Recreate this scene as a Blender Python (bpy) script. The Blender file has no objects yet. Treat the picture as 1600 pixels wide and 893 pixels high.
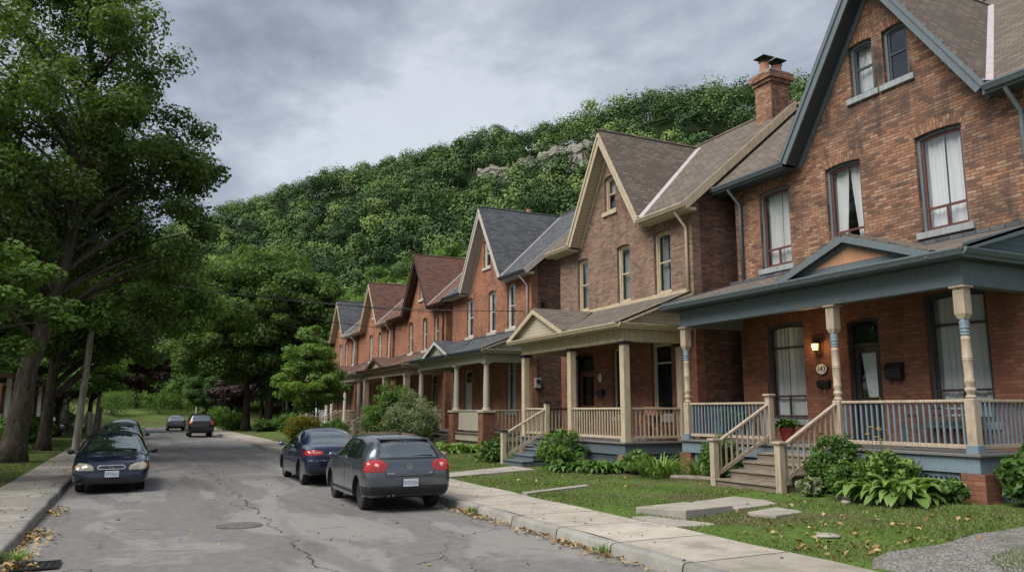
import bpy, bmesh, math, random
import numpy as np
from mathutils import Vector, Matrix
from mathutils.bvhtree import BVHTree

# ------------------------------------------------------------------ camera, sky, sun, exposure
SC = bpy.context.scene
COL = SC.collection
R = math.radians
CAM_H = 1.95
cam_d = bpy.data.cameras.new("camera")
cam_d.lens = 27.0
cam_d.sensor_width = 36.0
cam_d.clip_start = 0.1
cam_d.clip_end = 3000
cam = bpy.data.objects.new("camera", cam_d)
COL.objects.link(cam)
cam.location = (0, 0, CAM_H)
PITCH = math.atan(194 / 1200.0)
YAW = math.atan(590 / math.hypot(1200, 194))
cam.rotation_euler = (math.pi / 2 + PITCH, 0, -YAW)
SC.camera = cam

SUN_EL, SUN_AZ = 52.0, -100.0          # azimuth from +Y towards +X
world = bpy.data.worlds.new("World")
SC.world = world
world.use_nodes = True
wn, wl = world.node_tree.nodes, world.node_tree.links
wn.clear()
w_out = wn.new("ShaderNodeOutputWorld")
w_mix = wn.new("ShaderNodeMixShader")
w_sky = wn.new("ShaderNodeTexSky")
w_sky.sky_type = 'NISHITA'
w_sky.sun_disc = False
w_sky.sun_elevation = R(SUN_EL)
w_sky.sun_rotation = R(SUN_AZ)
w_b1 = wn.new("ShaderNodeBackground"); w_b1.inputs[1].default_value = 0.08
w_b2 = wn.new("ShaderNodeBackground"); w_b2.inputs[1].default_value = 1.0
wl.new(w_sky.outputs[0], w_b1.inputs[0])
# cloud layer: direction projected on a flat deck
w_tc = wn.new("ShaderNodeTexCoord")
w_sep = wn.new("ShaderNodeSeparateXYZ")
wl.new(w_tc.outputs["Generated"], w_sep.inputs[0])
def wmath(op, a, b):
    n = wn.new("ShaderNodeMath"); n.operation = op
    for i, s in enumerate((a, b)):
        if isinstance(s, (int, float)): n.inputs[i].default_value = s
        else: wl.new(s, n.inputs[i])
    return n.outputs[0]
zz = wmath('ADD', wmath('MAXIMUM', w_sep.outputs[2], 0.0), 0.22)
cx = wmath('DIVIDE', w_sep.outputs[0], zz)
cy = wmath('DIVIDE', w_sep.outputs[1], zz)
w_cmb = wn.new("ShaderNodeCombineXYZ")
wl.new(cx, w_cmb.inputs[0]); wl.new(cy, w_cmb.inputs[1])
w_cmb.inputs[2].default_value = 3.7
def wnoise(scale, detail, rough, dist):
    n = wn.new("ShaderNodeTexNoise")
    n.inputs["Scale"].default_value = scale; n.inputs["Detail"].default_value = detail
    n.inputs["Roughness"].default_value = rough; n.inputs["Distortion"].default_value = dist
    wl.new(w_cmb.outputs[0], n.inputs["Vector"])
    return n.outputs["Fac"]
n1 = wnoise(1.05, 10, 0.56, 0.35)
n2 = wnoise(2.7, 8, 0.6, 0.35)
nn = wmath('ADD', wmath('MULTIPLY', n1, 0.70), wmath('MULTIPLY', n2, 0.30))
w_ramp = wn.new("ShaderNodeValToRGB")
wl.new(nn, w_ramp.inputs[0])
cr = w_ramp.color_ramp
cr.interpolation = 'B_SPLINE'
cr.elements[0].position = 0.425; cr.elements[0].color = (0.066, 0.076, 0.094, 1)
cr.elements[1].position = 0.59; cr.elements[1].color = (0.192, 0.204, 0.222, 1)
e = cr.elements.new(0.48); e.color = (0.096, 0.107, 0.127, 1)
e = cr.elements.new(0.54); e.color = (0.142, 0.153, 0.173, 1)
# thinner, paler deck low over the horizon
w_hz = wn.new("ShaderNodeMapRange")
w_hz.inputs[1].default_value = 0.02; w_hz.inputs[2].default_value = 0.42
w_hz.inputs[3].default_value = 0.35; w_hz.inputs[4].default_value = 0.0
wl.new(w_sep.outputs[2], w_hz.inputs[0])
w_mc = wn.new("ShaderNodeMix"); w_mc.data_type = 'RGBA'
wl.new(w_hz.outputs[0], w_mc.inputs[0])
wl.new(w_ramp.outputs[0], w_mc.inputs[6])
w_mc.inputs[7].default_value = (0.19, 0.204, 0.228, 1)
wl.new(w_mc.outputs[2], w_b2.inputs[0])
w_mix.inputs[0].default_value = 0.94
wl.new(w_b1.outputs[0], w_mix.inputs[1]); wl.new(w_b2.outputs[0], w_mix.inputs[2])
wl.new(w_mix.outputs[0], w_out.inputs[0])

sun_d = bpy.data.lights.new("sun", 'SUN')
sun_d.energy = 1.4
sun_d.angle = R(45)
sun_d.color = (1.0, 0.965, 0.91)
sun = bpy.data.objects.new("sun", sun_d)
COL.objects.link(sun)
_sd = Vector((math.sin(R(SUN_AZ)) * math.cos(R(SUN_EL)), math.cos(R(SUN_AZ)) * math.cos(R(SUN_EL)), math.sin(R(SUN_EL))))
sun.rotation_euler = _sd.to_track_quat('Z', 'Y').to_euler()
sun.location = (-20, 10, 60)

SC.view_settings.view_transform = 'Standard'
SC.view_settings.look = 'None'
SC.view_settings.exposure = 1.86
SC.view_settings.gamma = 1.0
SC.view_settings.use_curve_mapping = False
SC.render.engine = 'CYCLES'
cy_ = SC.cycles
cy_.max_bounces = 6; cy_.diffuse_bounces = 3; cy_.glossy_bounces = 3
cy_.transmission_bounces = 3; cy_.transparent_max_bounces = 12
cy_.caustics_reflective = False; cy_.caustics_refractive = False
cy_.sample_clamp_indirect = 6.0
cy_.use_denoising = True
try: cy_.denoiser = 'OPENIMAGEDENOISE'
except Exception: pass

rnd = random.Random(7)

# ------------------------------------------------------------------ material helpers
class NT:
    def __init__(s, name):
        s.m = bpy.data.materials.new(name); s.m.use_nodes = True
        s.n, s.l = s.m.node_tree.nodes, s.m.node_tree.links
        s.b = s.n["Principled BSDF"]; s.out = s.n["Material Output"]
    def new(s, t, **kw):
        n = s.n.new(t)
        for k, v in kw.items(): setattr(n, k, v)
        return n
    def set(s, sock, v):
        if hasattr(v, "is_output") or isinstance(v, bpy.types.NodeSocket): s.l.new(v, sock)
        elif isinstance(v, (tuple, list)) and len(v) == 3 and sock.type == 'RGBA': sock.default_value = (*v, 1)
        else: sock.default_value = v
    def math(s, op, a, b=0.0, c=None):
        n = s.new("ShaderNodeMath", operation=op)
        s.set(n.inputs[0], a); s.set(n.inputs[1], b)
        if c is not None: s.set(n.inputs[2], c)
        return n.outputs[0]
    def mix(s, f, a, b, mode='MIX'):
        n = s.new("ShaderNodeMix", data_type='RGBA', blend_type=mode)
        s.set(n.inputs[0], f); s.set(n.inputs[6], a); s.set(n.inputs[7], b)
        return n.outputs[2]
    def coord(s, which="Object"):
        return s.new("ShaderNodeTexCoord").outputs[which]
    def pos(s): return s.new("ShaderNodeNewGeometry").outputs["Position"]
    def noise(s, vec, scale, detail=4, rough=0.55, dist=0.0, out="Fac"):
        n = s.new("ShaderNodeTexNoise"); s.set(n.inputs["Vector"], vec)
        n.inputs["Scale"].default_value = scale; n.inputs["Detail"].default_value = detail
        n.inputs["Roughness"].default_value = rough; n.inputs["Distortion"].default_value = dist
        return n.outputs[out]
    def ramp(s, fac, stops, interp='LINEAR'):
        n = s.new("ShaderNodeValToRGB"); s.set(n.inputs[0], fac)
        r = n.color_ramp; r.interpolation = interp
        while len(r.elements) > 1: r.elements.remove(r.elements[-1])
        for i, (p, c) in enumerate(stops):
            e = r.elements[0] if i == 0 else r.elements.new(p)
            e.position = p
            e.color = (c, c, c, 1) if isinstance(c, (int, float)) else (*c, 1)
        return n.outputs[0]
    def maprange(s, v, a, b, c, d):
        n = s.new("ShaderNodeMapRange"); s.set(n.inputs[0], v)
        for i, x in enumerate((a, b, c, d)): n.inputs[i + 1].default_value = x
        return n.outputs[0]
    def scale(s, vec, sc):
        n = s.new("ShaderNodeMapping"); s.set(n.inputs[0], vec); n.inputs[3].default_value = sc
        return n.outputs[0]
    def bump(s, h, strength=0.5, dist=0.01):
        n = s.new("ShaderNodeBump"); s.set(n.inputs["Height"], h)
        n.inputs["Strength"].default_value = strength; n.inputs["Distance"].default_value = dist
        s.l.new(n.outputs[0], s.b.inputs["Normal"])
        return n.outputs[0]
    def fin(s, col=None, rough=0.7, metal=0.0, spec=0.5, coat=0.0):
        if col is not None: s.set(s.b.inputs["Base Color"], col)
        s.set(s.b.inputs["Roughness"], rough); s.set(s.b.inputs["Metallic"], metal)
        s.b.inputs["Specular IOR Level"].default_value = spec
        s.b.inputs["Coat Weight"].default_value = coat
        if coat: s.b.inputs["Coat Roughness"].default_value = 0.05
        return s.m

def masonry(name, bw, rh, mort, tones, mcol, rough=0.9, bump=0.6, soot=0.35, soot_col=(0.05, 0.042, 0.038), seed=0.0, bdist=0.012):
    t = NT(name)
    uv = t.new("ShaderNodeUVMap").outputs[0]
    wob = t.new("ShaderNodeVectorMath", operation='SCALE')
    nz = t.new("ShaderNodeTexNoise"); t.set(nz.inputs["Vector"], uv); nz.inputs["Scale"].default_value = 9
    sub = t.new("ShaderNodeVectorMath", operation='SUBTRACT'); t.set(sub.inputs[0], nz.outputs["Color"]); sub.inputs[1].default_value = (.5, .5, .5)
    t.set(wob.inputs[0], sub.outputs[0]); wob.inputs["Scale"].default_value = 0.012
    add = t.new("ShaderNodeVectorMath", operation='ADD'); t.set(add.inputs[0], uv); t.set(add.inputs[1], wob.outputs[0])
    vec = add.outputs[0]
    sep = t.new("ShaderNodeSeparateXYZ"); t.set(sep.inputs[0], vec)
    row = t.math('FLOOR', t.math('DIVIDE', sep.outputs[1], rh))
    par = t.math('SUBTRACT', 1.0, t.math('FLOORED_MODULO', row, 2.0))
    colm = t.math('FLOOR', t.math('DIVIDE', t.math('ADD', sep.outputs[0], t.math('MULTIPLY', par, bw * 0.5)), bw))
    cmb = t.new("ShaderNodeCombineXYZ"); t.set(cmb.inputs[0], colm); t.set(cmb.inputs[1], row); cmb.inputs[2].default_value = seed
    wnz = t.new("ShaderNodeTexWhiteNoise", noise_dimensions='3D'); t.set(wnz.inputs[0], cmb.outputs[0])
    br = t.new("ShaderNodeTexBrick"); t.set(br.inputs["Vector"], vec)
    br.offset = 0.5; br.squash = 1.0
    for k, v in (("Scale", 1.0), ("Mortar Size", mort), ("Mortar Smooth", 0.25), ("Bias", 0.0), ("Brick Width", bw), ("Row Height", rh)):
        br.inputs[k].default_value = v
    n = len(tones)
    base = t.ramp(wnz.outputs["Value"], [(i / n, c) for i, c in enumerate(tones)], 'CONSTANT')
    grain = t.noise(uv, 40, 3, 0.6)
    base = t.mix(0.5, base, t.ramp(grain, [(0.3, 0.62), (0.7, 1.0)]), 'MULTIPLY')
    c = t.mix(br.outputs["Fac"], base, mcol)
    big = t.noise(uv, 0.7, 5, 0.62, 0.4)
    mp = t.new("ShaderNodeMapping"); t.set(mp.inputs[0], uv); mp.inputs[3].default_value = (2.6, 0.45, 1)
    streak = t.noise(mp.outputs[0], 1.0, 4, 0.6)
    f = t.math('MULTIPLY', t.math('ADD', t.maprange(big, 0.45, 0.68, 0, 1), t.maprange(streak, 0.52, 0.75, 0, 0.9)), soot)
    c = t.mix(f, c, soot_col)
    hgt = t.math('ADD', t.math('MULTIPLY', br.outputs["Fac"], -1.0), t.math('ADD', t.math('MULTIPLY', grain, 0.35), t.math('MULTIPLY', wnz.outputs["Value"], 0.3)))
    t.bump(hgt, bump, bdist)
    return t.fin(c, rough, spec=0.25)

def paint(name, col, rough=0.55, dirt=0.25, dirt_col=(0.10, 0.085, 0.07), bump=0.15, flake=0.0, flake_col=(0.3, 0.25, 0.2)):
    t = NT(name); co = t.pos()
    a = t.noise(co, 3.0, 5, 0.65)
    b = t.noise(t.scale(co, (14, 14, 3)), 1.0, 4, 0.6)
    c = t.mix(t.maprange(a, 0.3, 0.7, 0, 0.25), col, tuple(x * 0.72 for x in col))
    c = t.mix(t.math('MULTIPLY', t.maprange(b, 0.44, 0.72, 0, 1), dirt), c, dirt_col)
    if flake:
        fl = t.noise(t.scale(co, (18, 18, 9)), 1.0, 5, 0.7)
        c = t.mix(t.maprange(fl, 0.68 - flake * 0.2, 0.72 - flake * 0.2, 0, 1), c, flake_col)
    t.bump(b, bump, 0.004)
    return t.fin(c, rough, spec=0.35)

def plain(name, col, rough=0.6, metal=0.0, spec=0.5, coat=0.0, var=0.12, scale=6.0):
    t = NT(name)
    a = t.noise(t.coord("Object"), scale, 4, 0.6)
    c = t.mix(t.maprange(a, 0.3, 0.7, 0, 1), tuple(x * (1 - var) for x in col), tuple(min(1, x * (1 + var)) for x in col))
    return t.fin(c, rough, metal, spec, coat)

def foliage(name, tones, rough=0.55, trans=0.34, bigscale=0.35):
    """leaf colours: every leaf its own tone, plus slow drift through the crown"""
    t = NT(name)
    isl = t.new("ShaderNodeNewGeometry").outputs["Random Per Island"]
    big = t.noise(t.pos(), bigscale, 3, 0.5)
    f = t.math('ADD', t.math('MULTIPLY', isl, 0.6), t.math('MULTIPLY', t.maprange(big, 0.3, 0.7, 0, 1), 0.4))
    n = len(tones)
    c = t.ramp(f, [(i / max(1, n - 1), x) for i, x in enumerate(tones)])
    t.fin(c, rough, spec=0.3)
    tr = t.new("ShaderNodeBsdfTranslucent"); t.set(tr.inputs[0], t.mix(1.0, c, (1.5, 1.6, 0.6), 'MULTIPLY'))
    ms = t.new("ShaderNodeMixShader"); ms.inputs[0].default_value = trans
    t.l.new(t.b.outputs[0], ms.inputs[1]); t.l.new(tr.outputs[0], ms.inputs[2])
    t.l.new(ms.outputs[0], t.out.inputs[0])
    return t.m

def glass_mat(name, tint=(0.03, 0.035, 0.04), see=0.5, gloss=0.03, base=0.13):
    t = NT(name)
    t.n.remove(t.b)
    tr = t.new("ShaderNodeBsdfTransparent"); tr.inputs[0].default_value = (0.95, 0.96, 0.96, 1)
    df = t.new("ShaderNodeBsdfDiffuse"); df.inputs[0].default_value = (*tint, 1)
    gl = t.new("ShaderNodeBsdfGlossy"); gl.inputs[1].default_value = gloss
    wob = t.noise(t.pos(), 2.2, 2, 0.5)
    bp = t.new("ShaderNodeBump"); t.set(bp.inputs["Height"], wob); bp.inputs["Strength"].default_value = 0.12; bp.inputs["Distance"].default_value = 0.05
    t.l.new(bp.outputs[0], gl.inputs["Normal"])
    m1 = t.new("ShaderNodeMixShader"); m1.inputs[0].default_value = see
    t.l.new(df.outputs[0], m1.inputs[1]); t.l.new(tr.outputs[0], m1.inputs[2])
    lw = t.new("ShaderNodeLayerWeight"); lw.inputs[0].default_value = 0.5
    f2 = t.math('ADD', t.math('MULTIPLY', t.math('POWER', lw.outputs["Facing"], 4.0), 0.7), base)
    m2 = t.new("ShaderNodeMixShader"); t.set(m2.inputs[0], f2)
    t.l.new(m1.outputs[0], m2.inputs[1]); t.l.new(gl.outputs[0], m2.inputs[2])
    t.l.new(m2.outputs[0], t.out.inputs[0])
    return t.m

# ------------------------------------------------------------------ mesh helpers
OFF = Vector((0, 0, 0))
def set_off(v):
    global OFF
    OFF = Vector(v)

class MB:
    def __init__(s): s.v, s.f, s.uv = [], [], {}
    def add(s, vs, fs):
        o = len(s.v); s.v += [tuple(v) for v in vs]; s.f += [tuple(i + o for i in f) for f in fs]
        return s
    def box(s, x0, x1, y0, y1, z0, z1):
        return s.add([(x0, y0, z0), (x1, y0, z0), (x1, y1, z0), (x0, y1, z0), (x0, y0, z1), (x1, y0, z1), (x1, y1, z1), (x0, y1, z1)],
                     [(0, 3, 2, 1), (4, 5, 6, 7), (0, 1, 5, 4), (1, 2, 6, 5), (2, 3, 7, 6), (3, 0, 4, 7)])
    def bar(s, p, q, w, h, up=(0, 0, 1)):
        p, q, up = Vector(p), Vector(q), Vector(up)
        d = (q - p).normalized(); a = d.cross(up)
        if a.length < 1e-5: a = d.cross(Vector((1, 0, 0)))
        a.normalize(); b = a.cross(d).normalized()
        a *= w / 2; b *= h / 2
        return s.add([p - a - b, p + a - b, p + a + b, p - a + b, q - a - b, q + a - b, q + a + b, q - a + b],
                     [(0, 1, 2, 3), (7, 6, 5, 4), (0, 4, 5, 1), (1, 5, 6, 2), (2, 6, 7, 3), (3, 7, 4, 0)])
    def extr(s, poly, vec):
        n = len(poly); vec = Vector(vec)
        vs = [Vector(p) for p in poly] + [Vector(p) + vec for p in poly]
        fs = [tuple(range(n)), tuple(range(2 * n - 1, n - 1, -1))] + [(i, i + n, (i + 1) % n + n, (i + 1) % n) for i in range(n)]
        return s.add(vs, fs)
    def ring(s, outer, inner, vec):
        """frame between two outlines with the same count, extruded along vec"""
        n = len(outer); vec = Vector(vec)
        vs = [Vector(p) for p in outer] + [Vector(p) for p in inner]
        vs += [v + vec for v in vs]
        fs = []
        for i in range(n):
            j = (i + 1) % n
            fs += [(i, j, n + j, n + i), (2 * n + i, 3 * n + i, 3 * n + j, 2 * n + j), (i, 2 * n + i, 2 * n + j, j), (n + i, n + j, 3 * n + j, 3 * n + i)]
        return s.add(vs, fs)
    def tube(s, pts, radii, n=8, cap=True):
        pts = [Vector(p) for p in pts]
        if isinstance(radii, (int, float)): radii = [radii] * len(pts)
        o = len(s.v); up = None; vs = []
        for i, p in enumerate(pts):
            d = (pts[min(i + 1, len(pts) - 1)] - pts[max(i - 1, 0)])
            if d.length < 1e-9: d = Vector((0, 0, 1))
            d.normalize()
            if up is None:
                a = d.cross(Vector((0, 0, 1)))
                if a.length < 0.1: a = d.cross(Vector((1, 0, 0)))
            else: a = up - d * up.dot(d)
            a.normalize(); up = a; b = d.cross(a)
            for k in range(n):
                th = 2 * math.pi * k / n
                vs.append(p + (a * math.cos(th) + b * math.sin(th)) * radii[i])
        fs = []
        for i in range(len(pts) - 1):
            for k in range(n):
                k2 = (k + 1) % n
                fs.append((i * n + k, i * n + k2, (i + 1) * n + k2, (i + 1) * n + k))
        if cap:
            fs.append(tuple(range(n - 1, -1, -1))); m = (len(pts) - 1) * n; fs.append(tuple(range(m, m + n)))
        return s.add(vs, fs)
    def lathe(s, prof, c=(0, 0, 0), n=16, axis='z', squash=(1, 1)):
        vs, fs = [], []
        for r, h in prof:
            for k in range(n):
                th = 2 * math.pi * (k + 0.5) / n
                a, b = r * math.cos(th) * squash[0], r * math.sin(th) * squash[1]
                p = (a, b, h) if axis == 'z' else ((h, a, b) if axis == 'x' else (a, h, b))
                vs.append((p[0] + c[0], p[1] + c[1], p[2] + c[2]))
        m = len(prof)
        for i in range(m - 1):
            for k in range(n):
                k2 = (k + 1) % n
                fs.append((i * n + k, i * n + k2, (i + 1) * n + k2, (i + 1) * n + k))
        fs.append(tuple(range(n - 1, -1, -1))); fs.append(tuple(range((m - 1) * n, m * n)))
        return s.add(vs, fs)
    def build(s, name, mat, parent=None, smooth=False, bevel=0.0, fix=True, off=None, autosmooth=None):
        o = OFF if off is None else Vector(off)
        me = bpy.data.meshes.new(name)
        me.from_pydata([(v[0] - o.x, v[1] - o.y, v[2] - o.z) for v in s.v], [], s.f)
        return finish(name, me, mat, parent, smooth, bevel, fix, autosmooth)

def finish(name, me, mat, parent=None, smooth=False, bevel=0.0, fix=True, autosmooth=None):
    me.update()
    if fix:
        bm = bmesh.new(); bm.from_mesh(me)
        bmesh.ops.recalc_face_normals(bm, faces=bm.faces[:])
        bm.to_mesh(me); bm.free()
    slope_uv(me)
    if smooth:
        me.shade_smooth()
        if autosmooth is not None:
            try: me.set_sharp_from_angle(angle=R(autosmooth))
            except Exception: pass
    ob = bpy.data.objects.new(name, me)
    COL.objects.link(ob)
    for m in (mat if isinstance(mat, (list, tuple)) else [mat]): me.materials.append(m)
    if parent is not None: ob.parent = parent
    if bevel:
        md = ob.modifiers.new("soft_edges", 'BEVEL'); md.width = bevel; md.segments = 2; md.limit_method = 'ANGLE'; md.angle_limit = R(40)
    return ob

def slope_uv(me):
    """u runs level across each face, v runs up it (metres)"""
    nl = len(me.loops)
    if nl == 0: return
    co = np.empty(len(me.vertices) * 3, np.float32); me.vertices.foreach_get("co", co); co = co.reshape(-1, 3)
    lv = np.empty(nl, np.int32); me.loops.foreach_get("vertex_index", lv)
    npoly = len(me.polygons)
    ls = np.empty(npoly, np.int32); me.polygons.foreach_get("loop_start", ls)
    lt = np.empty(npoly, np.int32); me.polygons.foreach_get("loop_total", lt)
    no = np.empty(npoly * 3, np.float32); me.polygons.foreach_get("normal", no); no = no.reshape(-1, 3)
    flat = np.hypot(no[:, 0], no[:, 1]) < 0.05
    u = np.stack([-no[:, 1], no[:, 0], np.zeros(npoly)], 1)
    u[flat] = (1, 0, 0)
    u /= np.maximum(np.linalg.norm(u, axis=1, keepdims=True), 1e-9)
    v = np.cross(no, u); v[flat] = (0, 1, 0)
    pid = np.repeat(np.arange(npoly), lt)
    order = np.concatenate([np.arange(a, a + b) for a, b in zip(ls, lt)]) if npoly < 200000 else np.arange(nl)
    P = co[lv[order]]
    uv = np.zeros((nl, 2), np.float32)
    uv[order, 0] = (P * u[pid]).sum(1); uv[order, 1] = (P * v[pid]).sum(1)
    lay = me.uv_layers.new(name="UVMap")
    lay.data.foreach_set("uv", uv.ravel())

def thing(name, label, cat, loc=(0, 0, 0), rz=0.0, group=None):
    o = bpy.data.objects.new(name, None); COL.objects.link(o)
    o.empty_display_size = 0.3
    o.location = loc; o.rotation_euler = (0, 0, rz)
    return tag(o, label, cat, group)
def tag(o, label, cat, group=None, kind=None):
    o["label"] = label; o["category"] = cat
    if group: o["group"] = group
    if kind: o["kind"] = kind
    return o
def struct(o, label=None):
    o["kind"] = "structure"
    return o

def boolean_cut(me, cutters):
    """mesh minus the joined cutter mesh"""
    a = bpy.data.objects.new("cut_target", me); b = bpy.data.objects.new("cut_tool", cutters)
    COL.objects.link(a); COL.objects.link(b)
    md = a.modifiers.new("cut", 'BOOLEAN'); md.operation = 'DIFFERENCE'; md.object = b; md.solver = 'EXACT'
    try: md.use_self = True
    except Exception: pass
    dg = bpy.context.evaluated_depsgraph_get(); dg.update()
    out = bpy.data.meshes.new_from_object(a.evaluated_get(dg), depsgraph=dg)
    bpy.data.objects.remove(a); bpy.data.objects.remove(b)
    return out

def np_mesh(name, verts, nper):
    """mesh of separate faces with nper corners each"""
    n = len(verts) // nper
    me = bpy.data.meshes.new(name)
    me.vertices.add(len(verts)); me.vertices.foreach_set("co", np.asarray(verts, np.float32).ravel())
    me.loops.add(len(verts)); me.loops.foreach_set("vertex_index", np.arange(len(verts), dtype=np.int32))
    me.polygons.add(n)
    me.polygons.foreach_set("loop_start", np.arange(0, len(verts), nper, dtype=np.int32))
    me.update(calc_edges=True); me.validate()
    return me
def np_obj(name, me, mat, parent=None):
    ob = bpy.data.objects.new(name, me); COL.objects.link(ob); me.materials.append(mat)
    if parent is not None: ob.parent = parent
    return ob
def copy_tree(o, parent=None):
    c = o.copy(); COL.objects.link(c)
    if parent is not None: c.parent = parent
    for ch in list(o.children): copy_tree(ch, c)
    return c

# ------------------------------------------------------------------ materials
M = {}
M['brick_rust'] = masonry('brick_rust', 0.225, 0.076, 0.011,
    [(0.3181, 0.1543, 0.0912), (0.3694, 0.1874, 0.1117), (0.2668, 0.1234, 0.0752), (0.4104, 0.2260, 0.1425), (0.3386, 0.1654, 0.0969), (0.2155, 0.1014, 0.0661), (0.3539, 0.1742, 0.1026), (0.4309, 0.2646, 0.1767), (0.2873, 0.1323, 0.0798), (0.3796, 0.2039, 0.1254), (0.1693, 0.0882, 0.0616)],
    (0.1179, 0.0937, 0.0730), seed=1.0, soot=0.85)
M['brick_brown'] = masonry('brick_brown', 0.22, 0.075, 0.010,
    [(0.2862, 0.1696, 0.1135), (0.3307, 0.2062, 0.1393), (0.2480, 0.1424, 0.0983), (0.3689, 0.2334, 0.1613), (0.3053, 0.1833, 0.1230), (0.2099, 0.1248, 0.0902), (0.3180, 0.1900, 0.1257)],
    (0.1321, 0.1300, 0.1111), seed=2.0, soot=0.42)
M['brick_orange'] = masonry('brick_orange', 0.235, 0.083, 0.009,
    [(0.4001, 0.1717, 0.0946), (0.4557, 0.2108, 0.1141), (0.3445, 0.1426, 0.0815), (0.4224, 0.1890, 0.1044), (0.3779, 0.1571, 0.0913)],
    (0.2111, 0.1236, 0.0897), seed=3.0, soot=0.5)
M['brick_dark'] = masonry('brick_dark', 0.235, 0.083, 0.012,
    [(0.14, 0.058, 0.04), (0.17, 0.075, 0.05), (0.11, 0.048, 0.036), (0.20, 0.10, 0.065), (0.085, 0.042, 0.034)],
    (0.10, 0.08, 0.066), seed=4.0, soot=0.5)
M['brick_porch'] = masonry('brick_porch', 0.235, 0.083, 0.008,
    [(0.2426, 0.0965, 0.0589), (0.2830, 0.1159, 0.0682), (0.2122, 0.0850, 0.0551), (0.2527, 0.1030, 0.0629), (0.3032, 0.1352, 0.0851)], (0.1314, 0.0773, 0.0563), seed=5.0, soot=0.35)
def shingles(name, tones, seed):
    return masonry(name, 0.30, 0.135, 0.010, tones, tuple(x * 0.42 for x in tones[0]), rough=0.95, bump=0.8, soot=0.15, soot_col=(0.06, 0.06, 0.045), seed=seed, bdist=0.02)
M['shingle_taupe'] = shingles('shingle_taupe', [(0.150, 0.122, 0.100), (0.175, 0.145, 0.12), (0.130, 0.105, 0.087), (0.19, 0.155, 0.128), (0.14, 0.112, 0.092)], 11.0)
M['shingle_slate'] = shingles('shingle_slate', [(0.088, 0.094, 0.105), (0.105, 0.112, 0.124), (0.075, 0.08, 0.09), (0.118, 0.124, 0.136)], 12.0)
M['shingle_brown'] = shingles('shingle_brown', [(0.150, 0.078, 0.060), (0.175, 0.092, 0.07), (0.125, 0.064, 0.05), (0.165, 0.09, 0.07)], 13.0)
M['shingle_grey'] = shingles('shingle_grey', [(0.150, 0.138, 0.125), (0.175, 0.16, 0.145), (0.13, 0.12, 0.11), (0.19, 0.175, 0.155)], 14.0)

M['blue'] = paint('blue_grey_paint', (0.125, 0.158, 0.176), dirt=.4, flake=0.2, flake_col=(0.24, 0.24, 0.22))
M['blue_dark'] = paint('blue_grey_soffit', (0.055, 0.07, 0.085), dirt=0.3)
M['blue_bright'] = paint('faded_blue_paint', (0.165, 0.222, 0.265), dirt=.4, flake=0.3, flake_col=(0.30, 0.31, 0.30))
M['cream'] = paint('cream_paint', (0.50, 0.415, 0.29), dirt=.42, flake=0.18, flake_col=(0.32, 0.26, 0.19))
M['tan'] = paint('tan_paint', (0.44, 0.355, 0.262), dirt=0.5, flake=0.25, flake_col=(0.26, 0.2, 0.15))
M['beige_grey'] = paint('stone_grey_paint', (0.40, 0.365, 0.29))
M['white'] = paint('white_paint', (0.60, 0.59, 0.56), dirt=0.2)
M['offwhite'] = paint('off_white_paint', (0.52, 0.48, 0.42), dirt=0.3)
M['brown_trim'] = paint('dark_brown_paint', (0.065, 0.035, 0.028))
M['maroon'] = paint('maroon_sash_paint', (0.13, 0.045, 0.04), dirt=0.2)
M['peach'] = paint('peach_board', (0.46, 0.24, 0.14))
M['deck'] = paint('deck_boards', (0.16, 0.155, 0.15), dirt=0.4)
M['slate_step'] = paint('slate_blue_step_paint', (0.105, 0.135, 0.155), dirt=0.45, flake=0.1, flake_col=(0.22, 0.22, 0.21))
M['door_dark'] = paint('dark_door', (0.028, 0.024, 0.022))
M['flashing'] = plain('flashing_metal', (0.50, 0.45, 0.45), 0.45, 0.3)
M['stone'] = paint('stone_sill', (0.36, 0.33, 0.285), rough=0.9, dirt=0.6, bump=0.6)
M['bluestone'] = paint('blue_stone_sill', (0.30, 0.33, 0.335), rough=0.9, dirt=0.55, bump=0.6)
M['iron'] = plain('black_iron', (0.012, 0.012, 0.013), 0.45)
M['pane'] = glass_mat('window_glass', see=0.97, base=0.10)
M['pane_porch'] = glass_mat('porch_window_glass', see=0.95, base=0.05)
M['pane_dark'] = glass_mat('dark_window_glass', tint=(0.015, 0.017, 0.02), see=0.25, base=0.05)
M['flashing_dull'] = plain('dull_flashing', (0.20, 0.19, 0.185), 0.6, 0.1)
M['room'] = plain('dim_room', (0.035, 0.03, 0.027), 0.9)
M['terracotta'] = plain('terracotta', (0.33, 0.15, 0.09), 0.8)
def curtain_mat():
    t = NT('white_curtain')
    co = t.coord("Object")
    a = t.noise(t.scale(co, (30, 30, 1)), 1.0, 2)
    c = t.mix(t.maprange(a, 0.3, 0.7, 0, 1), (0.80, 0.81, 0.80), (0.90, 0.90, 0.89))
    return t.fin(c, 0.9, spec=0.1)
M['curtain'] = curtain_mat()
M['pane_reflection'] = plain('grey_pane_reflection', (0.36, 0.385, 0.40), 0.8)  # flat grey hung behind panes, standing for sky reflected in the glass
def wood_mat():
    t = NT('weathered_wood'); co = t.pos()
    g = t.noise(t.scale(co, (6, 1.2, 30)), 2.0, 5, 0.65, 0.6)
    c = t.ramp(g, [(0.3, (0.085, 0.068, 0.052)), (0.5, (0.19, 0.155, 0.12)), (0.72, (0.30, 0.255, 0.205))])
    t.bump(g, 0.4, 0.006)
    return t.fin(c, 0.85, spec=0.2)
M['wood'] = wood_mat()
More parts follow.
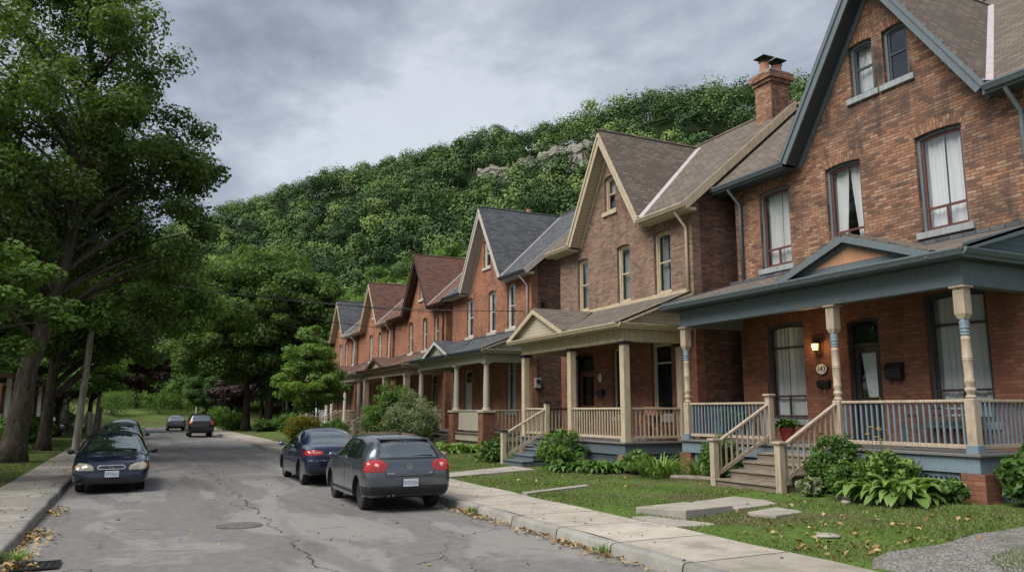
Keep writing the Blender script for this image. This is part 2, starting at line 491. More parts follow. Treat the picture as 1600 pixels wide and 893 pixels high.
def bark_mat(name, c1, c2, sc=1.0):
    t = NT(name); co = t.pos()
    g = t.noise(t.scale(co, (9 * sc, 9 * sc, 1.6 * sc)), 1.0, 6, 0.7, 0.8)
    m = t.noise(co, 1.1, 4, 0.6)
    c = t.ramp(g, [(0.32, tuple(x * 0.45 for x in c1)), (0.5, c1), (0.7, c2)])
    c = t.mix(t.maprange(m, 0.52, 0.75, 0, 0.45), c, (0.075, 0.085, 0.05))
    t.bump(g, 0.9, 0.04)
    return t.fin(c, 0.95, spec=0.15)
M['bark'] = bark_mat('grey_brown_bark', (0.075, 0.06, 0.046), (0.15, 0.125, 0.098))
M['bark_dark'] = bark_mat('dark_bark', (0.06, 0.047, 0.037), (0.12, 0.097, 0.077))
M['pole'] = bark_mat('utility_pole_wood', (0.33, 0.30, 0.25), (0.46, 0.42, 0.36), 0.7)

M['leaf_big'] = foliage('broad_maple_leaves', [(0.0360, 0.0660, 0.0215), (0.0640, 0.1087, 0.0285), (0.1000, 0.1552, 0.0357), (0.1700, 0.2233, 0.0481)])
M['leaf_dark'] = foliage('dark_maple_leaves', [(0.0443, 0.0914, 0.0322), (0.0714, 0.1354, 0.0402), (0.1157, 0.1954, 0.0536)])
M['leaf_maple'] = foliage('mid_maple_leaves', [(0.0414, 0.0800, 0.0264), (0.0718, 0.1297, 0.0344), (0.1174, 0.1904, 0.0450), (0.1724, 0.2278, 0.0529)])
M['leaf_mid'] = foliage('green_leaves', [(0.0672, 0.1294, 0.0324), (0.1118, 0.2018, 0.0452), (0.1789, 0.2794, 0.0583)])
M['leaf_bright'] = foliage('bright_leaves', [(0.0759, 0.1455, 0.0316), (0.1138, 0.1961, 0.0443), (0.1644, 0.2403, 0.0569)])
M['leaf_young'] = foliage('young_tree_leaves', [(0.0870, 0.1669, 0.0334), (0.1344, 0.2278, 0.0486), (0.1976, 0.2960, 0.0683)])
M['leaf_purple'] = foliage('purple_leaves', [(0.0456, 0.0304, 0.0329), (0.0862, 0.0507, 0.0507), (0.1394, 0.0761, 0.0710)], trans=0.12)
M['leaf_autumn'] = foliage('turning_leaves', [(0.1134, 0.1488, 0.0327), (0.3024, 0.2100, 0.0446), (0.4158, 0.2100, 0.0521)])
M['leaf_hill'] = foliage('hillside_leaves', [(0.0265, 0.0542, 0.0193), (0.0473, 0.0875, 0.0268), (0.0756, 0.1295, 0.0357), (0.1172, 0.1820, 0.0476)], bigscale=0.06, trans=0.2)
M['leaf_hosta'] = foliage('hosta_leaves', [(0.1027, 0.1811, 0.0362), (0.1449, 0.2294, 0.0543), (0.2053, 0.2898, 0.0784)], rough=0.42, trans=0.2)
M['leaf_hosta2'] = foliage('dark_hosta_leaves', [(0.0543, 0.1147, 0.0266), (0.0845, 0.1570, 0.0362), (0.1208, 0.1993, 0.0507)], rough=0.42, trans=0.2)
M['leaf_bush'] = foliage('boxwood_leaves', [(0.0458, 0.0963, 0.0229), (0.0748, 0.1444, 0.0328), (0.1247, 0.2118, 0.0458)])
M['leaf_yellow'] = foliage('yellow_shrub_leaves', [(0.1000, 0.1300, 0.0250), (0.2400, 0.2100, 0.0300), (0.3600, 0.2800, 0.0350)])
M['leaf_silver'] = foliage('variegated_leaves', [(0.1134, 0.1575, 0.0744), (0.2268, 0.2712, 0.1488), (0.4536, 0.4725, 0.2826)])
M['petal_orange'] = plain('orange_petals', (0.75, 0.28, 0.03), 0.6)
M['petal_yellow'] = plain('yellow_petals', (0.75, 0.52, 0.05), 0.6)
M['dry_leaf'] = foliage('fallen_leaves', [(0.1600, 0.0800, 0.0300), (0.2800, 0.1700, 0.0600), (0.4000, 0.2900, 0.1300), (0.2000, 0.1000, 0.0500)], trans=0.05)
M['dry_head'] = plain('dried_flower_heads', (0.28, 0.2, 0.12), 0.9)
# ------------------------------------------------------------------ ground, road, pavements, hill
KL, KR = -1.42, 6.03            # kerb faces
WL, WR = -2.72, 7.72            # outer pavement edges
ROAD_END = 101.0
HN = (math.sin(R(59)), math.cos(R(59)))     # the escarpment rises along this direction
HT = (-HN[1], HN[0])
_hp = np.array([(-500, 0), (64, 0), (74, 1.5), (100, 19), (125, 35), (141, 45), (157, 59), (172, 65), (230, 68), (400, 70), (900, 72)], float)
def hill_z(X, Y):
    p = X * HN[0] + Y * HN[1]
    q = X * HT[0] + Y * HT[1]
    z = np.interp(p + 4.0 * np.sin(q * 0.035) + 2.0 * np.sin(q * 0.11 + 1), _hp[:, 0], _hp[:, 1])
    fall = np.interp(q, [-400, -60, 20, 150, 190, 260, 420], [1.0, 1.0, 1.02, 1.0, 0.93, 0.86, 0.8])
    return z * fall
def ground_z(X, Y):
    X, Y = np.asarray(X, float), np.asarray(Y, float)
    z = np.interp(X, [-60, -8, WL - 0.1, WL, KL - 0.15, KR + 0.15, WR, WR + 0.1, 10.5, 13.0, 60],
                  [0.5, 0.34, 0.135, 0.10, -0.1, -0.1, 0.10, 0.135, 0.25, 0.33, 0.5])
    z = np.where((Y > 93) & (Y < ROAD_END) & (X < KR), -0.1, z)
    z = z + np.where(Y > ROAD_END, 0.11 * (Y - ROAD_END) * np.clip((Y - ROAD_END) / 6, 0, 1), 0) * np.clip(1 - (Y - 150) / 200, 0, 1)
    bump = 0.018 * np.sin(X * 2.1 + Y * 0.7) * np.sin(Y * 1.7 - X * 0.6)
    z = z + np.where((X > WR + 0.3) | (X < WL - 0.3), bump, 0)
    return z + hill_z(X, Y)
def gz(x, y): return float(ground_z(x, y))

def grass_ground():
    t = NT('lawn_and_soil'); co = t.pos()
    a = t.noise(co, 0.55, 5, 0.6, 0.3); b = t.noise(co, 7, 5, 0.7); c0 = t.noise(co, 45, 3, 0.7)
    g = t.ramp(b, [(0.3, (0.0504, 0.0896, 0.0198)), (0.5, (0.0896, 0.1512, 0.0308)), (0.7, (0.1344, 0.1848, 0.0462))])
    s = t.ramp(c0, [(0.3, (0.075, 0.055, 0.035)), (0.7, (0.16, 0.125, 0.08))])
    c = t.mix(t.maprange(a, 0.47, 0.62, 0, 0.85), g, s)
    t.bump(t.math('ADD', b, c0), 0.8, 0.04)
    return t.fin(c, 0.95, spec=0.1)
M['lawn'] = grass_ground()
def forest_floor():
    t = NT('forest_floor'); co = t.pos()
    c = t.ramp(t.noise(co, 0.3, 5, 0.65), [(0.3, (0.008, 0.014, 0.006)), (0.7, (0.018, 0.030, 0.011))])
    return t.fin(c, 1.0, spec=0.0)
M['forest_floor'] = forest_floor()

def asphalt():
    t = NT('worn_asphalt'); co = t.pos()
    sep = t.new("ShaderNodeSeparateXYZ"); t.set(sep.inputs[0], co)
    fine = t.noise(co, 38, 4, 0.85); mid = t.noise(co, 5, 6, 0.7)
    pat = t.noise(t.scale(co, (0.55, 0.22, 1)), 1.0, 6, 0.6, 0.8)
    wear = t.noise(t.scale(co, (0.9, 0.14, 1)), 1.0, 5, 0.6, 0.3)
    c = t.ramp(t.math('ADD', t.math('MULTIPLY', fine, 0.55), t.math('MULTIPLY', mid, 0.45)), [(0.33, (0.098, 0.093, 0.088)), (0.5, (0.155, 0.148, 0.14)), (0.7, (0.225, 0.215, 0.20))])
    c = t.mix(t.maprange(t.math('ADD', pat, t.math('MULTIPLY', t.math('SUBTRACT', mid, 0.5), 0.16)), 0.50, 0.56, 0, 0.7), c, t.mix(fine, (0.19, 0.182, 0.170), (0.29, 0.278, 0.258)))
    c = t.mix(t.maprange(wear, 0.54, 0.66, 0, 0.5), c, (0.065, 0.063, 0.062))
    # damp / oily stains where the cars stand
    oil = t.noise(t.scale(co, (1.2, 0.5, 1)), 1.3, 5, 0.7)
    c = t.mix(t.maprange(oil, 0.63, 0.72, 0, 0.5), c, (0.05, 0.048, 0.047))
    # cracks
    wv = t.new("ShaderNodeTexNoise"); t.set(wv.inputs["Vector"], co); wv.inputs["Scale"].default_value = 1.6; wv.inputs["Detail"].default_value = 4
    ad = t.new("ShaderNodeVectorMath", operation='MULTIPLY_ADD'); t.set(ad.inputs[0], wv.outputs["Color"]); ad.inputs[1].default_value = (0.55, 0.55, 0); t.set(ad.inputs[2], co)
    vo = t.new("ShaderNodeTexVoronoi", feature='DISTANCE_TO_EDGE'); t.set(vo.inputs["Vector"], t.scale(ad.outputs[0], (0.38, 0.26, 0.0))); vo.inputs["Scale"].default_value = 1.0
    crk = t.math('LESS_THAN', vo.outputs["Distance"], 0.0026)
    msk = t.math('GREATER_THAN', t.noise(co, 0.33, 3), 0.56)
    seam_w = t.math('MULTIPLY', t.math('SUBTRACT', t.noise(co, 0.9, 4, 0.65), 0.5), 0.9)
    seam = t.math('LESS_THAN', t.math('ABSOLUTE', t.math('SUBTRACT', sep.outputs[0], t.math('ADD', seam_w, 2.28))), 0.017)
    smk = t.math('GREATER_THAN', t.noise(co, 0.5, 2), 0.42)
    k = t.math('MAXIMUM', t.math('MULTIPLY', crk, msk), t.math('MULTIPLY', seam, smk))
    c = t.mix(t.math('MULTIPLY', k, 0.85), c, (0.02, 0.019, 0.018))
    t.bump(t.math('SUBTRACT', t.math('ADD', fine, t.math('MULTIPLY', mid, 0.5)), k), 0.5, 0.012)
    r = t.maprange(pat, 0.4, 0.7, 0.72, 0.9)
    return t.fin(c, r, spec=0.35)
M['asphalt'] = asphalt()
def concrete(name, joint=1.55, tones=((0.25, 0.22, 0.18), (0.37, 0.335, 0.28), (0.46, 0.415, 0.355))):
    t = NT(name); co = t.pos()
    sep = t.new("ShaderNodeSeparateXYZ"); t.set(sep.inputs[0], co)
    fine = t.noise(co, 60, 3, 0.7); mid = t.noise(co, 2.2, 6, 0.68, 0.4); st = t.noise(co, 0.8, 4, 0.6)
    c = t.ramp(t.math('ADD', t.math('MULTIPLY', mid, 0.7), t.math('MULTIPLY', fine, 0.3)), [(0.34, tones[0]), (0.5, tones[1]), (0.68, tones[2])])
    slab = t.math('FLOOR', t.math('DIVIDE', sep.outputs[1], joint))
    wn_ = t.new("ShaderNodeTexWhiteNoise", noise_dimensions='1D'); t.set(wn_.inputs[1], slab)
    c = t.mix(1.0, c, t.ramp(wn_.outputs["Value"], [(0, 0.76), (1, 1.10)]), 'MULTIPLY')
    c = t.mix(t.maprange(st, 0.58, 0.72, 0, 0.5), c, (0.12, 0.105, 0.085))
    if joint < 50:
        wob = t.math('MULTIPLY', t.math('SUBTRACT', t.noise(co, 3, 3), 0.5), 0.05)
        fr = t.math('ABSOLUTE', t.math('SUBTRACT', t.math('FRACT', t.math('DIVIDE', t.math('ADD', sep.outputs[1], wob), joint)), 0.5))
        jl = t.math('GREATER_THAN', fr, 0.490)
        c = t.mix(jl, c, (0.035, 0.036, 0.022))
        t.bump(t.math('SUBTRACT', t.math('ADD', t.math('MULTIPLY', fine, 0.4), mid), t.math('MULTIPLY', jl, 1.5)), 0.4, 0.012)
    else:
        t.bump(t.math('ADD', t.math('MULTIPLY', fine, 0.4), mid), 0.4, 0.012)
    return t.fin(c, 0.9, spec=0.25)
M['concrete'] = concrete('pavement_concrete')
M['concrete_old'] = concrete('old_pavement_concrete', 1.5, ((0.17, 0.155, 0.13), (0.27, 0.25, 0.215), (0.35, 0.325, 0.285)))
M['kerb'] = concrete('kerb_concrete', 1.55, ((0.17, 0.165, 0.15), (0.25, 0.24, 0.215), (0.33, 0.315, 0.285)))
M['slab'] = concrete('path_slab', 99, ((0.22, 0.20, 0.17), (0.31, 0.285, 0.245), (0.39, 0.36, 0.31)))
def gravel_mat():
    t = NT('gravel'); co = t.pos()
    vo = t.new("ShaderNodeTexVoronoi"); t.set(vo.inputs["Vector"], co); vo.inputs["Scale"].default_value = 42
    n = t.noise(co, 1.4, 4)
    c = t.ramp(vo.outputs["Color"], [(0.1, (0.09, 0.085, 0.08)), (0.5, (0.19, 0.18, 0.165)), (0.9, (0.33, 0.315, 0.295))])
    c = t.mix(t.maprange(n, 0.5, 0.7, 0, 0.6), c, (0.10, 0.09, 0.075))
    t.bump(vo.outputs["Distance"], 0.9, 0.02)
    return t.fin(c, 0.95, spec=0.2)
M['gravel'] = gravel_mat()
def rock_mat():
    t = NT('limestone'); co = t.pos()
    b = t.noise(t.scale(co, (0.25, 0.25, 1.9)), 1.0, 6, 0.7, 0.3)
    v = t.noise(t.scale(co, (0.9, 0.9, 0.12)), 1.0, 5, 0.65)
    c = t.ramp(b, [(0.34, (0.09, 0.08, 0.068)), (0.45, (0.27, 0.25, 0.215)), (0.6, (0.40, 0.375, 0.33)), (0.75, (0.30, 0.27, 0.225))])
    c = t.mix(t.maprange(v, 0.55, 0.68, 0, 0.7), c, (0.05, 0.055, 0.035))
    t.bump(t.math('ADD', b, v), 1.0, 0.5)
    return t.fin(c, 0.95, spec=0.1)
M['rock'] = rock_mat()

def sheet(name, mat, xs, ys, zf, kind='structure'):
    xs, ys = np.asarray(xs, float), np.asarray(ys, float)
    X, Y = np.meshgrid(xs, ys)
    Z = zf(X, Y)
    vs = np.stack([X, Y, np.broadcast_to(Z, X.shape)], -1).reshape(-1, 3)
    nx, ny = len(xs), len(ys)
    idx = np.arange(nx * ny).reshape(ny, nx)
    q = np.stack([idx[:-1, :-1], idx[:-1, 1:], idx[1:, 1:], idx[1:, :-1]], -1).reshape(-1, 4)
    me = bpy.data.meshes.new(name); me.from_pydata(vs.tolist(), [], q.tolist()); me.update(); me.shade_smooth()
    ob = bpy.data.objects.new(name, me); COL.objects.link(ob); me.materials.append(mat)
    if kind: ob["kind"] = kind
    return ob
gx = np.concatenate([np.arange(-160, -20, 10), np.arange(-20, WL - 0.6, 0.9), [WL - 0.3, WL - 0.1, WL, KL - 0.15, 0, 3, KR + 0.15, WR, WR + 0.1], np.arange(WR + 0.4, 16, 0.45), np.arange(16, 60, 3), np.arange(60, 300, 6), np.arange(300, 900, 60)])
gy = np.concatenate([np.arange(-60, 0, 10), np.arange(0, 34, 0.5), np.arange(34, 93, 2), [93, 93.2, 95, ROAD_END - 0.1, ROAD_END + 0.1], np.arange(103, 340, 6), np.arange(340, 900, 50)])
ground = sheet('ground', M['lawn'], gx, gy, lambda X, Y: ground_z(X, Y))
ground.data.materials.append(M['forest_floor'])
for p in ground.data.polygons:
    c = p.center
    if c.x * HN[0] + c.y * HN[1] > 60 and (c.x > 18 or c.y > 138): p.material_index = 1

ry = np.concatenate([np.arange(-20, 60, 0.6), np.arange(60, ROAD_END + 0.1, 2)])
road = sheet('road', M['asphalt'], np.linspace(KL - 0.02, KR + 0.02, 13), ry,
             lambda X, Y: 0.02 * np.cos((X - 2.3) / 3.75 * 1.57) - 0.02 + 0.006 * np.sin(X * 3.1 + Y * 0.9) * np.sin(Y * 1.3))
sheet('side_road', M['asphalt'], np.linspace(-80, KL - 0.02, 20), np.linspace(93.1, ROAD_END, 8), lambda X, Y: X * 0 - 0.02)
def pave_z(X, Y, x0, z0):
    return z0 + 0.008 * np.sin(Y * 2.03) + 0.006 * np.sin(Y * 0.71 + X)
sheet('pavement', M['concrete'], np.linspace(KR + 0.17, WR, 6), np.arange(-20, ROAD_END, 0.5), lambda X, Y: pave_z(X, Y, 0, 0.145))
sheet('pavement', M['concrete_old'], np.linspace(WL, KL - 0.25, 6), np.arange(-20, 93, 0.5), lambda X, Y: pave_z(X, Y, 0, 0.14))
def kerb(x_face, x_back, y0, y1, zt):
    sgn = 1 if x_back > x_face else -1
    prof = [(x_face - sgn * 0.03, -0.08), (x_face, zt - 0.045), (x_face + sgn * 0.018, zt - 0.014), (x_face + sgn * 0.055, zt), (x_back, zt + 0.002), (x_back, -0.08)]
    m = MB(); n = len(prof); ys = np.arange(y0, y1 + 0.01, 0.52)
    for i, y in enumerate(ys):
        k = 0.010 * math.sin(y * 1.9) + 0.006 * math.sin(y * 5.3)
        m.v += [(x + k, y, z + 0.006 * math.sin(y * 2.4)) for x, z in prof]
    for i in range(len(ys) - 1):
        for j in range(n - 1):
            m.f.append((i * n + j, i * n + j + 1, (i + 1) * n + j + 1, (i + 1) * n + j))
    return struct(m.build('kerb', M['kerb'], smooth=True, autosmooth=50))
kerb(KR, KR + 0.172, -20, ROAD_END, 0.146)
kerb(KL, KL - 0.252, -20, 93, 0.141)

# gravel drive beside the first house, and the broken path slabs
def poly_sheet(name, pts, mat, dz, label=None):
    bm = bmesh.new()
    f = bm.faces.new([bm.verts.new((x, y, 0)) for x, y in pts])
    bmesh.ops.triangulate(bm, faces=[f])
    for _ in range(4):
        es = [e for e in bm.edges if e.calc_length() > 0.5]
        if not es: break
        bmesh.ops.subdivide_edges(bm, edges=es, cuts=1); bmesh.ops.triangulate(bm, faces=bm.faces[:])
    for v in bm.verts: v.co.z = gz(v.co.x, v.co.y) + dz
    me = bpy.data.meshes.new(name); bm.to_mesh(me); bm.free()
    ob = finish(name, me, mat, smooth=True); ob["kind"] = "structure"
    return ob
DRIVE = [(7.76, 3.0), (8.3, 3.0), (8.5, 5.3), (9.0, 6.0), (9.7, 6.2), (10.6, 6.35), (20, 6.6), (20, 7.35), (14.2, 7.3), (12.0, 7.0), (10.6, 7.15), (9.6, 6.95), (8.7, 7.05), (8.2, 6.85), (7.76, 6.5)]
poly_sheet('gravel_drive', DRIVE, M['gravel'], 0.012)
def slab(pts, z, tilt=(0, 0), h=0.16, label='', mat=None):
    cxm = sum(p[0] for p in pts) / len(pts); cym = sum(p[1] for p in pts) / len(pts)
    top = [(x, y, z + (x - cxm) * tilt[0] + (y - cym) * tilt[1]) for x, y in pts]
    m = MB(); m.extr(top, (0, 0, -h))
    o = m.build('path_slab', mat or M['slab'], bevel=0.012)
    return tag(o, label, 'paving slab', 'concrete path slabs')
slab([(8.15, 11.75), (8.35, 10.6), (9.5, 10.75), (9.4, 12.0)], 0.285, (0.01, -0.05), 0.22, 'thick heaved concrete slab with a dark broken edge on the lawn path')
slab([(9.45, 10.35), (9.6, 9.85), (10.4, 10.0), (10.35, 10.6)], 0.255, (0, 0.02), 0.2, 'small raised concrete slab beside the heaved slab')
slab([(9.55, 11.9), (9.6, 10.75), (11.6, 11.1), (11.6, 12.5)], 0.262, (0, 0), 0.12, 'flat concrete slab at the foot of the weathered wooden steps')
slab([(7.76, 11.3), (7.76, 10.1), (8.55, 9.9), (8.3, 10.6), (8.1, 11.3)], 0.165, (0, 0), 0.1, 'low concrete slab joining the pavement before the heaved slab')
slab([(7.76, 20.9), (7.76, 19.9), (10.5, 20.1), (10.5, 21.5)], 0.235, (0.035, 0), 0.12, 'pale concrete walk leading to the blue grey steps')
slab([(7.76, 15.5), (7.76, 15.25), (9.6, 15.65), (9.6, 15.9)], 0.215, (0.03, 0), 0.1, 'narrow concrete edging strip half sunk in the lawn')
slab([(7.76, 30.6), (7.76, 29.4), (12.0, 29.6), (12.0, 30.8)], 0.25, (0.02, 0), 0.12, 'concrete walk towards the grey roofed house')

# manhole, drain and scraps on the road
m = MB(); m.lathe([(0.02, 0.0), (0.38, 0.0), (0.38, 0.004), (0.36, 0.006), (0.02, 0.006)], (1.75, 14.3, 0.008), 28)
tag(m.build('manhole_cover', plain('manhole_iron', (0.10, 0.096, 0.09), 0.85, 0.0, var=.4, scale=14)), 'worn round iron manhole cover set in the road', 'manhole cover')
m = MB()
m.ring([(-1.3, 11.5, 0.004), (-0.72, 11.5, 0.004), (-0.72, 12.05, 0.004), (-1.3, 12.05, 0.004)], [(-1.25, 11.55, 0.004), (-0.77, 11.55, 0.004), (-0.77, 12.0, 0.004), (-1.25, 12.0, 0.004)], (0, 0, 0.015))
g_root = thing('drain_grate', 'iron storm drain grate by the left kerb', 'drain grate', (-1.0, 11.78, 0))
set_off((-1.0, 11.78, 0))
m.build('frame', M['iron'], g_root)
mb = MB()
mb.box(-1.25, -0.77, 11.55, 12.0, 0.0035, 0.006)
mb.build('pit_shade', plain('drain_shade', (0.01, 0.01, 0.01), 0.9), g_root)  # thin black plate under the bars, standing for the darkness of the drain
for i in range(6):
    b = MB(); b.box(-1.25 + 0.08 * i + 0.02, -1.25 + 0.08 * i + 0.055, 11.55, 12.0, 0.007, 0.018); b.build('bar', M['iron'], g_root)
set_off((0, 0, 0))

# ------------------------------------------------------------------ leaves and trees
def unit(a): return a / np.maximum(np.linalg.norm(a, axis=1, keepdims=True), 1e-9)
def leaf_quads(C, N, size, aspect, rng, droop=0.18):
    n = len(C)
    a = unit(np.cross(N, rng.normal(size=(n, 3)))); b = np.cross(N, a)
    s = size[:, None]
    v = np.empty((n, 4, 3))
    v[:, 0] = C - a * s - N * s * droop; v[:, 1] = C + b * s * aspect + N * s * droop * 0.6
    v[:, 2] = C + a * s - N * s * droop; v[:, 3] = C - b * s * aspect + N * s * droop * 0.6
    return v.reshape(-1, 3)
def cluster_leaves(cent, crad, per, size, rng, flat=0.62, up=0.7, jit=0.55, aspect=0.55, shell=0.45, droop=0.18):
    """leaf quads in flattened clumps round the given centres"""
    cent = np.repeat(cent, per, 0); rad = np.repeat(crad, per)
    n = len(cent)
    d = unit(rng.normal(size=(n, 3)))
    r = rng.random(n) ** shell
    off = d * r[:, None] * rad[:, None]; off[:, 2] *= flat
    C = cent + off
    N = unit(d + np.array([0, 0, up]) + rng.normal(size=(n, 3)) * jit)
    s = size * rng.uniform(0.6, 1.35, n)
    return leaf_quads(C, N, s, aspect, rng, droop)
def envelope_points(ells, n, rng, lo=0.5):
    ells = np.array(ells, float)
    vol = ells[:, 3] * ells[:, 4] * ells[:, 5]
    which = rng.choice(len(ells), n, p=vol / vol.sum())
    d = unit(rng.normal(size=(n, 3))); r = rng.uniform(lo ** 2, 1, n) ** 0.5
    return ells[which, :3] + d * r[:, None] * ells[which, 3:6], r
def bez(p0, p1, p2, k):
    return [((1 - t) ** 2) * p0 + 2 * (1 - t) * t * p1 + t * t * p2 for t in np.linspace(0, 1, k)]

def tree(name, label, cat, base, trunk, trunk_r, ells, n_cl, per, cl_r, leaf, leafmat, bark, group=None, seed=1, n_limbs=30, lo=0.45, extra=None, limb_r=0.34, **kw):
    """trunk: list of local (x,y,z) points; ells: crown ellipsoids (x,y,z,rx,ry,rz), all local to the base"""
    rng = np.random.default_rng(seed)
    set_off((0, 0, 0))
    root = thing(name, label, cat, base, 0, group)
    T = [np.array(p, float) for p in trunk]
    m = MB()
    L = len(T); pts, rad = [], []
    for i in range(L - 1):
        for t in np.linspace(0, 1, 5, endpoint=False):
            pts.append(T[i] * (1 - t) + T[i + 1] * t + rng.normal(size=3) * trunk_r * 0.06 * (i > 0))
            f = (i + t) / (L - 1); rad.append(trunk_r * (1 - 0.80 * f))
    pts.append(T[-1]); rad.append(trunk_r * 0.18)
    rad[0] *= 1.45; rad[1] *= 1.1
    m.tube(pts, rad, 14)
    cl, rr = envelope_points(ells, n_cl, rng, lo)
    if extra is not None: cl = np.concatenate([cl, np.array(extra, float)]); rr = np.concatenate([rr, np.ones(len(extra))])
    cr_ = cl_r * rng.uniform(0.7, 1.3, len(cl))
    P = np.array(pts); zmin = T[1][2] * 0.9 if L > 2 else T[-1][2] * 0.4
    pick = rng.permutation(len(cl))[:n_limbs]
    if extra is not None: pick = np.concatenate([pick, np.arange(len(cl) - len(extra), len(cl))])
    for c in cl[pick]:
        zt = np.clip(c[2] - 0.55 * math.hypot(c[0] - T[-1][0], c[1] - T[-1][1]) - 0.5, zmin, T[-1][2] * 0.97)
        k = int(np.argmin(np.abs(P[:, 2] - zt))); p0 = P[k]
        mid = p0 * 0.45 + c * 0.55 + np.array([0, 0, 0.18 * np.linalg.norm(c - p0)]) + rng.normal(size=3) * 0.2
        path = bez(p0, mid, c, 7)
        r0 = min(rad[k] * 0.62, limb_r * trunk_r)
        m.tube(path, np.linspace(r0, 0.015, 7), 6, cap=False)
    m.build('trunk', bark, root, smooth=True, fix=False)
    V = cluster_leaves(cl, cr_, per, leaf, rng, **kw)
    np_obj('crown', np_mesh('crown', V, 4), leafmat, root)
    return root
# ------------------------------------------------------------------ houses
def arch_pts(y0, y1, z0, z1, rise, n=9):
    p = [(y0, z0), (y1, z0)]
    if rise <= 0: return p + [(y1, z1), (y0, z1)]
    yc, hw = (y0 + y1) / 2, (y1 - y0) / 2
    for i in range(n + 1):
        t = 1 - 2 * i / n
        p.append((yc + hw * t, z1 - rise * t * t))
    return p

def window(root, Xf, y0, y1, z0, z1, casing, sash, rails=(0.5,), rise=0.1, curtain=None, sill=None, arch_mat=None, mullion=None, pane=None, label=None, depth=0.09, cw=0.075, sill_w=0.1):
    o = arch_pts(y0 + 0.004, y1 - 0.004, z0 + 0.004, z1 - 0.004, rise); i = arch_pts(y0 + cw, y1 - cw, z0 + cw * 0.6, z1 - cw, rise * 0.9)
    P = lambda pts, x: [(x, a, b) for a, b in pts]
    m = MB(); m.ring(P(o, Xf + depth), P(i, Xf + depth), (0.11, 0, 0))
    w = m.build('window', casing, root)
    if label: w["label"] = label
    i2 = arch_pts(y0 + cw + 0.05, y1 - cw - 0.05, z0 + cw * 0.6 + 0.06, z1 - cw - 0.05, rise * 0.8)
    i1 = arch_pts(y0 + cw + 0.003, y1 - cw - 0.003, z0 + cw * 0.6 + 0.003, z1 - cw - 0.003, rise * 0.9)
    s = MB(); s.ring(P(i1, Xf + depth + 0.035), P(i2, Xf + depth + 0.035), (0.05, 0, 0))
    so = s.build('sash', sash, w)
    H = z1 - z0
    for r in rails:
        b = MB(); b.box(Xf + depth + 0.028, Xf + depth + 0.082, y0 + cw + 0.045, y1 - cw - 0.045, z0 + H * r - 0.024, z0 + H * r + 0.024)
        b.build('meeting_rail', sash, w)
    if mullion:
        b = MB(); yc = (y0 + y1) / 2 + mullion[2]; b.box(Xf + depth + 0.033, Xf + depth + 0.078, yc - 0.02, yc + 0.02, z0 + H * mullion[0] + 0.03, z0 + H * mullion[1] - 0.025)
        b.build('mullion', sash, w)
    g = MB(); g.extr(P(i2, Xf + depth + 0.055), (0.008, 0, 0)); g.build('pane', pane or M['pane'], w)
    if curtain:
        ny = 40; ya, yb = y0 + 0.03, y1 - 0.03; za, zb = z0 + 0.02 + H * curtain.get('z', 0.0), z1 - 0.03
        c = MB(); nz = 14
        for k in range(nz + 1):
            t = k / nz
            for j in range(ny + 1):
                u = j / ny
                y = ya + (yb - ya) * u
                if curtain.get('part'):              # parted in an inverted V
                    gap = curtain['part'] * (1 - t) ** 1.3 * (yb - ya)
                    cpos = curtain.get('at', 0.5)
                    y = y + (-gap if u < cpos else gap) * (u / cpos if u < cpos else (1 - u) / (1 - cpos))
                x = Xf + depth + 0.20 + 0.022 * math.sin(u * 46 + math.sin(u * 9) * 2) + 0.012 * math.sin(u * 19 + t)
                c.v.append((x, y, za + (zb - za) * t))
        sp = curtain.get('at', 0.5)
        for k in range(nz):
            for j in range(ny):
                if curtain.get('part') and j / ny <= sp < (j + 1) / ny: continue
                c.f.append((k * (ny + 1) + j, k * (ny + 1) + j + 1, (k + 1) * (ny + 1) + j + 1, (k + 1) * (ny + 1) + j))
        c.build('curtain', M[curtain.get('mat', 'curtain')], w, smooth=True, fix=False)  # grey sheets are painted window reflection, white ones are cloth
    if sill:
        b = MB(); b.box(Xf - 0.07, Xf + 0.16, y0 - sill_w, y1 + sill_w, z0 - 0.15, z0 - 0.002)
        b.build('sill', sill, w, bevel=0.012)
    if arch_mat and rise > 0:
        n = 10; yc, hw = (y0 + y1) / 2, (y1 - y0) / 2 + 0.02; hgt = 0.25
        v = []
        for k in range(n + 1):
            t = 1 - 2 * k / n
            nx, nz_ = t * 0.42, 1.0; ln = math.hypot(nx, nz_)
            a = (yc + hw * t, z1 - rise * t * t); b = (a[0] + nx / ln * hgt, a[1] + nz_ / ln * hgt)
            v += [(Xf - 0.006, *a), (Xf - 0.006, *b)]
        b = MB(); k = len(v); b.v = v + [(x + 0.05, y, z) for x, y, z in v]
        for q in range(n):
            p = 2 * q
            b.f += [(p, p + 1, p + 3, p + 2), (k + p, k + p + 2, k + p + 3, k + p + 1), (p, p + 2, k + p + 2, k + p), (p + 1, k + p + 1, k + p + 3, p + 3)]
        b.f += [(0, k, k + 1, 1), (2 * n, 2 * n + 1, k + 2 * n + 1, k + 2 * n)]
        ao = b.build('brick_arch', arch_mat, w)
        uvl = ao.data.uv_layers[0].data
        for lp in ao.data.loops:
            vv = ao.data.vertices[lp.vertex_index].co
            idx = lp.vertex_index % k
            uvl[lp.index].uv = ((idx % 2) * hgt + 0.1, (idx // 2) / n * hw * 2.1)
    return w

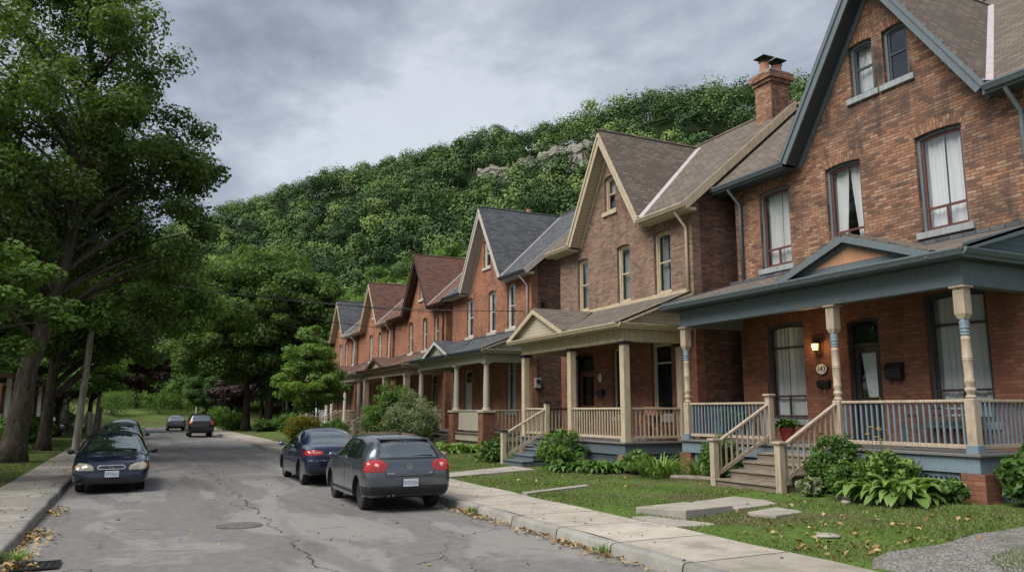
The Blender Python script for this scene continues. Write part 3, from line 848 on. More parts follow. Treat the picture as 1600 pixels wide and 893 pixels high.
def gutter_mb(p, q, size=0.12):
    """K-style gutter from p to q (level), opening upward; bulges away from the house along 'out'"""
    p, q = Vector(p), Vector(q); d = (q - p).normalized(); out = Vector((-1, 0, 0))
    prof = [(0, 0), (0, -size), (size * 0.55, -size), (size * 0.8, -size * 0.55), (size, -size * 0.25), (size, 0), (size * 0.88, 0), (size * 0.8, -size * 0.2), (size * 0.1, -size * 0.2), (size * 0.1, 0)]
    m = MB(); m.extr([p + out * a + Vector((0, 0, b)) for a, b in prof], q - p)
    return m

def round_rail(m, p, q, r): m.tube([p, q], r, 8)

def turned_post(root, X, Y, z0, z1, base_h, mat, ringmat):
    m = MB(); s = 0.095
    m.box(X - s, X + s, Y - s, Y + s, z0, z0 + base_h)
    po = m.build('porch_post', mat, root, bevel=0.02)
    f = MB(); f.box(X - s - 0.02, X + s + 0.02, Y - s - 0.02, Y + s + 0.02, z0 - 0.004, z0 + 0.15); f.build('plinth', M['blue_bright'], po, bevel=0.008)
    za, zb = z0 + base_h, z1 - 0.62
    prof = [(0.085, za), (0.098, za + 0.03), (0.07, za + 0.06), (0.07, za + 0.1), (0.095, za + 0.135), (0.095, za + 0.17), (0.072, za + 0.2), (0.078, za + 0.26), (0.092, za + 0.30), (0.092, za + 0.33), (0.078, za + 0.36)]
    L = zb - za
    prof += [(0.085, za + 0.6), (0.088, za + L * 0.48), (0.093, za + L * 0.48 + 0.01), (0.086, za + L * 0.48 + 0.025), (0.093, za + L * 0.48 + 0.04), (0.086, za + L * 0.48 + 0.06)]
    prof += [(0.082, za + L * 0.74), (0.087, za + L * 0.74 + 0.012), (0.08, za + L * 0.74 + 0.03), (0.074, zb - 0.3)]
    sh = MB(); sh.lathe(prof, (X, Y, 0), 16); sh.build('shaft', mat, po, smooth=True, autosmooth=40)
    rg = MB(); rg.lathe([(0.074, zb - 0.3), (0.09, zb - 0.28), (0.078, zb - 0.25), (0.09, zb - 0.22), (0.078, zb - 0.19), (0.092, zb - 0.16), (0.08, zb - 0.12), (0.088, zb - 0.06), (0.07, zb + 0.002)], (X, Y, 0), 16)
    rg.build('turned_ring', ringmat, po, smooth=True, autosmooth=40)
    hd = MB(); s2 = 0.105
    hd.add([(X - .07, Y - .07, zb), (X + .07, Y - .07, zb), (X + .07, Y + .07, zb), (X - .07, Y + .07, zb), (X - s2, Y - s2, zb + .1), (X + s2, Y - s2, zb + .1), (X + s2, Y + s2, zb + .1), (X - s2, Y + s2, zb + .1), (X - s2, Y - s2, z1), (X + s2, Y - s2, z1), (X + s2, Y + s2, z1), (X - s2, Y + s2, z1)],
           [(3, 2, 1, 0), (8, 9, 10, 11)] + [(i, (i + 1) % 4, 4 + (i + 1) % 4, 4 + i) for i in range(4)] + [(4 + i, 4 + (i + 1) % 4, 8 + (i + 1) % 4, 8 + i) for i in range(4)])
    hd.build('post_head', mat, po, bevel=0.008)
    cp = MB(); cp.box(X - 0.15, X + 0.15, Y - 0.15, Y + 0.15, z1 - 0.045, z1 - 0.003); cp.build('capital', mat, po, bevel=0.01)
    return po

def porch_post(root, style, X, Y, z0, z1, mat, P):
    if style == 'turned': return turned_post(root, X, Y, z0, z1, P.get('base_h', 1.06), mat, P.get('ring', mat))
    if style == 'square':
        m = MB(); s = P.get('post_s', 0.105); m.box(X - s, X + s, Y - s, Y + s, z0 + 0.001, z1 - 0.001)
        po = m.build('porch_post', mat, root, bevel=0.01)
        c = MB(); c.box(X - s - .035, X + s + .035, Y - s - .035, Y + s + .035, z1 - 0.09, z1 - 0.004); c.build('capital', P.get('capmat', mat), po, bevel=0.008)
        b = MB(); b.box(X - s - .012, X + s + .012, Y - s - .012, Y + s + .012, z0 + 0.002, z0 + 0.09); b.build('plinth', mat, po)
        return po
    # round column, on a brick pier when style is round_pier
    zt = z0 + (0.93 if style == 'round_pier' else 0.0)
    r = P.get('col_r', 0.135)
    m = MB(); m.lathe([(r * 1.05, zt + .1), (r, zt + .2), (r * .97, zt + 1.0), (r * .8, z1 - .16), (r * .95, z1 - .15), (r * .95, z1 - .1), (r * .8, z1 - .09), (r * 1.15, z1 - .06)], (X, Y, 0), 18)
    po = m.build('porch_post', mat, root, smooth=True, autosmooth=45)
    c = MB(); c.box(X - r * 1.2, X + r * 1.2, Y - r * 1.2, Y + r * 1.2, z1 - .06, z1 - .003); c.build('capital', mat, po)
    b = MB(); b.lathe([(r * 1.35, zt), (r * 1.35, zt + .05), (r * 1.15, zt + .1)], (X, Y, 0), 18); b.build('plinth', mat, po, smooth=True, autosmooth=40)
    if style == 'round_pier':
        k = MB(); k.box(X - .26, X + .26, Y - .26, Y + .26, P['zg'] - .3, zt - .1); k.build('brick_pier', P['pier'], po)
        k = MB(); k.box(X - .31, X + .31, Y - .31, Y + .31, zt - .1, zt - .001); k.build('pier_cap', M['beige_grey'], po, bevel=0.015)
    return po

def railing(root, a, b, z, h, mat_rail, mat_bal, gap=0.115, solid=None, bw=0.034, name='railing'):
    """a, b: (x, y) ends; level railing with separate balusters"""
    a, b = Vector((*a, 0)), Vector((*b, 0)); L = (b - a).length; d = (b - a) / L
    m = MB(); m.bar(a + Vector((0, 0, z + h - 0.03)), b + Vector((0, 0, z + h - 0.03)), 0.1, 0.055)
    r = m.build(name, mat_rail, root, bevel=0.012)
    m = MB(); m.bar(a + Vector((0, 0, z + 0.12)), b + Vector((0, 0, z + 0.12)), 0.06, 0.075); m.build('bottom_rail', mat_rail, r, bevel=0.006)
    if solid:
        m = MB(); m.bar(a + Vector((0, 0, z + (h + 0.1) / 2)), b + Vector((0, 0, z + (h + 0.1) / 2)), 0.03, h - 0.22); m.build('panel', solid, r)
        return r
    n = max(1, int(L / gap)); step = L / n
    p0 = a + d * step * 0.5
    m = MB(); m.bar(p0 + Vector((0, 0, z + 0.155)), p0 + Vector((0, 0, z + h - 0.055)), bw, bw, up=d)
    bal = m.build('baluster', mat_bal, r)
    for k in range(1, n):
        c = bal.copy(); COL.objects.link(c); c.parent = r; c.location = d * step * k
    return r

def stair_rail(root, Y, x0, z0, x1, z1, mat, newel_top, capmat=None, newel_bottom=True, top_newel=True):
    """sloping rail from the bottom newel (x0) up to the porch (x1)"""
    s = 0.075
    m = MB(); m.bar((x0, Y, z0 + 0.92), (x1, Y, z1 + 0.90), 0.085, 0.06); r = m.build('stair_railing', mat, root, bevel=0.012)
    m = MB(); m.bar((x0, Y, z0 + 0.24), (x1, Y, z1 + 0.17), 0.05, 0.08); m.build('bottom_rail', mat, r)
    n = max(3, int(abs(x1 - x0) / 0.15)); step = (x1 - x0) / n; dz = (z1 - z0) / n
    for k in range(1, n):
        x = x0 + step * k; zb = z0 + 0.24 + (z1 + 0.17 - z0 - 0.24) * k / n; zt = z0 + 0.92 + (z1 + 0.90 - z0 - 0.92) * k / n
        b = MB(); b.box(x - .017, x + .017, Y - .017, Y + .017, zb + .03, zt - .025); b.build('baluster', mat, r)
    def newel(x, zlo, zhi):
        q = MB(); q.box(x - s, x + s, Y - s, Y + s, zlo, zhi); nw = q.build('newel_post', mat, r, bevel=0.01)
        q = MB(); q.box(x - s - .035, x + s + .035, Y - s - .035, Y + s + .035, zhi + .001, zhi + .055); q.build('newel_cap', capmat or mat, r, bevel=0.012)
    if newel_bottom: newel(x0 - 0.02, z0 - 0.25, z0 + 1.0)
    if top_newel: newel(x1 + 0.05, z1 - 0.02, z1 + 1.1)
    return r

def lattice(name, mat, frame, root, plane, a, b, z0, z1, at):
    """diagonal lattice panel; plane 'x' spans y from a to b at x = at, 'y' spans x at y = at"""
    P = (lambda u, z, o: (at + o, u, z)) if plane == 'x' else (lambda u, z, o: (u, at + o, z))
    m = MB(); H = z1 - z0
    u = a - H
    while u < b:
        for sgn, o in ((1, 0.0), (-1, 0.011)):
            ua, za, ub, zb = (u, z0, u + H, z1) if sgn > 0 else (u + H, z0, u, z1)
            lo, hi = a, b
            t0, t1 = 0.0, 1.0
            if ub != ua:
                for lim, side in ((lo, 0), (hi, 1)):
                    t = (lim - ua) / (ub - ua)
                    if (ub > ua) == (side == 0): t0 = max(t0, t)
                    else: t1 = min(t1, t)
            if t1 - t0 > 0.05:
                p = P(ua + (ub - ua) * t0, za + (zb - za) * t0, o); q = P(ua + (ub - ua) * t1, za + (zb - za) * t1, o)
                m.bar(p, q, 0.032, 0.009, up=(1, 0, 0) if plane == 'x' else (0, 1, 0))
        u += 0.105
    lo = m.build(name, mat, root, fix=False)
    f = MB(); t = 0.07
    f.ring([P(a, z0, -.012), P(b, z0, -.012), P(b, z1, -.012), P(a, z1, -.012)], [P(a + t, z0 + t, -.012), P(b - t, z0 + t, -.012), P(b - t, z1 - t, -.012), P(a + t, z1 - t, -.012)], (0.035, 0, 0) if plane == 'x' else (0, 0.035, 0))
    f.build('lattice_frame', frame, lo)
    return lo

def siding_mat(name, col):
    t = NT(name); co = t.pos(); sep = t.new("ShaderNodeSeparateXYZ"); t.set(sep.inputs[0], co)
    f = t.math('FRACT', t.math('DIVIDE', sep.outputs[2], 0.11))
    c = t.mix(t.math('LESS_THAN', f, 0.09), col, tuple(x * 0.45 for x in col))
    t.bump(f, 0.6, 0.02)
    return t.fin(c, 0.6, spec=0.3)
M['siding_cream'] = siding_mat('cream_boards', (0.50, 0.43, 0.32))
M['siding_blue'] = siding_mat('blue_boards', (0.12, 0.165, 0.19))
M['siding_grey'] = siding_mat('grey_boards', (0.42, 0.40, 0.33))
M['soffit_white'] = siding_mat('pale_soffit_boards', (0.50, 0.46, 0.41))

def porch(root, H, P):
    Xf, Xp, Ya, Yb, zd, zb, bh, zg = H['Xf'], P['Xp'], P['Y0'], P['Y1'], P['zd'], P['zb'], P['bh'], P['zg']
    trim, postm = P['trim'], P['post']
    # deck, skirt, piers, lattice
    m = MB(); m.box(Xp - 0.2, Xf - 0.003, Ya - 0.2, Yb + 0.2, zd - 0.05, zd); dk = m.build('porch_deck', P.get('deck', M['deck']), root, bevel=0.008)
    m = MB()
    for (x0, x1, y0, y1) in ((Xp - 0.14, Xp - 0.09, Ya - 0.14, Yb + 0.14), ):
        m.box(x0, x1, y0, y1, zd - 0.34, zd - 0.052)
    sk = m.build('porch_skirt', P['skirt'], root)
    for yy in (Ya - 0.14, Yb + 0.09):
        m = MB(); m.box(Xp - 0.088, Xf - 0.003, yy, yy + 0.05, zd - 0.34, zd - 0.052); m.build('porch_skirt', P['skirt'], root)
    for py in P.get('piers', (Ya, Yb)):
        m = MB(); m.box(Xp - 0.16, Xp + 0.28, py - 0.22, py + 0.22, zg - 0.4, zd - 0.345); m.build('brick_pier', P['pier'], root)
    ps = sorted(P.get('piers', (Ya, Yb)))
    if P.get('lattice'):
        for a, b in P['lattice']: lattice('lattice_panel', P['skirt'], P['skirt'], root, 'x', a, b, zg - 0.1, zd - 0.36, Xp - 0.06)
        lattice('lattice_panel', P['skirt'], P['skirt'], root, 'y', Xp + 0.36, Xf - 0.1, zg - 0.1, zd - 0.36, Ya - 0.1)
    else:
        m = MB(); m.box(Xp + 0.0, Xp + 0.05, Ya, Yb, zg - 0.3, zd - 0.345); m.build('porch_base', P.get('base', trim), root)
        m = MB(); m.box(Xp + 0.055, Xf - 0.01, Ya - 0.05, Ya, zg - 0.3, zd - 0.345); m.build('porch_base', P.get('base', trim), root)
    m = MB(); m.box(Xp + 0.3, Xp + 0.34, Ya + 0.02, Yb - 0.02, zg - 0.3, zd - 0.35); m.build('crawl_shade', M['room'], root)  # dark sheet behind the porch front, painted in for the shade underneath
    # posts
    for (y, st) in P['posts']: porch_post(root, st, Xp, y, zd, zb, postm, P)
    for (x, y, st) in P.get('side_posts', ()): porch_post(root, st, x, y, zd, zb, postm, P)
    # beam, ceiling, fascia, roof
    m = MB(); m.box(Xp - 0.11, Xp + 0.11, Ya - 0.11, Yb + 0.11, zb, zb + bh); m.build('porch_beam', trim, root, bevel=0.01)
    for yy in (Ya, Yb):
        m = MB(); m.box(Xp + 0.112, Xf - 0.004, yy - 0.11, yy + 0.11, zb, zb + bh); m.build('porch_beam', trim, root, bevel=0.01)
    oh = P.get('oh', 0.42); Xe = Xp - oh; zc = zb + bh
    m = MB(); m.box(Xe + 0.03, Xf - 0.004, Ya - 0.36, Yb + 0.36, zc + 0.001, zc + 0.03); m.build('porch_ceiling', P.get('ceil', trim), root)
    ze = P['ze']; zr = P['zr']
    m = MB(); m.box(Xe, Xe + 0.028, Ya - 0.38, Yb + 0.38, zc - 0.01, ze - 0.02); m.build('porch_fascia', trim, root)
    for yy in (Ya - 0.40, Yb + 0.375):
        m = MB(); m.box(Xe + 0.03, Xf - 0.004, yy, yy + 0.025, zc - 0.01, ze - 0.02); m.build('porch_fascia', trim, root)
    gutter_mb((Xe - 0.002, Ya - 0.40, ze - 0.01), (Xe - 0.002, Yb + 0.40, ze - 0.01), 0.125).build('gutter', P.get('gutter', trim), root)
    # end cornice over the near side
    m = MB(); m.extr([(Xe, Ya - 0.40, ze - 0.13), (Xe, Ya - 0.46, ze - 0.10), (Xe, Ya - 0.50, ze - 0.03), (Xe, Ya - 0.50, ze - 0.005), (Xe, Ya - 0.40, ze - 0.005)], (Xf - Xe - 0.01, 0, 0)); m.build('cornice', trim, root)
    n = Vector((-(zr - ze), 0, Xf - Xe)).normalized()
    m = MB(); m.extr([(Xe - 0.05, Ya - 0.43, ze), (Xf, Ya - 0.43, zr), (Xf, Yb + 0.43, zr), (Xe - 0.05, Yb + 0.43, ze)], -n * 0.05)
    rf = m.build('porch_roof', P['shingle'], root)
    fl = MB(); fl.bar((Xf - 0.03, Ya - 0.3, zr + 0.03), (Xf - 0.03, Yb + 0.3, zr + 0.03), 0.05, 0.1); fl.build('flashing', P.get('flash', M['shingle_slate']), rf)
    # ends of the shed roof
    for yy, s in ((Ya - 0.22, -1), (Yb + 0.17, 1)):
        m = MB(); m.extr([(Xe + 0.25, yy, ze - 0.0), (Xf - 0.006, yy, ze - 0.0), (Xf - 0.006, yy, zr - 0.06), (Xe + 0.25, yy, ze + 0.02)], (0, 0.05, 0)); m.build('gable_end', P.get('gable_face', trim), root)
        yk = (Ya - 0.415) if s < 0 else (Yb + 0.415)
        m = MB(); m.bar((Xe + 0.03, yk, ze - 0.0), (Xf - 0.01, yk, zr - 0.075), 0.03, 0.15); m.build('rake_board', trim, root)
    # small gable over the steps
    if P.get('ped'):
        Yc, hw, zpk = P['ped']; Xv = Xe - 0.10; zf = ze + 0.03
        ms = (zr - ze) / (Xf - Xe)
        D = (min(Xf - 0.01, Xe + (zpk - ze) / ms), Yc, zpk)
        for s in (-1, 1):
            A, B = Vector((Xv, Yc, zpk)), Vector((Xv, Yc + s * (hw + 0.08), zf - 0.04))
            C = Vector((Xe + 0.12, Yc + s * (hw + 0.08), zf - 0.03))
            nn_ = (B - A).cross(Vector(D) - A).normalized()
            if nn_.z < 0: nn_ = -nn_
            m = MB(); m.extr([A, B, C, Vector(D)], nn_ * 0.05); m.build('porch_gable_roof', P['shingle'], root)
            m = MB(); m.bar((Xv + 0.02 + s * 0.0012, Yc + s * 0.0, zpk - 0.075), (Xv + 0.02 + s * 0.0012, Yc + s * (hw + 0.06), zf - 0.10 + 0.02), 0.045, 0.14); m.build('porch_gable_trim', P.get('pedtrim', trim), root)
            m = MB(); m.bar((Xv + 0.09 + s * 0.0012, Yc, zpk - 0.06), (Xv + 0.09 + s * 0.0012, Yc + s * hw, zf - 0.06), 0.15, 0.03); m.build('porch_gable_soffit', trim, root)
        m = MB(); m.extr([(Xe + 0.08, Yc - hw + .1, zf - 0.02), (Xe + 0.08, Yc + hw - .1, zf - 0.02), (Xe + 0.08, Yc, zpk - 0.1)], (0.04, 0, 0)); pf = m.build('porch_gable_face', P.get('pedface', trim), root)
        if P.get('pedpanel'):
            k = 0.5; m = MB(); m.extr([(Xe + 0.074, Yc - hw * k, zf + 0.11), (Xe + 0.074, Yc + hw * k, zf + 0.11), (Xe + 0.074, Yc, zf + 0.11 + (zpk - zf) * k)], (0.02, 0, 0)); m.build('panel', P['pedpanel'], pf)
    # railings
    for r in P['rails']:
        railing(root, r[0], r[1], zd, P.get('rail_h', 0.95), r[2] if len(r) > 2 else P['rail'], r[3] if len(r) > 3 else P['bal'], solid=r[4] if len(r) > 4 else None, gap=P.get('gap', 0.125))
    # stairs
    S = P.get('stairs')
    if S:
        y0, y1, xb, n, zt, sm = S['y0'], S['y1'], S['xb'], S['n'], S['z0'], S['mat']
        rise = (zd - zt) / (n + 1); run = (Xp - 0.2 - xb) / n
        m = MB()
        st = None
        for k in range(n):
            xa = xb + run * k; q = MB(); q.box(xa, Xp - 0.205 if k < n else xa, y0 + 0.02, y1 - 0.02, zt - 0.3 if k == 0 else zt + rise * k - 0.001, zt + rise * (k + 1) - 0.045)
            if st is None: st = q.build('stairs', S.get('riser', sm), root)
            else: q.build('riser', S.get('riser', sm), st)
            q = MB(); q.box(xa - 0.035, xa + run + (0.0 if k < n - 1 else -0.003), y0, y1, zt + rise * (k + 1) - 0.044, zt + rise * (k + 1)); q.build('tread', S.get('tread', sm), st, bevel=0.01)
        for yy in S['rails']:
            stair_rail(root, yy, xb + S.get('nx', 0.05), zt, Xp - 0.1, zd, S['rail'], 0, S.get('cap'), top_newel=yy in S.get('top', ()))

def chimney(root, X, Y, z0, z1, mat, sx=0.5, sy=0.4, pots=2, potmat=None, caps=True):
    m = MB(); m.box(X - sx, X + sx, Y - sy, Y + sy, z0, z1 - 0.42)
    c = m.build('chimney', mat, root)
    m = MB(); m.box(X - sx - .06, X + sx + .06, Y - sy - .06, Y + sy + .06, z1 - 0.42, z1 - 0.3); m.build('corbel', mat, c)
    m = MB(); m.box(X - sx - .12, X + sx + .12, Y - sy - .12, Y + sy + .12, z1 - 0.3, z1 - 0.08); m.build('corbel', mat, c)
    m = MB(); m.box(X - sx - .05, X + sx + .05, Y - sy - .05, Y + sy + .05, z1 - 0.08, z1); m.build('chimney_crown', M['stone'], c)
    for k in range(pots):
        px = X + (k - (pots - 1) / 2) * 0.55
        m = MB(); m.lathe([(0.17, z1), (0.16, z1 + .1), (0.145, z1 + .34), (0.165, z1 + .36)], (px, Y, 0), 10); m.build('chimney_pot', potmat or M['terracotta'], c)
        if caps:
            m = MB(); m.box(px - .24, px + .24, Y - .24, Y + .24, z1 + .5, z1 + .525)
            for a in (-.13, .13):
                for b in (-.1, .1): m.box(px + a - .012, px + a + .012, Y + b - .012, Y + b + .012, z1 + .34, z1 + .5)
            m.build('rain_cap', M['iron'], c)
    return c

def house(H):
    Xf, Y0, Y1, ze, gc, hw, zp, dep, zg = (H[k] for k in ('Xf', 'Y0', 'Y1', 'ze', 'gc', 'hw', 'zp', 'dep', 'zg'))
    root = thing('brick_house', H['label'], 'house', (Xf, Y0, zg), 0, H.get('group', 'brick gabled houses along the street'))
    set_off((Xf, Y0, zg))
    ms = H.get('m', 0.835); oh = H.get('oh', 0.45); os_ = H.get('os', 0.25)
    Xe = Xf - oh; xr = Xf + dep / 2; zr = ze + ms * (xr - Xe)
    s = (zp - ze) / hw
    trim = H['trim']; wt = 0.3; zb0 = zg - 0.4
    dzr = 0.16
    # front wall with its openings
    zw = ze + ms * oh - dzr                       # wall top under the main slope at the face
    yk = hw - (zw - ze) / s                       # where the gable slope meets that height
    poly = [(Xf, Y0, zb0), (Xf, Y1, zb0), (Xf, Y1, zw), (Xf, gc + yk, zw), (Xf, gc, zp - 0.2), (Xf, gc - yk, zw), (Xf, Y0, zw)]
    zs = 5.0
    parts = [(H.get('lower', H['brick']), [(Xf, Y0, zb0), (Xf, Y1, zb0), (Xf, Y1, zs), (Xf, Y0, zs)]),
             (H['brick'], [(Xf, Y0, zs), (Xf, Y1, zs)] + poly[2:])]
    def cut_mesh(sel):
        cut = MB()
        for o in sel:
            cut.extr([(Xf - 0.2, a, b) for a, b in arch_pts(o['y0'], o['y1'], o['z0'], o['z1'], o.get('rise', 0.1))], (wt + 0.4, 0, 0))
        cm = bpy.data.meshes.new('cut'); cm.from_pydata([(v[0] - Xf, v[1] - Y0, v[2] - zg) for v in cut.v], [], cut.f); cm.update()
        bm = bmesh.new(); bm.from_mesh(cm); bmesh.ops.recalc_face_normals(bm, faces=bm.faces[:]); bm.to_mesh(cm); bm.free()
        return cm
    for k_, (mt, pl_) in enumerate(parts):
        w = MB(); w.extr(pl_, (wt, 0, 0))
        me = bpy.data.meshes.new('wall'); me.from_pydata([(v[0] - Xf, v[1] - Y0, v[2] - zg) for v in w.v], [], w.f); me.update()
        bm = bmesh.new(); bm.from_mesh(me); bmesh.ops.recalc_face_normals(bm, faces=bm.faces[:]); bm.to_mesh(me); bm.free()
        me2 = boolean_cut(me, cut_mesh([o for o in H['openings'] if (o['z0'] < zs) == (k_ == 0)])); me2.materials.clear()
        finish('wall', me2, mt, root, fix=False)
    for yy, mt in ((Y0, H['side']), (Y1 - wt, H['side'])):
        m = MB(); x0 = Xf + wt + 0.001; zA = ze + ms * (x0 - Xe) - dzr
        m.extr([(x0, yy, zb0), (Xf + dep, yy, zb0), (Xf + dep, yy, ze + ms * oh - dzr), (xr, yy, zr - dzr), (x0, yy, zA)], (0, wt, 0)); m.build('wall', mt, root)
    m = MB(); m.box(Xf + dep - wt, Xf + dep - 0.002, Y0 + wt + .001, Y1 - wt - .001, zb0, zw); m.build('wall', H['side'], root)
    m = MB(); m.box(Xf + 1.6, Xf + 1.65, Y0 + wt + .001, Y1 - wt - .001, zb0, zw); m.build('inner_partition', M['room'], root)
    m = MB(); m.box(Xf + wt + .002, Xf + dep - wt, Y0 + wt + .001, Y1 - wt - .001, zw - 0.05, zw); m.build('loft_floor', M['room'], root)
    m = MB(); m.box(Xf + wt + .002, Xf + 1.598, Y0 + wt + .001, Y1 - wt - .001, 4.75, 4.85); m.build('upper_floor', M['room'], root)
    # roof slopes
    D = Vector((Xe + (zp - ze) / ms, gc, zp))
    nf = Vector((-ms, 0, 1)).normalized()
    pf = [(Xe - .04, Y0 - os_, ze - .04 * ms), (Xe - .04, gc - hw, ze - .04 * ms), D, (Xe - .04, gc + hw, ze - .04 * ms), (Xe - .04, Y1 + os_, ze - .04 * ms), (xr, Y1 + os_, zr), (xr, Y0 - os_, zr)]
    m = MB(); m.extr(pf, -nf * 0.09); m.build('roof', H['shingle'], root)
    nb = Vector((ms, 0, 1)).normalized()
    Xb = Xf + dep + oh
    m = MB(); m.extr([(xr, Y0 - os_, zr), (xr, Y1 + os_, zr), (Xb, Y1 + os_, ze), (Xb, Y0 - os_, ze)], -nb * 0.09); m.build('roof', H['shingle'], root)
    Xv = Xe - 0.03
    for sg in (-1, 1):
        A = Vector((Xv, gc, zp)); B = Vector((Xv, gc + sg * (hw + 0.02), ze - 0.03)); C = Vector((Xe, gc + sg * hw, ze))
        nn_ = (B - A).cross(D - A).normalized()
        if nn_.z < 0: nn_ = -nn_
        m = MB(); m.extr([A + nn_ * .02, B + nn_ * .02, D + nn_ * .02], -nn_ * 0.08); gr = m.build('gable_roof', H['shingle'], root)
        fl = MB(); d = (D - C); n2 = (nn_ + nf).normalized()
        fl.bar(C + n2 * 0.05, D + n2 * 0.05, H.get('valley_w', 0.20), 0.012, up=n2); fl.build('valley_flashing', H.get('valley', M['flashing']), gr)
        # verge boards, soffit, frieze (end above the eave box)
        e = Vector((0, sg * hw, -(zp - ze))).normalized(); perp = Vector((0, -sg * e.z * 0 , 0))
        dn = Vector((0, -sg * s, -1)).normalized()            # square to the slope, downwards
        A0 = Vector((0, gc, zp)); B0 = Vector((0, gc + sg * (hw - 0.02), ze + 0.02 * s))
        def bar(name, x, w_, off, h, mt, endz=0.0):
            k = MB(); off_v = dn * off
            a = Vector((x, A0.y, A0.z)) + off_v; b = Vector((x, B0.y, B0.z)) + off_v
            # meet on the centre line
            t = (gc - a.y) / (b.y - a.y); a = a + (b - a) * t
            a.x += 0.0012 * sg; b.x += 0.0012 * sg; k.bar(a, b, w_, h); k.build(name, mt, root)
        bar('verge_board', Xv + 0.03, 0.05, 0.17, 0.22, trim)
        bar('verge_moulding', Xv - 0.005, 0.05, 0.075, 0.09, H.get('mould', trim))
        bar('verge_soffit', (Xv + Xf) / 2 + 0.02, oh - 0.03, 0.20, 0.03, H['soffit'])
        bar('frieze_board', Xf - 0.025, 0.045, 0.30, 0.13, H.get('frieze', trim))
        # eave box, gutter
        ya, yb = (Y0 - os_, gc - hw + 0.12) if sg < 0 else (gc + hw - 0.12, Y1 + os_)
        m = MB(); m.box(Xe + 0.02, Xf - 0.004, ya, yb, ze - 0.20, ze - 0.12); m.build('eave_soffit', H['soffit'], root)
        m = MB(); m.box(Xe - 0.02, Xe + 0.018, ya, yb, ze - 0.22, ze - 0.05); m.build('fascia', trim, root)
        gutter_mb((Xe - 0.022, ya - .03, ze - 0.04), (Xe - 0.022, yb - (0 if sg > 0 else .05), ze - 0.04), 0.125).build('gutter', H.get('gutter', trim), root)
    for yy in (Y0 - os_ - 0.018, Y1 + os_ + 0.018):
        m = MB(); m.bar((Xe, yy, ze - 0.12), (xr, yy, zr - 0.12), 0.035, 0.24); m.build('rake_board', H.get('rake', trim), root)
        m = MB(); m.bar((xr, yy, zr - 0.12), (Xb, yy, ze - 0.12), 0.035, 0.24); m.build('rake_board', H.get('rake', trim), root)
    m = MB(); m.tube([(xr, Y0 - os_, zr + .0), (xr, Y1 + os_, zr + .0)], 0.07, 6); m.build('roof_ridge', H['shingle'], root)
    m = MB(); m.tube([(Xv, gc, zp + .01), (D.x, gc, zp + .01)], 0.06, 6); m.build('roof_ridge', H['shingle'], root)
    # windows and doors
    for o in H['openings']:
        k = dict(o); kind = k.pop('kind', 'window')
        if kind == 'window': window(root, Xf, **k)
        else: door(root, Xf, **k)
    for (y, z0, xo) in H.get('downspouts', ()):
        m = MB(); m.tube([(Xe + .0, y, ze - 0.12), (Xe + 0.02, y, ze - 0.26), (Xf - 0.09 - xo, y + .0, ze - 0.62), (Xf - 0.075, y, ze - 0.8), (Xf - 0.075, y, z0)], 0.045, 10)
        m.build('downspout', H.get('spout', trim), root, smooth=True)
    for c in H.get('chimneys', ()): chimney(root, *c[0], **c[1])
    if H.get('porch'): porch(root, H, H['porch'])
    set_off((0, 0, 0))
    return root

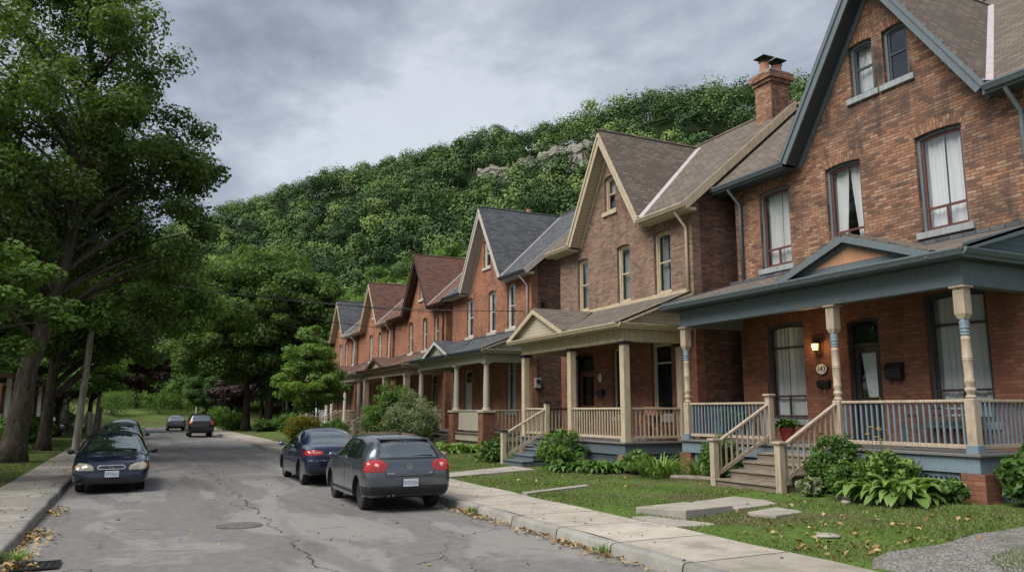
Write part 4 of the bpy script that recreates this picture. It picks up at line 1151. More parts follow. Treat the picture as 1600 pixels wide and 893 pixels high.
def door(root, Xf, y0, y1, z0, z1, casing, mat, transom=0.78, rise=0.0, glass=True, curtain=False, label=None):
    P = lambda pts, x: [(x, a, b) for a, b in pts]
    o = arch_pts(y0 + .004, y1 - .004, z0 + .004, z1 - .004, rise); i = arch_pts(y0 + .08, y1 - .08, z0 + .03, z1 - .08, rise * .9)
    m = MB(); m.ring(P(o, Xf + .08), P(i, Xf + .08), (0.12, 0, 0)); d = m.build('door', casing, root)
    if label: d["label"] = label
    zt = z0 + (z1 - z0) * transom
    m = MB(); m.box(Xf + .085, Xf + .19, y0 + .075, y1 - .075, zt - .04, zt + .04); m.build('transom_bar', casing, d)
    m = MB(); m.box(Xf + .13, Xf + .14, y0 + .08, y1 - .08, zt + .042, z1 - .06); m.build('transom_pane', M['pane_dark'], d)
    ya, yb, za, zb = y0 + .085, y1 - .085, z0 + .035, zt - .045
    if glass:
        gz0, gz1, t = za + (zb - za) * 0.46, zb - .14, .13
        m = MB(); m.ring(P([(ya, za), (yb, za), (yb, zb), (ya, zb)], Xf + .12), P([(ya + t, gz0), (yb - t, gz0), (yb - t, gz1), (ya + t, gz1)], Xf + .12), (0.045, 0, 0)); m.build('door_leaf', mat, d)
        m = MB(); m.box(Xf + .14, Xf + .148, ya + t, yb - t, gz0, gz1); m.build('door_pane', M['pane_porch'], d)
        for q in (0,):
            m = MB(); m.box(Xf + .105, Xf + .119, ya + t + .02, yb - t - .02, za + .14, gz0 - .12); m.build('door_panel', mat, d, bevel=.008)
        if curtain:
            c = MB(); n = 24
            for k in range(9):
                tt = k / 8
                for j in range(n + 1):
                    u = j / n; wdt = 1 - 0.28 * (1 - tt)
                    c.v.append((Xf + .20 + .014 * math.sin(u * 40), ya + t - .01 + (yb - ya - 2 * t + .02) * u * wdt, gz0 + .0 + (gz1 - gz0 + .02) * tt))
            for k in range(8):
                for j in range(n): c.f.append((k * (n + 1) + j, k * (n + 1) + j + 1, (k + 1) * (n + 1) + j + 1, (k + 1) * (n + 1) + j))
            c.build('door_curtain', M['curtain'], d, smooth=True, fix=False)
    else:
        m = MB(); m.box(Xf + .12, Xf + .165, ya, yb, za, zb); m.build('door_leaf', mat, d)
        for k in range(2):
            m = MB(); m.box(Xf + .107, Xf + .119, ya + .1, yb - .1, za + .15 + k * (zb - za) * .47, za + (zb - za) * (.42 + k * .5)); m.build('door_panel', mat, d, bevel=.01)
    m = MB(); m.lathe([(0.005, -.06), (0.03, -.05), (0.03, -.02), (0.012, -.01), (0.012, 0.02)], (Xf + .11, yb - .06 if False else ya + .06, za + (zb - za) * .44), 10, axis='x'); m.build('handle', plain('brass_handle', (0.45, 0.33, 0.14), 0.35, 0.9), d, smooth=True)
    return d
# ------------------------------------------------------------------ the street's right-hand row
def W(y0, y1, z0, z1, casing, sash, **k):
    d = dict(y0=y0, y1=y1, z0=z0, z1=z1, casing=casing, sash=sash); d.update(k); return d
def Dr(y0, y1, z0, z1, casing, mat, **k):
    d = dict(kind='door', y0=y0, y1=y1, z0=z0, z1=z1, casing=casing, mat=mat); d.update(k); return d
B_, MR, CU = M['blue'], M['maroon'], dict(z=0.0)
up = dict(rails=(0.235,), mullion=(0.0, 0.235, 0.0), rise=0.05, arch_mat=M['brick_rust'], sill=M['bluestone'])
house(dict(label='red brown brick house with blue grey trim, turned tan porch posts and weathered steps',
    Xf=15.6, Y0=8.65, Y1=17.0, ze=8.5, gc=11.87, hw=2.85, zp=12.85, dep=11.0, zg=0.3, os=0.4, oh=0.5,
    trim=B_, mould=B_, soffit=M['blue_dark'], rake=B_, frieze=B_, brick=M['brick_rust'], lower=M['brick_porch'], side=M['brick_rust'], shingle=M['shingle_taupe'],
    downspouts=[(16.72, 5.7, 0.0), (8.70, 5.7, 0.0)],
    openings=[
        W(14.92, 16.02, 5.84, 8.06, B_, MR, curtain=dict(part=0.05, at=0.45), **up),
        W(12.58, 13.66, 5.84, 8.10, B_, MR, curtain=dict(part=0.2, at=0.52), **up),
        W(9.98, 11.1, 5.86, 8.12, B_, MR, curtain=dict(part=0.03, at=0.5), **up),
        W(12.0, 12.68, 9.62, 11.0, B_, M['blue_dark'], rails=(0.52,), rise=0.05, arch_mat=M['brick_rust'], sill=M['bluestone'], curtain=dict(part=0.42, at=0.6), sill_w=0.12),
        W(11.06, 11.72, 9.62, 11.0, B_, M['blue_dark'], rails=(0.52,), rise=0.05, arch_mat=M['brick_rust'], sill=M['bluestone'], sill_w=0.12),
        W(14.7, 16.06, 1.72, 4.28, M['blue_dark'], M['brown_trim'], rails=(0.74, 0.235), mullion=(0.0, 0.235, 0.02), rise=0.05, arch_mat=M['brick_porch'], sill=M['bluestone'], curtain=dict(part=0.03, at=0.55), pane=M['pane_porch']),
        Dr(12.42, 13.32, 1.2, 4.15, M['door_dark'], M['door_dark'], curtain=True, rise=0.08),
        W(9.82, 11.22, 1.72, 4.5, M['blue_dark'], M['brown_trim'], rails=(0.74, 0.235), mullion=(0.0, 0.235, 0.02), rise=0.05, arch_mat=M['brick_porch'], sill=M['bluestone'], curtain=dict(part=0.03, at=0.5), pane=M['pane_porch']),
    ],
    porch=dict(Xp=13.6, Y0=9.0, Y1=17.0, zd=1.18, zb=4.22, bh=0.46, zg=0.3, ze=4.84, zr=5.58, oh=0.47, trim=B_, post=M['tan'], ring=M['blue_bright'], rail=M['tan'], bal=M['blue_bright'],
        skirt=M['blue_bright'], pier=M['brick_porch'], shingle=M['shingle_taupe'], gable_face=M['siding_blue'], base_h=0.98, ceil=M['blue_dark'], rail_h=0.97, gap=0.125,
        lattice=[(9.3, 11.7), (14.1, 16.7)], piers=(9.0, 17.0),
        posts=[(9.0, 'turned'), (11.95, 'turned'), (17.0, 'turned')],
        ped=(11.1, 1.85, 5.56), pedface=M['blue'], pedpanel=M['peach'],
        rails=[((13.6, 9.12), (13.6, 11.84)), ((13.6, 14.07), (13.6, 16.88)), ((13.72, 9.0), (15.55, 9.0)), ((13.72, 17.0), (15.55, 17.0))],
        stairs=dict(y0=12.0, y1=13.85, xb=11.8, n=4, z0=0.27, mat=M['wood'], riser=M['wood'], rails=(11.95, 13.93), top=(13.93,), rail=M['tan']))))

cr_ = M['cream']
upb = dict(rise=0.07, arch_mat=M['brick_brown'], sill=M['cream'], sill_w=0.06, cw=0.085)
house(dict(label='brown brick house with cream trim, square cream porch posts and tall brick chimney',
    Xf=14.4, Y0=17.55, Y1=25.4, ze=7.93, gc=21.8, hw=2.3, zp=11.62, dep=8.6, zg=0.3, os=0.25,
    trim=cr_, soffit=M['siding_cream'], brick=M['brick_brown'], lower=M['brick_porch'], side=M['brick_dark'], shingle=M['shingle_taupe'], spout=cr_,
    downspouts=[(17.72, 4.6, 0.0)],
    chimneys=[((18.35, 18.0, 10.6, 13.0, M['brick_rust']), dict(sx=0.40, sy=0.36, pots=2))],
    openings=[
        W(23.36, 24.1, 5.5, 7.42, cr_, cr_, curtain=dict(z=.02, part=.01, mat='pane_reflection'), **upb), W(20.74, 21.5, 5.5, 7.44, cr_, cr_, curtain=dict(z=.02, part=.01, mat='pane_reflection'), **upb), W(18.57, 19.42, 5.5, 7.48, cr_, cr_, curtain=dict(z=.02, part=.01, mat='pane_reflection'), **upb),  # grey sheets stand in for pale sky reflected in these panes
        W(21.5, 22.2, 8.78, 10.06, cr_, cr_, rails=(0.5,), rise=0.08, sill=cr_, curtain=dict(z=0.5, part=0.35, at=0.6), cw=0.08),
        W(18.72, 19.72, 1.75, 4.02, cr_, M['offwhite'], rails=(0.72,), rise=0.02, sill=M['stone'], curtain=dict(part=0.02), pane=M['pane_dark']),
        W(21.35, 21.9, 1.75, 4.0, cr_, M['brown_trim'], rails=(0.72,), rise=0.02, sill=M['stone'], pane=M['pane_dark']),
        Dr(23.1, 24.3, 1.1, 3.95, M['brown_trim'], M['maroon'], glass=True, rise=0.06),
    ],
    porch=dict(Xp=12.3, Y0=18.1, Y1=24.25, zd=1.08, zb=3.87, bh=0.34, zg=0.28, ze=4.36, zr=5.40, oh=0.45, trim=cr_, post=cr_, rail=cr_, bal=cr_, skirt=M['slate_step'], pier=M['brick_brown'],
        shingle=M['shingle_taupe'], gable_face=M['siding_cream'], lattice=[(18.4, 20.7)], piers=(18.1, 24.25), capmat=M['iron'], gap=0.14,
        posts=[(18.1, 'square'), (21.05, 'square'), (24.25, 'square')], side_posts=[(14.27, 18.1, 'square'), (14.27, 24.25, 'square')],
        ped=(22.65, 1.9, 5.28), flash=M['cream'], pedface=M['siding_cream'],
        rails=[((12.3, 18.22), (12.3, 20.94)), ((12.42, 18.1), (14.15, 18.1)), ((12.3, 22.78), (12.3, 24.13)), ((12.42, 24.25), (14.15, 24.25), M['brown_trim'], cr_)],
        stairs=dict(y0=21.2, y1=22.6, xb=10.65, n=4, z0=0.27, mat=M['slate_step'], rails=(22.62,), top=(22.62,), rail=cr_, cap=M['iron']))))

wh, ow = M['white'], M['offwhite']
upg = dict(rise=0.1, arch_mat=M['brick_orange'], sill=M['offwhite'], sill_w=0.12)
house(dict(label='orange brick house with slate grey roof and round columns on brick piers',
    Xf=15.0, Y0=29.0, Y1=38.2, ze=7.93, gc=33.7, hw=2.55, zp=11.8, dep=8.6, zg=0.3,
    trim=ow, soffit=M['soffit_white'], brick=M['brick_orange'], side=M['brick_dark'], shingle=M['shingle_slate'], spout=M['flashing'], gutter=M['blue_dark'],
    downspouts=[(29.25, 4.6, 0.0)], valley=M['flashing_dull'], valley_w=.12, chimneys=[((19.2, 37.4, 10.8, 12.75, M['brick_orange']), dict(sx=0.5, sy=0.35, pots=1, caps=False))],
    openings=[
        W(35.35, 36.2, 5.6, 7.58, wh, wh, curtain=dict(z=.02, part=.01, mat='pane_reflection'), **upg), W(32.66, 33.5, 5.6, 7.6, wh, wh, curtain=dict(z=.02, part=.01, mat='pane_reflection'), **upg), W(30.55, 31.4, 5.6, 7.66, wh, wh, curtain=dict(z=.02, part=.01, mat='pane_reflection'), **upg),  # pale grey behind each pane paints its sky reflection
        W(33.3, 34.1, 8.84, 10.25, wh, wh, rise=0.1, sill=ow),
        W(30.5, 31.5, 1.9, 4.22, ow, ow, rails=(0.72,), rise=0.04, sill=M['stone'], curtain=dict(part=0.02)),
        Dr(35.45, 36.5, 1.02, 3.95, ow, wh, glass=False, rise=0.08),
    ],
    porch=dict(Xp=13.0, Y0=29.2, Y1=37.4, zd=1.02, zb=3.93, bh=0.36, zg=0.3, ze=4.45, zr=5.42, trim=M['beige_grey'], post=M['beige_grey'], rail=M['beige_grey'], bal=M['beige_grey'], skirt=M['beige_grey'],
        pier=M['brick_porch'], shingle=M['shingle_slate'], gutter=M['blue_dark'], gable_face=M['siding_grey'], posts=[(29.2, 'round_pier'), (32.5, 'round_pier'), (37.3, 'round_pier')], piers=(29.2, 37.3), gap=0.15,
        side_posts=[(14.8, 37.3, 'round')], ped=(34.15, 1.6, 5.15), pedface=M['siding_grey'], pedtrim=wh,
        rails=[((13.0, 29.5), (13.0, 32.2), M['beige_grey'], M['beige_grey'], M['beige_grey']), ((13.3, 29.2), (14.95, 29.2)), ((13.0, 34.4), (13.0, 37.0))],
        stairs=dict(y0=32.85, y1=34.3, xb=11.4, n=4, z0=0.28, mat=M['wood'], rails=(), rail=M['tan']))))

bt = M['brown_trim']
upc = dict(rise=0.13, arch_mat=M['brick_orange'], sill=M['offwhite'], sill_w=0.1)
def row_house(Y0, Y1, gc, hw, zp, label, trim, shingle, brick, wins, att, winc, spout, chim, porchp, ze=7.8, zd=1.0, soffit=None, Xf=15.0):
    Xp = 13.0
    P = dict(Xp=Xp, Y0=Y0 + 0.5, Y1=Y1 - 0.6, zd=zd, zb=3.85, bh=0.34, zg=0.3, ze=4.38, zr=5.3, gap=0.16, piers=(Y0 + 0.5, Y1 - 0.6), pier=M['brick_porch'])
    ps = (Y0 + 0.5, (Y0 + Y1) / 2 - 0.2, Y1 - 0.6)
    P['posts'] = [(y, porchp['style']) for y in ps]
    P['rails'] = [((Xp, ps[0] + .3), (Xp, ps[1] - .3)), ((Xp + .2, ps[0]), (Xf - .05, ps[0]))]
    P['stairs'] = dict(y0=ps[1] + 0.4, y1=ps[1] + 1.9, xb=11.3, n=4, z0=0.28, mat=M['wood'], rails=(ps[1] + 0.4, ps[1] + 1.9), top=(), rail=porchp['rail'])
    P['ped'] = (ps[1] + 0.9, 1.7, 5.0)
    P.update(porchp)
    house(dict(label=label, valley=M['flashing_dull'], valley_w=.12, Xf=Xf, Y0=Y0, Y1=Y1, ze=ze, gc=gc, hw=hw, zp=zp, dep=8.4, zg=0.3, trim=trim, soffit=soffit or trim, brick=brick, side=M['brick_orange'], shingle=shingle, spout=spout, gutter=spout,
        downspouts=[(Y0 + 0.25, 4.5, 0.0)], chimneys=chim,
        openings=[W(a, b, 5.4, 7.32, winc, winc, curtain=dict(z=.3, part=.01, mat='pane_reflection'), **upc) for a, b in wins] + [W(att[0], att[1], 8.5, 9.75, winc, winc, rise=0.1, sill=M['offwhite'])] +  # upper panes backed with grey as painted reflection
                 [W(Y0 + 1.3, Y0 + 2.4, 1.8, 4.0, winc, winc, rails=(0.72,), rise=0.1), Dr(Y1 - 3.0, Y1 - 2.0, 1.0, 3.8, winc, bt, glass=False)], porch=P))
row_house(39.2, 48.4, 43.4, 2.45, 11.2, 'orange brick house with steep brown shingle gable and dark brown trim', bt, M['shingle_brown'], M['brick_orange'],
    [(44.75, 45.55), (42.2, 42.98), (40.3, 41.05)], (42.95, 43.7), M['offwhite'], bt, [((19.2, 41.2, 10.6, 12.4, M['brick_orange']), dict(sx=0.5, sy=0.35, pots=0))],
    dict(style='square', post_s=0.15, trim=M['tan'], post=M['tan'], rail=M['tan'], bal=M['tan'], skirt=M['offwhite'], shingle=M['shingle_brown'], gable_face=M['tan'], pedface=M['tan'], pedtrim=bt, gutter=bt))
row_house(49.0, 57.6, 53.6, 2.35, 11.0, 'orange brick house with brown shingle gable and cream verge boards', M['cream'], M['shingle_brown'], M['brick_orange'],
    [(53.75, 54.55), (51.45, 52.25), (49.45, 50.2)], (53.1, 53.8), wh, M['cream'], [((19.2, 52.4, 10.6, 12.6, M['brick_porch']), dict(sx=0.55, sy=0.4, pots=0))],
    dict(style='round', trim=M['offwhite'], post=M['offwhite'], rail=M['tan'], bal=M['tan'], skirt=M['white'], base=M['white'], shingle=M['shingle_brown'], gable_face=M['offwhite'], pedface=M['offwhite']))
row_house(58.2, 66.4, 63.3, 2.3, 10.9, 'brick house with small slate grey gable half hidden by the young tree', M['cream'], M['shingle_slate'], M['brick_orange'],
    [(62.9, 63.7), (61.0, 61.8), (58.9, 59.7)], (62.9, 63.6), wh, wh, [((19.0, 62.0, 10.4, 12.5, M['brick_porch']), dict(sx=0.5, sy=0.4, pots=0))],
    dict(style='round', trim=M['white'], post=M['white'], rail=wh, bal=wh, skirt=M['white'], base=M['white'], shingle=M['shingle_grey'], gable_face=wh, pedface=wh))
row_house(67.6, 76.2, 72.6, 2.3, 10.7, 'farthest brick house with plain slate grey roof behind the dark maple', M['offwhite'], M['shingle_slate'], M['brick_orange'],
    [(73, 73.8), (71, 71.8), (69, 69.8)], (72.4, 73.1), wh, wh, [], dict(style='round', trim=M['white'], post=M['white'], rail=wh, bal=wh, skirt=M['white'], base=M['brick_porch'], shingle=M['shingle_grey'], gable_face=wh, pedface=wh))

# red brick houses on the left, mostly behind the trunks
def left_house(Y0, Y1, label):
    root = thing('brick_house', label, 'house', (-7.6, Y0, 0.3), 0, 'brick houses on the left side')
    set_off((-7.6, Y0, 0.3)); X = -7.6
    m = MB(); m.extr([(X, Y0, 0), (X, Y1, 0), (X, Y1, 6.6), (X, (Y0 + Y1) / 2, 9.6), (X, Y0, 6.6)], (-8, 0, 0)); m.build('wall', M['brick_orange'], root)
    for a, b in ((Y0, 1), (Y1, -1)):
        m = MB(); m.extr([(X + .4, a - b * .4, 6.25), (X + .4, (Y0 + Y1) / 2, 9.72), (X - 8.4, (Y0 + Y1) / 2, 9.72), (X - 8.4, a - b * .4, 6.25)], (0, 0, 0.12)); m.build('roof', M['shingle_brown'], root)
    for zc in (1.7, 4.4):
        for yc in (Y0 + 1.6, (Y0 + Y1) / 2, Y1 - 1.6):
            m = MB(); m.box(X, X + .06, yc - .5, yc + .5, zc, zc + 1.6); w = m.build('window', M['white'], root)
            m = MB(); m.box(X + .06, X + .07, yc - .4, yc + .4, zc + .1, zc + 1.5); m.build('pane', M['pane_dark'], w)
    m = MB(); m.box(X + .003, X + 2.2, Y0 + .2, Y1 - .2, 0.85, 1.0); m.build('porch_deck', M['tan'], root)
    m = MB(); m.box(X + .2, X + 2.1, Y0 + .3, Y1 - .3, 0.0, 0.848); m.build('porch_base', M['brick_porch'], root)
    m = MB(); m.extr([(X + 2.5, Y0, 3.5), (X + .004, Y0, 4.3), (X + .004, Y0, 3.5)], (0, Y1 - Y0, 0)); m.build('porch_roof', M['shingle_brown'], root)
    for y in (Y0 + .5, (Y0 + Y1) / 2, Y1 - .5):
        m = MB(); m.box(X + 1.95, X + 2.15, y - .1, y + .1, 1.003, 3.49); m.build('porch_post', M['white'], root)
    railing(root, (X + 2.05, Y0 + .6), (X + 2.05, (Y0 + Y1) / 2 - .1), 1.0, 0.9, M['white'], M['white'], gap=0.2)
    m = MB()
    for k in range(4): m.box(X + 2.2 + .3 * k, X + 2.5 + .3 * k - .002, Y1 - 3.2, Y1 - 1.6, 0, 0.8 - .2 * k)
    m.build('stairs', M['concrete_old'], root)
    for yy in (Y1 - 3.2, Y1 - 1.6):
        m = MB(); m.tube([(X + 3.4, yy, 1.1), (X + 2.1, yy, 1.9)], .025, 6); m.tube([(X + 3.4, yy, .2), (X + 3.4, yy, 1.12)], .025, 6); m.build('stair_railing', M['iron'], root)
    set_off((0, 0, 0))
left_house(44, 53, 'red brick house with white porch posts behind the two thick trunks')
left_house(58, 67, 'red brick house behind the parked cars and hedge on the left')
left_house(74, 83, 'dim red brick house deep under the trees on the left')
# ------------------------------------------------------------------ wooded escarpment
CLIFFS = [(72.5, 88.5, 5.5, 61.2), (89.0, 107.5, 4.6, 60.6), (147.5, 154, 5, 57.8), (161, 171, 5, 59.3), (185, 198.5, 5, 58.7)]
def wobble(q): return 4.0 * math.sin(q * 0.035) + 2.0 * math.sin(q * 0.11 + 1)
def hill_wood():
    rng = np.random.default_rng(11)
    pts = []
    for p in np.concatenate([np.arange(67, 150, 6.0), np.arange(150, 186, 3.9)]):
        for q in np.arange(-150, 330, 6.2):
            pp, qq = p + rng.uniform(-2.4, 2.4), q + rng.uniform(-2.6, 2.6)
            x, y = HN[0] * pp + HT[0] * qq, HN[1] * pp + HT[1] * qq
            az = math.degrees(math.atan2(x, y))
            if y < 2 or az < -14 or az > 74: continue
            pts.append((x, y, pp, qq))
    P = np.array(pts); n = len(P)
    V, tone = [], []
    zs = ground_z(P[:, 0], P[:, 1])
    for i in range(n):
        x, y, pp, qq = P[i]
        far = 1.0 if pp < 120 else 0.9
        H = rng.uniform(7.0, 13.5) * far; r = rng.uniform(2.6, 5.4)
        if pp > 158: H *= 0.9
        eff = pp + wobble(qq)
        if any(a - .5 < qq < b + .5 for a, b, _, _ in CLIFFS):
            if 143 < eff < 148 and rng.random() < 0.85: continue
            if 137 < eff <= 143: H *= (0.55 if qq < 120 else 0.45) if rng.random() < .75 else .85
        nl = int(rng.integers(6, 11))
        conifer = False
        d = unit(rng.normal(size=(nl, 3))); d[:, 2] = np.abs(d[:, 2]) * 1.3 - 0.62
        k = rng.uniform(0.35, 0.78, nl)[:, None]
        cen = np.array([x, y, zs[i] + H * 0.52]) + d * k * np.array([r, r, H * 0.5])
        rad = rng.uniform(1.5, 2.9, nl) * r / 4.4
        if conifer:
            t = np.linspace(0, 1, nl); cen = np.stack([x + 0 * t, y + 0 * t, zs[i] + H * (0.25 + 0.85 * t)], 1); rad = 2.2 * (1 - t) + 0.35
        per = 115 if pp < 150 else 80
        v = cluster_leaves(cen, rad, per, 0.25, rng, flat=0.78, up=0.35, jit=0.24, aspect=0.7, shell=0.25, droop=0.1)
        V.append(v); tone.append(np.full(len(v), np.clip(rng.normal(0.44 + .3 * max(0, (92 - pp) / 22), 0.34), 0, 1)))
    V = np.concatenate(V); tone = np.concatenate(tone)
    me = np_mesh('hillside_wood', V, 4)
    at = me.attributes.new('tone', 'FLOAT', 'POINT'); at.data.foreach_set('value', tone.astype(np.float32))
    t = NT('hill_leaves')
    a = t.new("ShaderNodeAttribute", attribute_name='tone').outputs["Fac"]
    isl = t.new("ShaderNodeNewGeometry").outputs["Random Per Island"]
    f = t.math('ADD', t.math('MULTIPLY', a, 0.72), t.math('MULTIPLY', isl, 0.28))
    c = t.ramp(f, [(0.1, (0.0415, 0.0744, 0.0333)), (0.4, (0.0756, 0.1344, 0.0460)), (0.65, (0.1281, 0.2064, 0.0633)), (0.9, (0.2196, 0.2880, 0.0862))])
    t.fin(c, 0.7, spec=0.12)
    o = np_obj('hillside_wood', me, t.m); o["kind"] = "stuff"
    # bare stems seen among the crowns
    m = MB()
    for i in range(0, n, 3):
        x, y, pp, qq = P[i]
        m.tube([(x, y, zs[i] - .5), (x + rng.uniform(-.4, .4), y, zs[i] + 6)], [.2, .09], 4, cap=False)
    o2 = m.build('hillside_stems', M['bark'], fix=False); o2["kind"] = "stuff"
hill_wood()
# limestone outcrops where the wood opens along the brow
def outcrop(q0, q1, z0, z1, p, seed):
    rng = np.random.default_rng(seed); nq = max(8, int((q1 - q0) / 0.8)); beds = 7
    crest = np.cumsum(rng.normal(0, .5, nq + 1)); crest -= np.linspace(crest[0], crest[-1], nq + 1); crest = np.clip(crest, -1.6, .5)
    prof = np.cumsum(rng.normal(0, .35, nq + 1)); prof -= np.linspace(prof[0], prof[-1], nq + 1)
    zs_ = np.linspace(z0, z1, beds + 1); m = MB(); rows = []
    for k in range(beds):
        ledge = rng.uniform(-.25, .45) + .16 * k
        for z in (zs_[k], zs_[k + 1] - .05):
            rows.append(len(m.v))
            for j in range(nq + 1):
                q = q0 + (q1 - q0) * j / nq; e = min(1, min(j, nq - j) / 1.5)
                pp = p + ledge + prof[j] * .8 + (1 - e) * 1.6 + rng.uniform(-.08, .08)
                m.v.append((HN[0] * pp + HT[0] * q, HN[1] * pp + HT[1] * q, z0 + (z - z0) * (.7 + .3 * e) + crest[j] * (z - z0) / (z1 - z0)))
    for a_, b_ in zip(rows[:-1], rows[1:]):
        for j in range(nq): m.f.append((a_ + j, a_ + j + 1, b_ + j + 1, b_ + j))
    t0 = rows[-1]; o_ = len(m.v)
    for j in range(nq + 1):
        v = m.v[t0 + j]; m.v.append((v[0] + HN[0] * 8, v[1] + HN[1] * 8, v[2] + .6))
    for j in range(nq): m.f.append((t0 + j, t0 + j + 1, o_ + j + 1, o_ + j))
    o = m.build('cliff', M['rock'], fix=False); o["kind"] = "structure"
for i, (a, b, h, zt) in enumerate(CLIFFS):
    qm = (a + b) / 2
    outcrop(a, b, zt - h - 2.5, zt, 143.8 - wobble(qm), 40 + i)

# ------------------------------------------------------------------ trees
def G(x, y, dz=0.0): return (x, y, gz(x, y) + dz)
tree('maple_tree', 'tall broad maple with thick leaning grey trunk, largest tree by the left pavement', 'tree', G(-3.75, 32.2, -0.1),
     [(0, 0, 0), (0.25, 0.1, 3.4), (1.1, 0.6, 7.6), (1.45, 0.9, 12), (1.1, 1.3, 18)], 0.40,
     [(0.4, 1.2, 12.0, 5.6, 5.4, 6.6), (-2.0, 1.0, 9.5, 5.0, 4.5, 4.5), (3.0, 1.8, 10.2, 3.6, 3.6, 4.0), (0.6, 1.2, 17.5, 3.8, 3.8, 3.6), (4.3, 2.2, 12.4, 2.2, 2.4, 2.8)],
     262, 420, 0.95, 0.085, M['leaf_big'], M['bark'], 'street maples', seed=3, n_limbs=90, lo=0.25, flat=0.72, aspect=0.62, limb_r=0.2, shell=0.55, jit=0.75, up=0.5,
     extra=[(5.9, 2.2, 9.3), (5.2, 1.4, 8.0), (6.1, 2.2, 12.0), (5.6, 2.0, 13.6), (4.6, 2.5, 7.3)])
tree('maple_tree', 'dark forked maple standing just behind the thickest trunk', 'tree', G(-3.6, 41.0, -0.1),
     [(0, 0, 0), (0.1, 0, 2.3), (0.15, 0.2, 5.2), (-0.4, 0.4, 8.5), (-0.3, 0.5, 12)], 0.29,
     [(0.5, 1.0, 8.5, 5.2, 5, 4.2), (3.6, 1.5, 7.2, 3.6, 3.4, 3.0), (-1.0, 0.5, 6.0, 4.6, 3.6, 2.4), (-0.5, 1, 12.5, 3.8, 4, 3), (5.2, 2.6, 8.4, 2.2, 2.4, 2.6)],
     140, 400, 1.0, 0.095, M['leaf_maple'], M['bark_dark'], 'street maples', seed=5, n_limbs=55, lo=0.3, flat=0.65, aspect=0.6, limb_r=0.36, jit=0.7, up=0.6,
     extra=[(2.2, 0.3, 4.4), (3.3, 0.5, 4.9), (1.2, 0.2, 5.4)])
tree('maple_tree', 'bright green maple boughs reaching in over the lawn at the left edge', 'tree', G(-7.2, 23.5, -0.1),
     [(0, 0, 0), (0.1, 0, 2.2), (0.3, 0, 5), (0.2, 0, 8.5)], 0.3,
     [(1.7, 0, 5.4, 3.4, 3.0, 2.3), (0, 0, 7, 3.4, 3.2, 2.8), (3.7, 0.3, 4.7, 1.7, 2.0, 1.3)], 90, 330, 0.7, 0.085, M['leaf_bright'], M['bark'], 'street maples', seed=8, n_limbs=34, flat=0.45, aspect=0.62, up=1.2,
     extra=[(4.3, .5, 3.4), (3.9, .2, 2.9), (4.6, .5, 5.4), (5.0, 0.5, 4.5), (5.3, .4, 4.1)])
tree('layered_tree', 'layered mid green tree arching low over the parked cars on the left', 'tree', G(-4.6, 60.0), [(0, 0, 0), (0.1, 0, 2.4), (0.8, 0, 4.4), (1.2, 0, 6)], 0.17,
     [(1.2, 0, 4.9, 3.5, 3.2, 2.0), (-.8, 0, 5.4, 3.4, 3, 2.2), (.6, -2, 3.8, 2.2, 2.2, 1.3)], 90, 230, 0.95, 0.115, M['leaf_mid'], M['bark_dark'], seed=9, n_limbs=26, flat=0.38, up=1.3)
tree('purple_tree', 'dark purple leaved tree at the far left bend of the road', 'tree', G(-3.6, 78.0), [(0, 0, 0), (0.1, 0, 2.5), (0.6, 0, 5), (0.6, 0, 9)], 0.25,
     [(1.0, 0, 7.2, 4.8, 4.2, 3.6), (2.8, 0, 5.8, 3.4, 3, 2.6)], 110, 210, 1.15, 0.17, M['leaf_purple'], M['bark_dark'], seed=10, n_limbs=28, flat=0.4, up=1.2)
tree('maple_tree', 'large dark maple with two low limbs beside the right pavement', 'tree', G(8.9, 72.0), [(0, 0, 0), (0.0, 0, 3.0), (-0.4, 0, 7), (-.6, 0, 13)], 0.36,
     [(-1.0, 0, 9.8, 6.2, 6, 5.8), (-4.0, 0, 7.8, 3.6, 4, 3.2), (0.5, 0, 13.6, 4, 4, 3.4), (1.5, 0, 6.6, 3.6, 4, 2.6)], 210, 330, 1.25, 0.145, M['leaf_maple'], M['bark_dark'], 'street maples', seed=12, n_limbs=40, flat=0.62, up=0.7)
tree('maple_tree', 'second dark maple joined crown to crown nearer the brick houses', 'tree', G(10.6, 71.0), [(0, 0, 0), (0.05, 0, 3.0), (0.8, 0, 7), (1.0, 0, 12.5)], 0.42,
     [(1.6, 0, 9.6, 4.8, 5, 5.2), (1.4, 0, 13.0, 3.6, 4, 3.2), (0.8, 0, 6.0, 4.4, 4, 2.4)], 170, 330, 1.2, 0.145, M['leaf_maple'], M['bark_dark'], 'street maples', seed=13, n_limbs=36, flat=0.62, up=0.7)
tree('young_tree', 'slim young tree with bright green open crown on the lawn', 'tree', G(10.2, 48.5), [(0, 0, 0), (0.02, 0, 1.4), (-0.2, 0, 3.6), (-0.4, 0, 6.6)], 0.055,
     [(-0.45, 0, 3.2, 2.3, 2.2, 1.5), (-0.4, 0, 4.8, 1.75, 1.7, 1.4), (-0.35, 0, 6.1, 1.0, 1.0, 1.0), (0.9, 0, 3.4, 1.2, 1.2, 0.9)], 110, 190, 0.5, 0.085, M['leaf_young'], M['bark'], seed=14, n_limbs=40, flat=0.5, up=0.9)
for i, (x, y, lab) in enumerate([(8.3, 79, 'small purple leaved tree with round crown beside the right pavement'), (9.6, 86, 'purple leaved tree a little farther along the right pavement')]):
    tree('purple_tree', lab, 'tree', G(x, y), [(0, 0, 0), (0.03, 0, 1.6), (0.1, 0, 3.6)], 0.14, [(0, 0, 3.6, 1.9, 1.9, 1.35), (.8, 0, 3.2, 1.3, 1.4, 1.0)], 36, 100, 0.7, 0.14, M['leaf_purple'], M['bark_dark'], 'small purple trees', seed=20 + i, n_limbs=14, flat=0.45, up=1.0)
